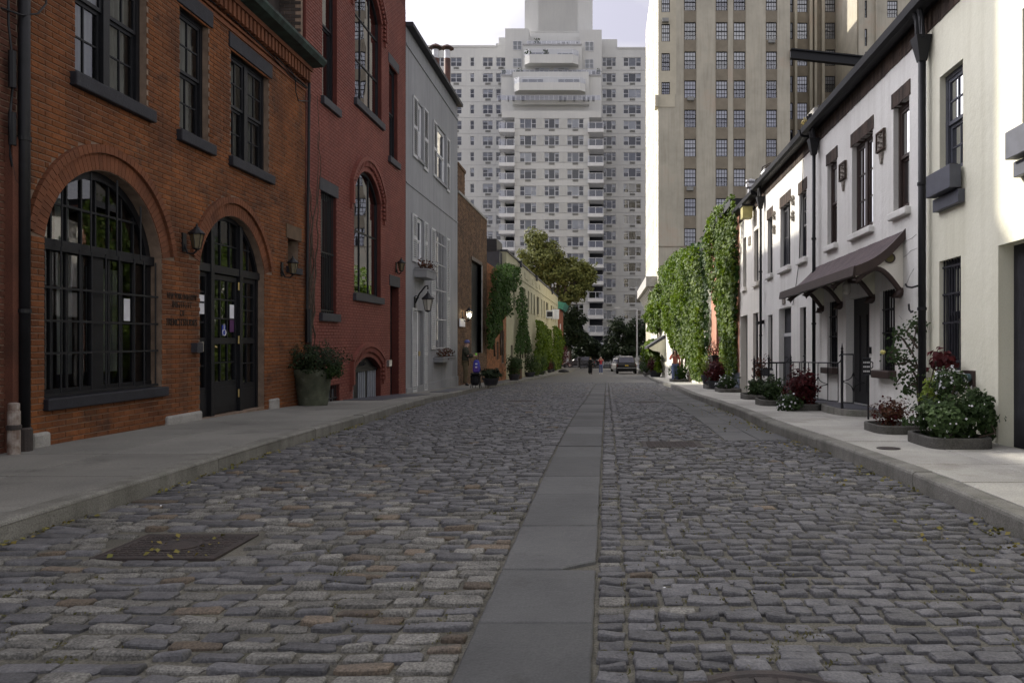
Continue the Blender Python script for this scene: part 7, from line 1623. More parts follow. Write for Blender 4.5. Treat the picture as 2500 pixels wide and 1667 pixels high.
# ================================================================== STREET THINGS
def plant(name, label, cat, x, y, z, r, h, leafm, n, size, pot=None, flowers=None, ry=None, stems=0, hollow=0.25, z0=None, long=1.4, potm=None, rough=0.85, droop=0.3, group=None):
    """leafy plant in an uneven mound; pot: None, ('round', r, h) or ('bed', half x, half y, h)"""
    t = thing(name, label, cat, (x, y, z), group); ry = ry or r; zb = z
    if pot and pot[0] == 'round':
        pr, ph = pot[1], pot[2]; MB().lathe((x, y, z), [(pr * 0.72, 0), (pr * 0.95, ph * 0.8), (pr * 1.06, ph * 0.82), (pr * 1.06, ph), (pr * 0.92, ph), (pr * 0.9, ph * 0.9)], 20).build('pot', potm or m_lintel, t, smooth=False)
        MB().lathe((x, y, z + ph * 0.88), [(pr * 0.9, 0), (pr * 0.9, 0.01)], 16).build('soil', m_soil, t); zb = z + ph
    if pot and pot[0] == 'bed':
        hx, hy, ph = pot[1:]; n_ = 28; ring = []
        for i in range(n_):
            a = 2 * math.pi * i / n_; c_, s_ = math.cos(a), math.sin(a); ring.append((x + hx * math.copysign(abs(c_) ** 0.45, c_), y + hy * math.copysign(abs(s_) ** 0.45, s_)))
        mb = MB(); vs = []
        for k_, zz in ((1.0, -0.05), (1.0, ph - 0.01), (0.98, ph), (0.88, ph), (0.87, ph - 0.06)): vs += [(x + (a - x) * k_, y + (b - y) * k_, z + zz) for a, b in ring]
        mb.add(vs, [(q * n_ + i, q * n_ + (i + 1) % n_, (q + 1) * n_ + (i + 1) % n_, (q + 1) * n_ + i) for q in range(4) for i in range(n_)]); mb.build('kerbed_bed', potm or mat('dark bed stone', (0.11, 0.107, 0.098), 0.9, scale=6, col2=(0.06, 0.058, 0.052), bump=0.6, fine=0.3), t)
        MB().add([(x + (a - x) * 0.875, y + (b - y) * 0.875, z + ph - 0.05) for a, b in ring], [tuple(range(n_))]).build('soil', m_soil, t); zb = z + ph
    c = (x, y, zb + h * 0.48); sd = random.random() * 60
    p, nn = blob(c, (r, ry, h * 0.52), n, hollow, rough, sd); nn = nn + np.array([0, -0.2, 0.6]); keep = p[:, 2] > z + 0.01
    leaves_mesh('foliage', p[keep], nn[keep], size, leafm, t, 0.5, 0.2, long, droop=droop)
    mb = MB()
    for q in range(max(stems, 3)):
        a = random.uniform(0, 6.28); rr = random.uniform(0.2, 0.75); e = Vector((x + r * rr * math.cos(a), y + ry * rr * math.sin(a), zb + h * random.uniform(0.6, 0.95)))
        b = Vector((x + random.gauss(0, r * 0.15), y + random.gauss(0, ry * 0.15), zb - 0.03)); mb.tube([b, b.lerp(e, 0.5) + Vector((0, 0, 0.04)), e], [0.012, 0.009, 0.005], 5)
    mb.build('stems', m_bark, t)
    if flowers:
        fm, fn, fs_ = flowers; fn = int(fn * 0.7); p, nn = blob(c, (r * 1.03, ry * 1.03, h * 0.54), fn, 0.9, rough, sd); nn = nn + np.array([0, -0.3, 0.4]); keep = p[:, 2] > zb
        leaves_mesh('flowers', p[keep], nn[keep], fs_, fm, t, 0.7, 0.25, 1.0, kind='stuff')
    return t
def at_sw(px, py): p = ground(px, py, KH); return p
# ---- left: big pot by the carriage house
p = at_sw(758, 990); Yp = p.y; potm = mat('mossy terracotta pot', (0.115, 0.125, 0.085), 0.9, scale=5, col2=(0.055, 0.062, 0.045), bump=0.6, bscale=30, mix2=((0.20, 0.21, 0.18), 7, 0.58, 0.6))
pr = 46 * Yp / F; ph = 88 * Yp / F; xp = (760 - VX) * Yp / F
t = plant('potted_shrub', 'large mossy round pot with dark bushy shrub beside the red house', 'potted plant', xp, Yp + 0.1, SW(Yp), 72 * Yp / F, 74 * Yp / F, L_dark, 2600, 0.05, None, None, 0.5)
MB().lathe((xp, Yp + 0.1, SW(Yp)), [(pr * 0.72, -0.02), (pr * 0.74, 0.02), (pr * 0.93, ph * 0.78), (pr * 1.0, ph * 0.82), (pr * 1.02, ph * 0.97), (pr * 0.98, ph), (pr * 0.88, ph), (pr * 0.86, ph * 0.85)], 32).build('pot', potm, t, smooth=True)
for o in t.children:
    if o.name.startswith(('foliage', 'stems')): o.location.z += ph * 0.86
P_, N_ = blob((xp + 0.42, Yp, SW(Yp) + ph * 0.95), (0.2, 0.2, 0.16), 420, 0.2, 0.6, 4); leaves_mesh('trailing_foliage', P_, N_, 0.05, L_green, t)
MB().tube([(xp + 0.1, Yp, SW(Yp) + ph), (xp + 0.35, Yp - 0.02, SW(Yp) + ph * 1.75)], 0.008, 5).tube([(xp - 0.1, Yp, SW(Yp) + ph * 1.3), (xp - 0.45, Yp, SW(Yp) + ph * 1.7)], 0.006, 5).build('twig', m_bark, t)
# ---- left: plants along the farther houses (px, py of the base, width px, height px)
LP = [('brick planter of grey leaved plants beside the tall black door', 1176, 925, 30, 20, L_green, ('bed', .35, .5, 0.95)),
      ('tall arching rush plant by the small orange brick house', 1210, 918, 52, 44, L_agave, None), ('dark low pots of greenery at the foot of the brick house', 1198, 940, 46, 24, L_dark, ('round', .35, .3)),
      ('red leaved plant on a stand before the cream row', 1258, 900, 36, 62, L_red, ('round', .3, .5)), ('second red leaved plant beyond the stand on the cream row', 1292, 897, 26, 48, L_red, ('round', .3, .5)),
      ('bushy dark shrub in a pot at the near cream row corner', 1255, 928, 40, 50, L_green, ('round', .35, .35)), ('grey green shrub in front of the slim creeper column', 1284, 920, 44, 56, L_green, ('round', .4, .35)),
      ('tall leafy shrub between creepers on the cream row', 1312, 914, 36, 50, L_ivyS, ('round', .4, .3)), ('russet pot plant beside the broad creeper', 1330, 910, 24, 26, L_brownred, ('round', .4, .3)),
      ('small dark pot plant near the far creeper', 1346, 908, 20, 20, L_dark, ('round', .4, .3)), ('low red potted plant near the far left kerb', 1340, 909, 14, 16, L_red, ('round', .3, .3))]
for lab, px, py, wd_, hg, lm, pot in LP:
    p = at_sw(px, py); k_ = p.y / F; x = max(p.x, XL + 0.35); plant('potted_plant', lab, 'potted plant', x, p.y, SW(p.y), wd_ * k_ * 0.5, hg * k_ * (0.6 if pot and pot[-1] > 0.6 else 0.9), lm, 900, 0.11, pot, None, wd_ * k_ * 0.5, potm=m_brickE if pot and pot[0] == 'bed' else None)
tag(MB().lathe(at_sw(1376, 909), [(0.5, 0), (0.42, 0.2), (0.15, 0.32), (0.02, 0.34)], 9, 1.2, 0.8).build('rubbish_bag', m_black), 'black rubbish bag on the far left sidewalk', 'bag')
for px, py, l in ((1213, 912, 'left'), (1290, 900, 'right')):
    p = at_sw(px, py); tag(MB().cbox(XL + 0.02, XL + 0.6, p.y - 0.5, p.y + 0.5, SW(p.y) - 0.02, SW(p.y) + 0.26, 0.02).build('stone_step', m_stone), 'pale stone step at a door ' + ('of the orange brick house' if l == 'left' else 'of the cream row'), 'step')
# ---- right: beds and plants
RP = [('kerbed bed of mixed flowering shrubs before the cream house', 2345, 1093, 180, 92, L_green, ('bed', .34, .44, 0.11), 3400, 0.05, (L_white, 70, 0.03)),
      ('low kerbed bed of dark red leaves beside the hood door', 2198, 1059, 90, 62, L_brownred, ('bed', .27, .38, 0.10), 600, 0.042, (L_red, 120, 0.045)),
      ('dark red amaranth mound before the white house railing', 1968, 1002, 78, 84, L_red, ('bed', .28, .40, 0.12), 1700, 0.06, None),
      ('white flowering mound at the foot of the red amaranth', 1930, 1003, 62, 40, L_green, None, 900, 0.05, (L_white, 60, 0.055)),
      ('green bushy bed between the white flowers and the railing', 1895, 990, 62, 52, L_green, ('bed', .30, .5, 0.12), 1500, 0.055, (L_white, 12, 0.05)),
      ('round green bed nearest the pale house downpipe', 1852, 975, 42, 36, L_green, ('bed', .32, .6, 0.12), 1000, 0.06, (L_white, 14, 0.06)),
      ('red leaved plant behind the white flowers before the salmon house', 1795, 950, 56, 50, L_red, ('round', .35, .3), 1300, 0.08, None),
      ('white flowering mound before the salmon house', 1795, 957, 56, 32, L_green, ('bed', .36, .8, 0.12), 1000, 0.06, (L_white, 90, 0.07)),
      ('pot of tall pale flowers and lime leaves by the pale house', 1845, 945, 40, 52, L_lime, ('round', .3, .45), 700, 0.07, (L_white, 16, 0.09)),
      ('low dark green bed at the salmon house corner', 1763, 949, 30, 28, L_green, ('bed', .35, .8, 0.14), 700, 0.07, None),
      ('rose bush with pink blooms behind the red amaranth', 1942, 968, 36, 60, L_brownred, ('round', .25, .4), 420, 0.05, (L_pink, 8, 0.06)),
      ('red leaved bed behind the walking woman', 1655, 920, 34, 34, L_red, ('round', .5, .5), 1100, 0.12, None), ('tall green shrub behind the walking woman', 1650, 914, 40, 46, L_green, ('round', .5, .5), 1000, 0.13, None),
      ('low flowering bed farther along the creeper house', 1622, 915, 34, 30, L_green, ('bed', .5, 1.2, 0.2), 800, 0.13, (L_white, 30, 0.1)), ('small leafy bed near the far right kerb end', 1602, 910, 22, 22, L_green, ('bed', .5, 1.2, 0.2), 600, 0.14, None),
      ('green shrub at the foot of the broad creeper wall', 1700, 932, 44, 40, L_ivyS, ('bed', .45, .9, 0.15), 1300, 0.1, (L_lime, 60, 0.1))]
for lab, px, py, wd_, hg, lm, pot, n, sz, fl in RP:
    p = at_sw(px, py); k_ = p.y / F; ex = pot[1] if pot else 0.25; x = min(p.x, XR - ex - 0.03); y = p.y + (0.3 if pot and pot[0] == 'bed' else 0.1)
    plant('flower_bed' if pot and pot[0] == 'bed' else 'potted_plant', lab, 'plants', x, y, SW(y), wd_ * k_ * 0.46, hg * k_, lm, n, sz, pot, fl, wd_ * k_ * 0.5)
# upper growth of the near bed: lime leaves, white flowers, red leaves
def tuft(name, label, px, py, d, wd_, hg, lm, n, sz, fl=None, stem=None):
    Y = F * (XR - d) / (px - VX); k_ = Y / F; z = CH + (VY - py) * k_; x = XR - d
    t = thing(name, label, 'plants', (x, Y, SW(Y))); p, nn = blob((x, Y, z), (wd_ * k_ * 0.5, wd_ * k_ * 0.5, hg * k_ * 0.5), n, 0.25, 0.6, px); leaves_mesh('foliage', p, nn + np.array([-0.3, -0.3, 0.4]), sz, lm, t, droop=0.4)
    if fl: p, nn = blob((x, Y, z), (wd_ * k_ * 0.52, wd_ * k_ * 0.52, hg * k_ * 0.52), fl[1], 0.85, 0.5, px); leaves_mesh('flowers', p, nn, fl[2], fl[0], t, kind='stuff')
    mb = MB()
    for q_ in range(4): mb.tube([(x + random.gauss(0, 0.05), Y + random.gauss(0, 0.05), SW(Y) + 0.1), (x + random.gauss(0, 0.06), Y + random.gauss(0, 0.06), (z + SW(Y)) / 2), (x + random.gauss(0, wd_ * k_ * 0.2), Y + random.gauss(0, wd_ * k_ * 0.2), z)], 0.01, 5)
    mb.build('stems', m_bark, t); return t
tuft('flowering_shrub', 'lime leaved shrub climbing in the near kerbed bed', 2283, 960, 0.28, 62, 84, L_lime, 620, 0.05)
tuft('flowering_shrub', 'white flowering shrub above the near kerbed bed', 2320, 935, 0.3, 76, 74, L_green, 800, 0.042, (L_white, 90, 0.04))
tuft('coleus_plant', 'dark red leaved plant before the barred cream house window', 2300, 882, 0.25, 62, 60, L_red, 150, 0.085)
tuft('leafy_plant', 'upright leafy stems at the right end of the near bed', 2412, 1020, 0.2, 34, 120, L_green, 520, 0.05)
tuft('leafy_plant', 'bushy green stems in the middle of the near bed', 2378, 985, 0.22, 60, 70, L_green, 520, 0.05)
# rose tree by the downpipe
Yr = 10.75; kr_ = Yr / F; t = thing('rose_tree', 'slender rose tree with sparse leaves beside the thick downpipe', 'rose', ((2248 - VX) * kr_, Yr, SW(Yr)))
rp = lambda px, py, o=0.0: Vector(((px - VX) * kr_ - 0.02, Yr + o, CH + (VY - py) * kr_)); br = [[(2247, 1050), (2246, 960), (2240, 900), (2232, 860), (2235, 800), (2245, 775)], [(2240, 900), (2225, 880), (2200, 872), (2185, 850), (2170, 862)], [(2243, 930), (2225, 905), (2205, 915), (2198, 935)], [(2232, 862), (2218, 830), (2200, 815), (2190, 822)], [(2236, 850), (2222, 810), (2232, 790)], [(2245, 950), (2228, 935), (2215, 950), (2222, 965)], [(2215, 885), (2195, 890), (2180, 870)], [(2240, 845), (2248, 820), (2255, 800)]]
mb = MB(); P = []; N = []
for b_ in br:
    pts = [rp(a, c, random.uniform(-0.12, 0.12)) for a, c in b_]; mb.tube(pts, [0.018 * (1 - 0.7 * i / len(pts)) for i in range(len(pts))], 5)
    for a, c in zip(pts[1:-1], pts[2:]):
        for q_ in range(30): f = random.random(); P.append(tuple(a.lerp(c, f) + Vector((random.gauss(0, 0.055), random.gauss(0, 0.09), random.gauss(0, 0.05))))); N.append((-0.4, -0.6, 0.5))
mb.build('stems', m_bark, t); leaves_mesh('leaves', P, N, 0.052, L_green, t, droop=0.5)
c = rp(2159, 860); MB().lathe(c, [(0.005, -0.03), (0.035, -0.01), (0.04, 0.01), (0.02, 0.03)], 10).build('bloom', mat('yellow petals', (0.6, 0.55, 0.2), 0.7), t)
# ---- steps and railings
def railing(name, label, pts, h, nb, extra=None, posts=True, curl=True):
    """iron railing from a to b: top rail with curled end, bars, posts"""
    a, b = Vector(pts[0]), Vector(pts[1]); t = thing(name, label, 'railing', tuple(a)); d = (b - a); up = Vector((0, 0, 1))
    top = [a + up * h, b + up * h]
    if curl: e = d.normalized(); top += [b + e * 0.07 + up * (h + 0.03), b + e * 0.12 + up * (h + 0.10), b + e * 0.09 + up * (h + 0.16), b + e * 0.04 + up * (h + 0.13)]
    MB().tube(top, 0.013, 6).build('top_rail', m_black, t, smooth=True); MB().tube([a + up * 0.1, b + up * 0.1], 0.012, 6).build('bottom_rail', m_black, t)
    MB().tube([a - up * 0.05, a + up * (h + 0.06)], 0.022, 8).build('post', m_black, t); MB().lathe(a + up * (h + 0.06), [(0.012, 0), (0.024, 0.03), (0.012, 0.06), (0.003, 0.12)], 8).build('finial', m_black, t)
    for i in range(1, nb + 1): p = a + d * (i / nb); MB().tube([p + up * 0.1, p + up * h], 0.009, 5).build('bar', m_black, t)
    c = a + d * (0.5 if nb % 2 == 0 else (nb // 2 + 1) / nb) + up * h * 0.5; e = d.normalized(); w_ = d.length / nb; mb = MB()
    for sx in (-1, 1):
        for sz in (-1, 1): mb.tube([c + e * sx * w_ + up * 0, c + e * sx * w_ * 0.45 + up * sz * 0.03, c + e * sx * w_ * 0.15 + up * sz * 0.07, c + up * sz * 0.15], 0.008, 5)
    mb.build('ornament', m_black, t); return t
def step(label, px0, px1, py, d):
    p0, p1 = FR.U(px1), FR.U(px0); n = 14; u0, u1 = min(p0, p1), max(p0, p1); ring = [(XR, u0)] + [(XR - d * math.sin(math.pi * i / n) ** 0.4, u0 + (u1 - u0) * (0.5 - 0.5 * math.cos(math.pi * i / n))) for i in range(n + 1)] + [(XR, u1)]
    t = thing('door_step', label, 'step', (XR - d / 2, (u0 + u1) / 2, SW((u0 + u1) / 2))); z = SW((u0 + u1) / 2)
    MB().prism([(a, b, z - 0.04) for a, b in ring], (0, 0, 0.15)).build('kerb', m_kerb, t); c = (XR - d * 0.3, (u0 + u1) / 2)
    MB().prism([(a + (c[0] - a) * 0.16, b + (c[1] - b) * 0.16, z + 0.1) for a, b in ring], (0, 0, 0.02)).build('tread', m_steel, t)
    return z + 0.12
zs_ = step('low rounded stone step at the hooded white house door', 2158, 2070, 1040, 0.62); z2_ = step('low rounded stone bed kerb left of the hooded door', 2055, 1992, 1010, 0.62)
ra = at_sw(1996, 1002); rb_y = FR.U(2052)
railing('iron_railing', 'black iron railing with diamond ornament left of the hooded door', [(XR - 0.55, FR.U(2028) + 0.9, SW(15) + 0.02), (XR - 0.05, FR.U(2053), SW(14.4) + 0.02)], 0.80, 5)
railing('iron_railing', 'short black iron railing carrying the sign plates at the hooded door', [(XR - 0.52, 12.05 + 0.6, SW(12.4) + 0.1), (XR - 0.42, 12.05 + 0.35, SW(12.3) + 0.1)], 0.86, 1, curl=False)
railing('iron_railing', 'far black iron railing before the second white house door', [(XR - 0.75, 18.9, SW(18.9)), (XR - 0.05, 18.9, SW(18.9))], 0.85, 4)
railing('iron_railing', 'black iron railing nearest the rose bush before the second white house', [(XR - 0.75, 17.2, SW(17.2)), (XR - 0.05, 17.2, SW(17.2))], 0.85, 4)
sgn = thing('sign_board', 'black three row sign board with pale lettering on the hooded door railing', 'sign', (XR - 0.28, 11.75, SW(11.7)))
Ys = 11.75; fs2 = Front(Ys); mb = MB(); fs2.box(mb, 2106, 2126, 875, 914, -0.015, 0.0); mb.build('board', m_black, sgn)
for y0 in (882.5, 893, 904):
    for a in (0, 4.2, 8.6, 12.5): mb = MB(); fs2.box(mb, 2107.5 + a, 2110.7 + a, y0, y0 + 4.2, 0.0, 0.003); mb.build('lettering', m_shutter, sgn)
mb = MB(); fs2.box(mb, 2104.8, 2127, 873.4, 875.4, -0.02, 0.006); fs2.box(mb, 2104.8, 2127, 913.5, 915.5, -0.02, 0.006); mb.build('frame', m_lintel, sgn)
MB().tube([(fs2.X(2121), Ys + 0.02, SW(Ys)), (fs2.X(2121), Ys + 0.02, fs2.Z(874))], 0.014, 6).build('post', m_black, sgn)
MB().tube([(fs2.X(2127), Ys, fs2.Z(882)), (fs2.X(2131), Ys, fs2.Z(886)), (fs2.X(2131), Ys, fs2.Z(896)), (fs2.X(2127), Ys, fs2.Z(900))], 0.01, 5).build('handle', m_black, sgn)
window_box('window_box', 'dark window box with twigs on the second white house', FR, 1887, 1872, 900, 918, m_lintel, L_brownred, 0.25, 0.4, 60, None, 0.05)
# ---- street lamp, fence and bollards at the street end
Yl = 110; kl2 = Yl / F; lx = (1555 - VX) * kl2; lp = thing('street_lamp', 'tall grey street lamp with a long arm at the street end', 'lamp', (lx, Yl, G(Yl)))
zt = CH + (VY - 756) * kl2; MB().lathe((lx, Yl, G(Yl)), [(0.22, 0), (0.2, 0.6), (0.12, 0.8), (0.1, zt - G(Yl))], 10).build('pole', m_galv, lp)
MB().tube([(lx, Yl, zt), (lx - 0.9, Yl, zt + 0.12), (lx - 2.5, Yl, zt + 0.3)], [0.07, 0.05, 0.04], 6).build('arm', m_galv, lp); MB().box(lx - 3.1, lx - 2.4, Yl - 0.12, Yl + 0.12, zt + 0.2, zt + 0.36).build('lamp_head', m_galv, lp)
fx0, fx1, Yf = -5.5, 6.0, 112.0; fe = thing('iron_fence', 'low black iron fence across the far end of the street', 'fence', ((fx0 + fx1) / 2, Yf, G(Yf)))
for z in (0.15, 0.95): MB().box(fx0, fx1, Yf - 0.03, Yf + 0.03, G(Yf) + z, G(Yf) + z + 0.06).build('rail', m_black, fe)
pk = MB().lathe((0, 0, 0), [(0.03, 0), (0.03, 1.1), (0.045, 1.12), (0.004, 1.24)], 6).mesh('picket')
for i in range(46): place('picket', pk, m_black, fe, (fx0 + 0.25 * i + 0.1, Yf, G(Yf)))
for px, l in ((1414, 'left'), (1500, 'right')):
    x = (px - VX) * 110.5 / F; tag(MB().lathe((x, 110.5, G(110)), [(0.3, 0), (0.3, 0.25), (0.2, 0.3), (0.2, 1.3), (0.26, 1.35), (0.24, 1.5), (0.05, 1.62)], 12).build('bollard', m_black), 'thick black bollard at the far ' + l + ' end of the carriageway', 'bollard')

# ---- vehicles
def car(name, label, loc, rz, W, Ln, H, paint, roofm, plate=True):
    """estate-like car, front towards +y of its own frame; body, glass, lights, wheels"""
    t = thing(name, label, 'car', loc); R = Matrix.Translation(loc) @ Matrix.Rotation(rz, 4, 'Z'); tr = lambda p: R @ Vector(p); hw = W / 2
    def loft(sts, name_, m, smooth=True):   # stations: (y, [(x, z) half section from bottom centre to top centre])
        mb = MB(); n = None; vs = []
        for y, sec in sts:
            full = [(x, z) for x, z in sec] + [(-x, z) for x, z in reversed(sec)]; n = len(full); vs += [tr((x, y, z)) for x, z in full]
        fs = [(i * n + k, i * n + (k + 1) % n, (i + 1) * n + (k + 1) % n, (i + 1) * n + k) for i in range(len(sts) - 1) for k in range(n)] + [tuple(range(n - 1, -1, -1)), tuple(range((len(sts) - 1) * n, len(sts) * n))]
        return mb.add(vs, fs).build(name_, m, t, smooth)
    b0 = 0.22 * H / 1.45; belt = 0.90 * H / 1.45
    def sec(w_, zt, zb=b0): return [(w_ * 0.8, zb), (w_ * 0.97, zb + 0.08), (w_, zb + 0.28), (w_ * 0.99, zt - 0.14), (w_ * 0.94, zt - 0.03), (w_ * 0.86, zt)]
    L2 = Ln / 2
    loft([(-L2, sec(hw * 0.86, belt - 0.12, b0 + 0.12)), (-L2 + 0.06, sec(hw * 0.94, belt - 0.02)), (-L2 + 0.3, sec(hw, belt)), (-0.6, sec(hw, belt + 0.02)), (0.9, sec(hw, belt)), (1.3, sec(hw * 0.98, belt - 0.05)), (L2 - 0.3, sec(hw * 0.93, belt - 0.2)), (L2, sec(hw * 0.82, belt - 0.32, b0 + 0.1))], 'body', paint)
    cab = lambda w0, w1, z1: [(w0, belt - 0.03), (w0, belt + 0.02), ((w0 + w1) / 2 + 0.02, (belt + z1) / 2), (w1, z1 - 0.04), (w1 * 0.9, z1)]
    loft([(-L2 + 0.28, cab(hw * 0.84, hw * 0.82, belt + 0.03)), (-L2 + 0.75, cab(hw * 0.87, hw * 0.70, H - 0.02)), (-0.3, cab(hw * 0.88, hw * 0.72, H)), (0.35, cab(hw * 0.88, hw * 0.71, H - 0.03)), (1.2, cab(hw * 0.86, hw * 0.8, belt + 0.03))], 'cabin', paint); MB().hexa([tr(p) for p in ((-hw * 0.62, -L2 + 0.78, H - 0.03), (hw * 0.62, -L2 + 0.78, H - 0.03), (hw * 0.62, 0.3, H - 0.05), (-hw * 0.62, 0.3, H - 0.05), (-hw * 0.6, -L2 + 0.8, H + 0.03), (hw * 0.6, -L2 + 0.8, H + 0.03), (hw * 0.6, 0.25, H + 0.03), (-hw * 0.6, 0.25, H + 0.03))]).build('roof_panel', roofm, t)
    def q4(pts, nm, m): return MB().add([tr(p) for p in pts], [(0, 1, 2, 3)]).build(nm, m, t)
    e = 0.012; m_g = mat('car glass', (0.05, 0.05, 0.075), 0.15, 0.2, 3, spec=0.5)
    z0_, z1_ = belt + 0.07, H - 0.07; f = lambda z: -L2 + 0.28 + 0.47 * (z - belt - 0.03) / (H - 0.05 - belt)
    q4([(-hw * 0.78, f(z0_) - e - 0.02, z0_), (hw * 0.78, f(z0_) - e - 0.02, z0_), (hw * 0.66, f(z1_) - e - 0.02, z1_), (-hw * 0.66, f(z1_) - e - 0.02, z1_)], 'rear_window', m_g)
    for s in (-1, 1):
        for ya, yb, yc, yd in ((-L2 + 0.75, -0.35, -0.35, -L2 + 0.85), (-0.28, 0.85, 0.3, -0.28)):
            q4([(s * (hw * 0.89 + e), ya, z0_ - 0.02), (s * (hw * 0.89 + e), yb, z0_ - 0.02), (s * (hw * 0.745 + e), yc, z1_ + 0.0), (s * (hw * 0.745 + e), yd, z1_ + 0.0)], 'side_window', m_g)
        MB().hexa([tr((s * hw * 0.55, -L2 - 0.012 + 0.03, belt - 0.30)), tr((s * hw * 0.93, -L2 + 0.04, belt - 0.30)), tr((s * hw * 0.97, -L2 + 0.2, belt - 0.30)), tr((s * hw * 0.55, -L2 + 0.2, belt - 0.30)), tr((s * hw * 0.55, -L2 + 0.01, belt - 0.10)), tr((s * hw * 0.92, -L2 + 0.05, belt - 0.10)), tr((s * hw * 0.97, -L2 + 0.2, belt - 0.10)), tr((s * hw * 0.55, -L2 + 0.2, belt - 0.10))]).build('tail_light', mat('tail light red', (0.22, 0.03, 0.03), 0.25, spec=0.6), t)
        MB().hexa([tr((s * hw * 0.5, L2 - 0.2, belt - 0.5)), tr((s * hw * 0.85, L2 - 0.25, belt - 0.5)), tr((s * hw * 0.85, L2 - 0.05, belt - 0.5)), tr((s * hw * 0.5, L2 + 0.01, belt - 0.5)), tr((s * hw * 0.5, L2 - 0.2, belt - 0.36)), tr((s * hw * 0.85, L2 - 0.25, belt - 0.36)), tr((s * hw * 0.85, L2 - 0.06, belt - 0.36)), tr((s * hw * 0.5, L2, belt - 0.36))]).build('headlight', m_milk, t)
        MB().hexa([tr((s * (hw + 0.02), 0.72, belt + 0.02)), tr((s * (hw + 0.22), 0.72, belt + 0.03)), tr((s * (hw + 0.2), 0.85, belt + 0.03)), tr((s * (hw + 0.02), 0.85, belt + 0.02)), tr((s * (hw + 0.02), 0.72, belt + 0.15)), tr((s * (hw + 0.21), 0.72, belt + 0.17)), tr((s * (hw + 0.2), 0.85, belt + 0.16)), tr((s * (hw + 0.02), 0.85, belt + 0.14))]).build('mirror', roofm, t)
        for yw in (-L2 + 0.85, L2 - 0.9):
            mb = MB(); rw = 0.33; n = 18; prof = [(0.0, 0.02), (0.18, 0.03), (0.2, 0.0), (rw - 0.03, -0.005), (rw, 0.03), (rw, 0.2), (rw - 0.03, 0.23), (0.0, 0.23)]; vs = []
            for r_, o_ in prof: vs += [tr((s * (hw + 0.012 - o_), yw + r_ * math.cos(2 * math.pi * k / n), 0.33 + r_ * math.sin(2 * math.pi * k / n))) for k in range(n)]
            mb.add(vs, [(i * n + k, i * n + (k + 1) % n, (i + 1) * n + (k + 1) % n, (i + 1) * n + k) for i in range(len(prof) - 1) for k in range(n)]); wh = mb.build('wheel', m_black, t)
            vs = [tr((s * (hw + 0.016), yw + 0.19 * math.cos(2 * math.pi * k / n), 0.33 + 0.19 * math.sin(2 * math.pi * k / n))) for k in range(n)]; MB().add(vs, [tuple(range(n))]).build('rim', m_galv, wh)
    MB().hexa([tr(p) for p in ((-hw * 0.95, -L2 - 0.05, b0 + 0.18), (hw * 0.95, -L2 - 0.05, b0 + 0.18), (hw * 0.97, -L2 + 0.2, b0 + 0.18), (-hw * 0.97, -L2 + 0.2, b0 + 0.18), (-hw * 0.93, -L2 - 0.04, b0 + 0.36), (hw * 0.93, -L2 - 0.04, b0 + 0.36), (hw * 0.97, -L2 + 0.2, b0 + 0.36), (-hw * 0.97, -L2 + 0.2, b0 + 0.36))]).build('bumper', paint, t)
    q4([(-hw * 0.92, -L2 - 0.056, b0 + 0.33), (hw * 0.92, -L2 - 0.056, b0 + 0.33), (hw * 0.92, -L2 - 0.056, b0 + 0.38), (-hw * 0.92, -L2 - 0.056, b0 + 0.38)], 'trim', m_galv)
    if plate: q4([(-0.17, -L2 - 0.01, belt - 0.27), (0.17, -L2 - 0.01, belt - 0.27), (0.17, -L2 + 0.005, belt - 0.13), (-0.17, -L2 + 0.005, belt - 0.13)], 'number_plate', mat('plate yellow', (0.55, 0.38, 0.05), 0.5))
    return t
m_cblk = mat('black car paint', (0.008, 0.008, 0.010), 0.45, 0.1, 2, spec=0.3); m_csil = mat('silver car paint', (0.55, 0.55, 0.57), 0.3, 0.1, 2, spec=0.6)
pc = ground(1530, 913); car('parked_car', 'black car with pale roof parked at the far right, seen from behind', (pc.x, pc.y + 2.4, pc.z), 0.0, 2.02, 4.7, 1.72, m_cblk, m_csil)
pc2 = ground(1511, 908); car('parked_car', 'silver car mostly hidden ahead of the black car', (pc2.x + 0.1, pc2.y + 4.5, G(pc2.y + 4)), 0.0, 1.9, 4.5, 1.5, m_csil, m_csil, False)
car('parked_car', 'dark minivan crossing the far end of the street', ((1416 - VX) * 117 / F, 117, G(117)), math.radians(88), 1.85, 4.6, 1.55, mat('charcoal car paint', (0.03, 0.032, 0.04), 0.3, spec=0.6), mat('charcoal car paint', (0.03, 0.032, 0.04), 0.3), False)

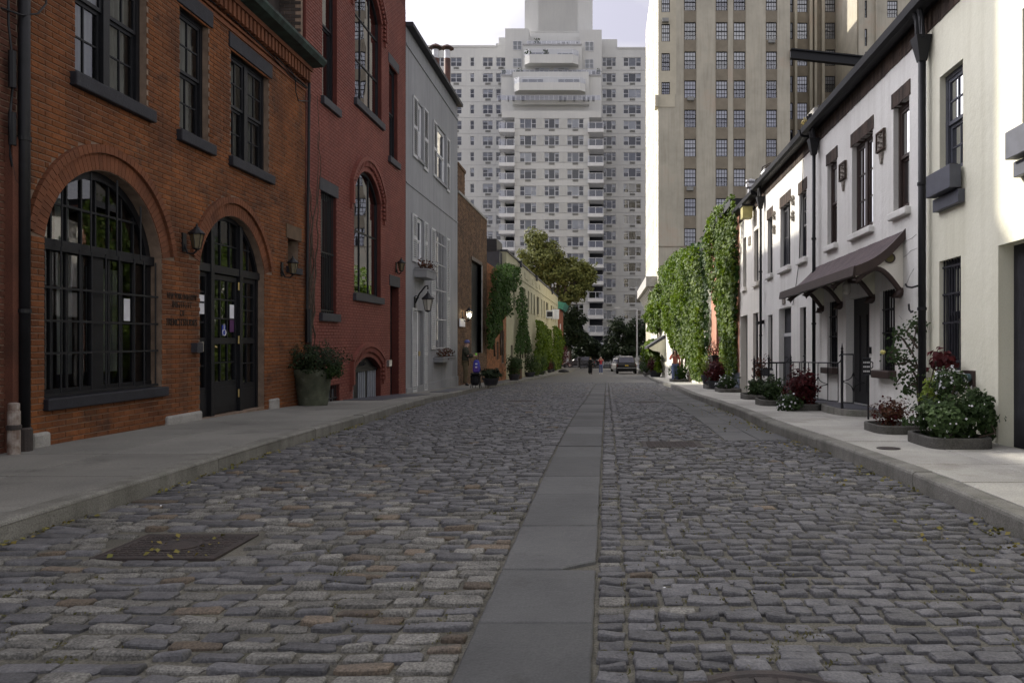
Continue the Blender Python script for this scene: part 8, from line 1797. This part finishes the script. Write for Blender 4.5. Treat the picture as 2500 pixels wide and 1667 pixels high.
# ---- people
def skin_obj(name, verts, edges, radii, m, parent, R, sub=2):
    me = bpy.data.meshes.new(name); me.from_pydata([tuple(v) for v in verts], edges, []); me.update()
    o = bpy.data.objects.new(name, me); COL.objects.link(o); md = o.modifiers.new('skin', 'SKIN'); md.use_smooth_shade = True
    sv = me.skin_vertices[0].data
    for i, r in enumerate(radii): sv[i].radius = (r, r) if not isinstance(r, tuple) else r; sv[i].use_root = (i == 0)
    sb = o.modifiers.new('sub', 'SUBSURF'); sb.levels = sub; sb.render_levels = sub
    dg = bpy.context.evaluated_depsgraph_get(); me2 = bpy.data.meshes.new_from_object(o.evaluated_get(dg)); bpy.data.objects.remove(o)
    me2.transform(R); me2.materials.clear(); me2.materials.append(m); return link(name, me2, m, parent, True)
def person(label, loc, rz, h, J, skin, clothes, hair):
    """J: joints in metres for a 1.7 m figure (x right, y forward, z up); clothes: list of (name, material, kind)"""
    t = thing('person', label, 'person', loc); s = h / 1.7; R = Matrix.Translation(loc) @ Matrix.Rotation(rz, 4, 'Z') @ Matrix.Scale(s, 4)
    b = dict(pel=(0, 0, .93), sp=(0, 0, 1.12), ch=(0, 0.01, 1.32), nk=(0, 0.01, 1.46), hd=(0, 0.03, 1.56), ht=(0, 0.02, 1.65), shL=(-.17, 0, 1.40), shR=(.17, 0, 1.40), elL=(-.23, -.02, 1.13), elR=(.23, -.02, 1.13), wrL=(-.24, .08, .89), wrR=(.24, .08, .89), hpL=(-.09, 0, .88), hpR=(.09, 0, .88), knL=(-.10, .02, .48), knR=(.10, .02, .48), anL=(-.10, -.02, .09), anR=(.10, -.02, .09), toL=(-.12, .15, .035), toR=(.12, .15, .035)); b.update(J)
    V = []; E = []; Rd = []; ix = {}
    def a(k, p, r, link_=None):
        ix[k] = len(V); V.append(p); Rd.append(r)
        if link_: E.append((ix[link_], ix[k]))
    a('pel', b['pel'], (.13, .10)); a('sp', b['sp'], (.115, .085), 'pel'); a('ch', b['ch'], (.14, .10), 'sp'); a('nk', b['nk'], .052, 'ch'); a('hd', b['hd'], (.078, .092), 'nk'); a('ht', b['ht'], (.07, .085), 'hd')
    for q in 'LR':
        a('sh' + q, b['sh' + q], .062, 'ch'); a('el' + q, b['el' + q], .044, 'sh' + q); a('wr' + q, b['wr' + q], .03, 'el' + q)
        d = (Vector(b['wr' + q]) - Vector(b['el' + q])).normalized(); w_ = Vector(b['wr' + q]); a('pm' + q, tuple(w_ + d * .07), (.035, .022), 'wr' + q); sd = d.cross(Vector((0, 0, 1))); sd = sd.normalized() if sd.length > .05 else Vector((1, 0, 0)); cu = Vector((0, 0, -0.02))
        for i, (o_, l_) in enumerate(((-.028, .06), (-.010, .072), (.009, .068), (.027, .052))): a('f%d%s' % (i, q), tuple(w_ + d * .115 + sd * o_), .0095, 'pm' + q); a('g%d%s' % (i, q), tuple(w_ + d * (.115 + l_ * .8) + sd * o_ + cu), .0075, 'f%d%s' % (i, q))
        a('th' + q, tuple(w_ + d * .06 - sd * .05 + cu * .5), .010, 'pm' + q)
        a('hp' + q, b['hp' + q], .088, 'pel'); a('kn' + q, b['kn' + q], .058, 'hp' + q); a('an' + q, b['an' + q], .04, 'kn' + q); a('to' + q, b['to' + q], (.04, .028), 'an' + q)
    skin_obj('body', V, E, Rd, skin, t, R, 1)
    def piece(name, keys, edges, rad, m): skin_obj(name, [b[k] if k in b else k for k in keys], edges, rad, m, t, R, 2)
    for c in clothes:
        k, m = c[0], c[1]
        if k == 'top':
            x_ = c[2] if len(c) > 2 else 0.0
            piece(c[3] if len(c) > 3 else 'shirt', ['sp', 'ch', 'shL', 'elL', 'shR', 'elR', 'pel'] , [(0, 1), (1, 2), (2, 3), (1, 4), (4, 5), (0, 6)], [(.125 + x_, .10 + x_), (.15 + x_, .115 + x_), .075 + x_, .056 + x_, .075 + x_, .056 + x_, (.135 + x_, .11 + x_)], m)
            if x_ > 0.015 or (len(c) > 4): piece('sleeve', ['elL', 'wrL'], [(0, 1)], [.055 + x_, .042 + x_], m); piece('sleeve', ['elR', 'wrR'], [(0, 1)], [.055 + x_, .042 + x_], m)
        if k == 'trousers':
            x_ = c[2] if len(c) > 2 else 0.0; piece('trousers', ['pel', 'hpL', 'knL', 'anL', 'hpR', 'knR', 'anR'], [(0, 1), (1, 2), (2, 3), (0, 4), (4, 5), (5, 6)], [(.138, .112), .098 + x_, .074 + x_, .066 + x_, .098 + x_, .074 + x_, .066 + x_], m)
        if k == 'shoes':
            for q in 'LR': piece('shoe', ['an' + q, 'to' + q], [(0, 1)], [.052, (.05, .036)], m)
        if k == 'beanie':
            c_ = Vector(b['ht']); me = MB().lathe(tuple(c_), [(.098, -.03), (.106, .0), (.10, .05), (.06, .085), (.01, .10)], 14); o = me.build('beanie', m, None, True); o.data.transform(R); attach(o, t)
        if k == 'hair':
            c_ = Vector(b['ht']); ln = c[2]; vs = [tuple(c_ + Vector((0, -.02, .045))), tuple(c_ + Vector((0, -.065, -.02))), tuple(c_ + Vector((0, -.08, -.12 - ln * .3))), tuple(c_ + Vector((0, -.075, -.14 - ln)))]
            e_ = [(0, 1), (1, 2), (2, 3)]; rd = [(.088, .075), (.10, .07), (.10 + ln * .1, .055), (.07, .03)]
            if ln > 0.1:
                for sx in (-1, 1): i0 = len(vs); vs += [tuple(c_ + Vector((sx * .085, -.01, -.04))), tuple(c_ + Vector((sx * .10, .02, -.16))), tuple(c_ + Vector((sx * .10, .04, -.14 - ln * .9)))]; e_ += [(1, i0), (i0, i0 + 1), (i0 + 1, i0 + 2)]; rd += [.045, .05, .03]
            skin_obj('hair', vs, e_, rd, m, t, R, 2)
    hdv = Vector(b['hd']); f = MB()
    for sx in (-1, 1): f.lathe(hdv + Vector((sx * .033, .088, .03)), [(.003, -.009), (.011, 0), (.003, .009)], 8)
    o = f.build('eyes', m_black, None); o.data.transform(R); attach(o, t)
    f = MB().add([hdv + Vector(p_) for p_ in ((-.012, .088, -.012), (.012, .088, -.012), (0, .118, -.012), (0, .088, .03))], [(0, 1, 2), (0, 2, 3), (1, 3, 2), (0, 3, 1)]); o = f.build('nose', skin, None); o.data.transform(R); attach(o, t)
    f = MB().lathe(hdv + Vector((0, .082, -.038)), [(.004, -.006), (.022, 0), (.004, .006)], 10, 1, .5); o = f.build('mouth', mat('lips', (.3, .12, .1), .6), None); o.data.transform(R); attach(o, t)
    f = MB()
    for sx in (-1, 1): f.lathe(hdv + Vector((sx * .08, .0, .01)), [(.004, -.03), (.016, 0), (.004, .03)], 8, .6, 1)
    o = f.build('ears', skin, None); o.data.transform(R); attach(o, t)
    return t, R
m_skin = mat('skin', (0.45, 0.27, 0.19), 0.6, 0.1, 8); m_skin2 = mat('pale skin', (0.55, 0.36, 0.28), 0.6, 0.1, 8)
m_jean = mat('blue jeans', (0.16, 0.20, 0.34), 0.85, scale=3, col2=(0.09, 0.11, 0.22)); m_hairb = mat('dark hair', (0.012, 0.009, 0.008), 0.5, 0.3, 20)
pw = at_sw(1678, 932)
person('woman with long dark hair, coral top and blue jeans walking on the right sidewalk', (3.58, pw.y, SW(pw.y)), math.radians(172), 1.66,
       dict(elR=(.27, .10, 1.17), wrR=(.12, .24, 1.34), elL=(-.24, -.05, 1.14), wrL=(-.25, -.04, .88), knR=(.09, .16, .50), anR=(.09, .10, .12), toR=(.09, .26, .07), knL=(-.09, -.02, .48), anL=(-.09, -.16, .10), toL=(-.09, -.02, .03)), m_skin,
       [('top', mat('coral knit', (0.42, 0.13, 0.10), 0.9, 0.2, 9), 0.0, 'knit_top', 1), ('trousers', m_jean, 0.012), ('shoes', m_whitepaint), ('hair', m_hairb, 0.30)], None)
t_, R_p = person('man in camouflage jacket and blue beanie looking at his hands beside the grey house', (XL + 0.42, 31.7, SW(31.7)), math.radians(-80), 1.80,
       dict(hd=(0, 0.06, 1.56), ht=(0, 0.07, 1.645), nk=(0, 0.03, 1.47), elL=(-.20, .10, 1.14), wrL=(-.06, .30, 1.14), elR=(.20, .10, 1.14), wrR=(.07, .30, 1.14)), m_skin2,
       [('top', mat('camouflage cloth', (0.075, 0.075, 0.05), 0.95, scale=14, col2=(0.018, 0.02, 0.018)), 0.045, 'jacket'), ('trousers', mat('khaki cloth', (0.12, 0.095, 0.055), 0.9, 0.2, 6), 0.015), ('shoes', m_black), ('beanie', mat('blue knit', (0.12, 0.13, 0.30), 0.95, 0.3, 30))], None)
c = R_p @ Vector((0, .40, 1.19)); tag(MB().lathe(c, [(.01, -.04), (.045, -.02), (.045, .03), (.01, .05)], 10).build('cup', mat('neon green', (0.25, 0.8, 0.08), 0.5)), 'small neon green cup held by the man in camouflage', 'cup')
pr_ = ground(1467, 913)
person('person in red shirt and jeans taking a picture at the far street end', (pr_.x, pr_.y, G(pr_.y)), math.radians(176), 1.72, dict(elL=(-.28, .16, 1.28), wrL=(-.10, .24, 1.52), elR=(.28, .16, 1.28), wrR=(.10, .24, 1.52)), m_skin2, [('top', mat('red shirt', (0.50, 0.05, 0.07), 0.9), 0.0), ('trousers', m_jean, 0.01), ('shoes', m_whitepaint), ('hair', mat('grey hair', (0.3, 0.29, 0.28), 0.8), 0.0)], None)
pb_ = ground(1441, 914)
person('person in black coat and trousers standing at the far street end', (pb_.x, pb_.y, G(pb_.y)), math.radians(-30), 1.68, dict(wrL=(-.10, .2, 1.1), elL=(-.24, .02, 1.14)), m_skin, [('top', mat('black coat', (0.02, 0.02, 0.02), 0.9), 0.03, 'coat'), ('trousers', mat('black cloth', (0.015, 0.015, 0.016), 0.9), 0.05), ('shoes', m_black), ('beanie', mat('olive hat', (0.08, 0.08, 0.03), 0.9))], None)
pg_ = ground(1567, 903, KH)
person('person in olive jacket seen from behind beyond the parked cars', (pg_.x, pg_.y, SW(pg_.y)), math.radians(10), 1.74, dict(knL=(-.1, .1, .5), anL=(-.1, .05, .1), toL=(-.1, .2, .04)), m_skin, [('top', mat('olive jacket', (0.10, 0.09, 0.04), 0.9), 0.035, 'jacket'), ('trousers', mat('black cloth', (0.015, 0.015, 0.016), 0.9), 0.01), ('shoes', m_black), ('hair', m_hairb, 0.0)], None)
# backpack on a folding cart, tripod beside it
pk_ = at_sw(1162, 947); kk_ = pk_.y / F; X0 = pk_.x; Yc = pk_.y; Z0 = SW(Yc)
t = thing('folding_stool', 'black folding stool cart beside the man in camouflage', 'stool', (X0, Yc, Z0))
w2 = 11 * kk_
for sx in (-1, 1):
    for sy in (-1, 1): MB().tube([(X0 + sx * w2, Yc + sy * 0.2, Z0), (X0 + sx * w2 * 0.8, Yc - sy * 0.15, Z0 + 0.55)], 0.014, 5).build('leg', m_black, t)
MB().cbox(X0 - w2, X0 + w2, Yc - 0.2, Yc + 0.2, Z0 + 0.5, Z0 + 0.56, 0.02).build('seat', m_black, t); MB().tube([(X0 + w2 * 0.4, Yc + 0.2, Z0 + 0.3), (X0 + w2 * 0.3, Yc + 0.2, Z0 + 1.28)], 0.012, 5).build('handle', m_black, t)
mb = MB(); mb.lathe((X0 - 0.03, Yc, Z0 + 0.1), [(0.1, 0), (0.17, 0.1), (0.18, 0.35), (0.08, 0.42)], 12, 1, 0.7); mb.build('cloth_bag', m_black, t)
t = thing('backpack', 'blue and purple backpack resting on the folding stool', 'backpack', (X0, Yc, Z0 + 0.56))
mb = MB(); mb.lathe((X0 + 0.02, Yc, Z0 + 0.56), [(0.09, 0), (0.135, 0.04), (0.14, 0.2), (0.12, 0.36), (0.08, 0.45), (0.01, 0.47)], 14, 1, 0.7); mb.build('bag', mat('blue nylon', (0.06, 0.06, 0.36), 0.6, 0.2, 8), t, smooth=True)
MB().cbox(X0 - 0.07, X0 + 0.11, Yc - 0.16, Yc - 0.08, Z0 + 0.60, Z0 + 0.80, 0.02).build('pocket', mat('purple nylon', (0.10, 0.05, 0.30), 0.6), t)
for z in (0.86, 0.74): MB().box(X0 + 0.0, X0 + 0.07, Yc - 0.175, Yc - 0.12, Z0 + z, Z0 + z + 0.05).build('patch', m_paper, t)
MB().tube([(X0, Yc, Z0 + 1.0), (X0 + 0.02, Yc, Z0 + 1.1), (X0 + 0.05, Yc, Z0 + 1.0)], 0.012, 5).build('strap', m_black, t)
pt = at_sw(1180, 946); t = thing('tripod', 'thin black tripod leaning beside the folding stool', 'tripod', tuple(pt)); tp = Vector((pt.x - 0.22, pt.y + 0.1, SW(pt.y) + 1.05))
for o in ((0.25, -0.05), (-0.05, 0.3), (-0.1, -0.25)): MB().tube([tuple(tp), (pt.x - 0.15 + o[0], pt.y + o[1], SW(pt.y))], 0.012, 5).build('leg', m_black, t)
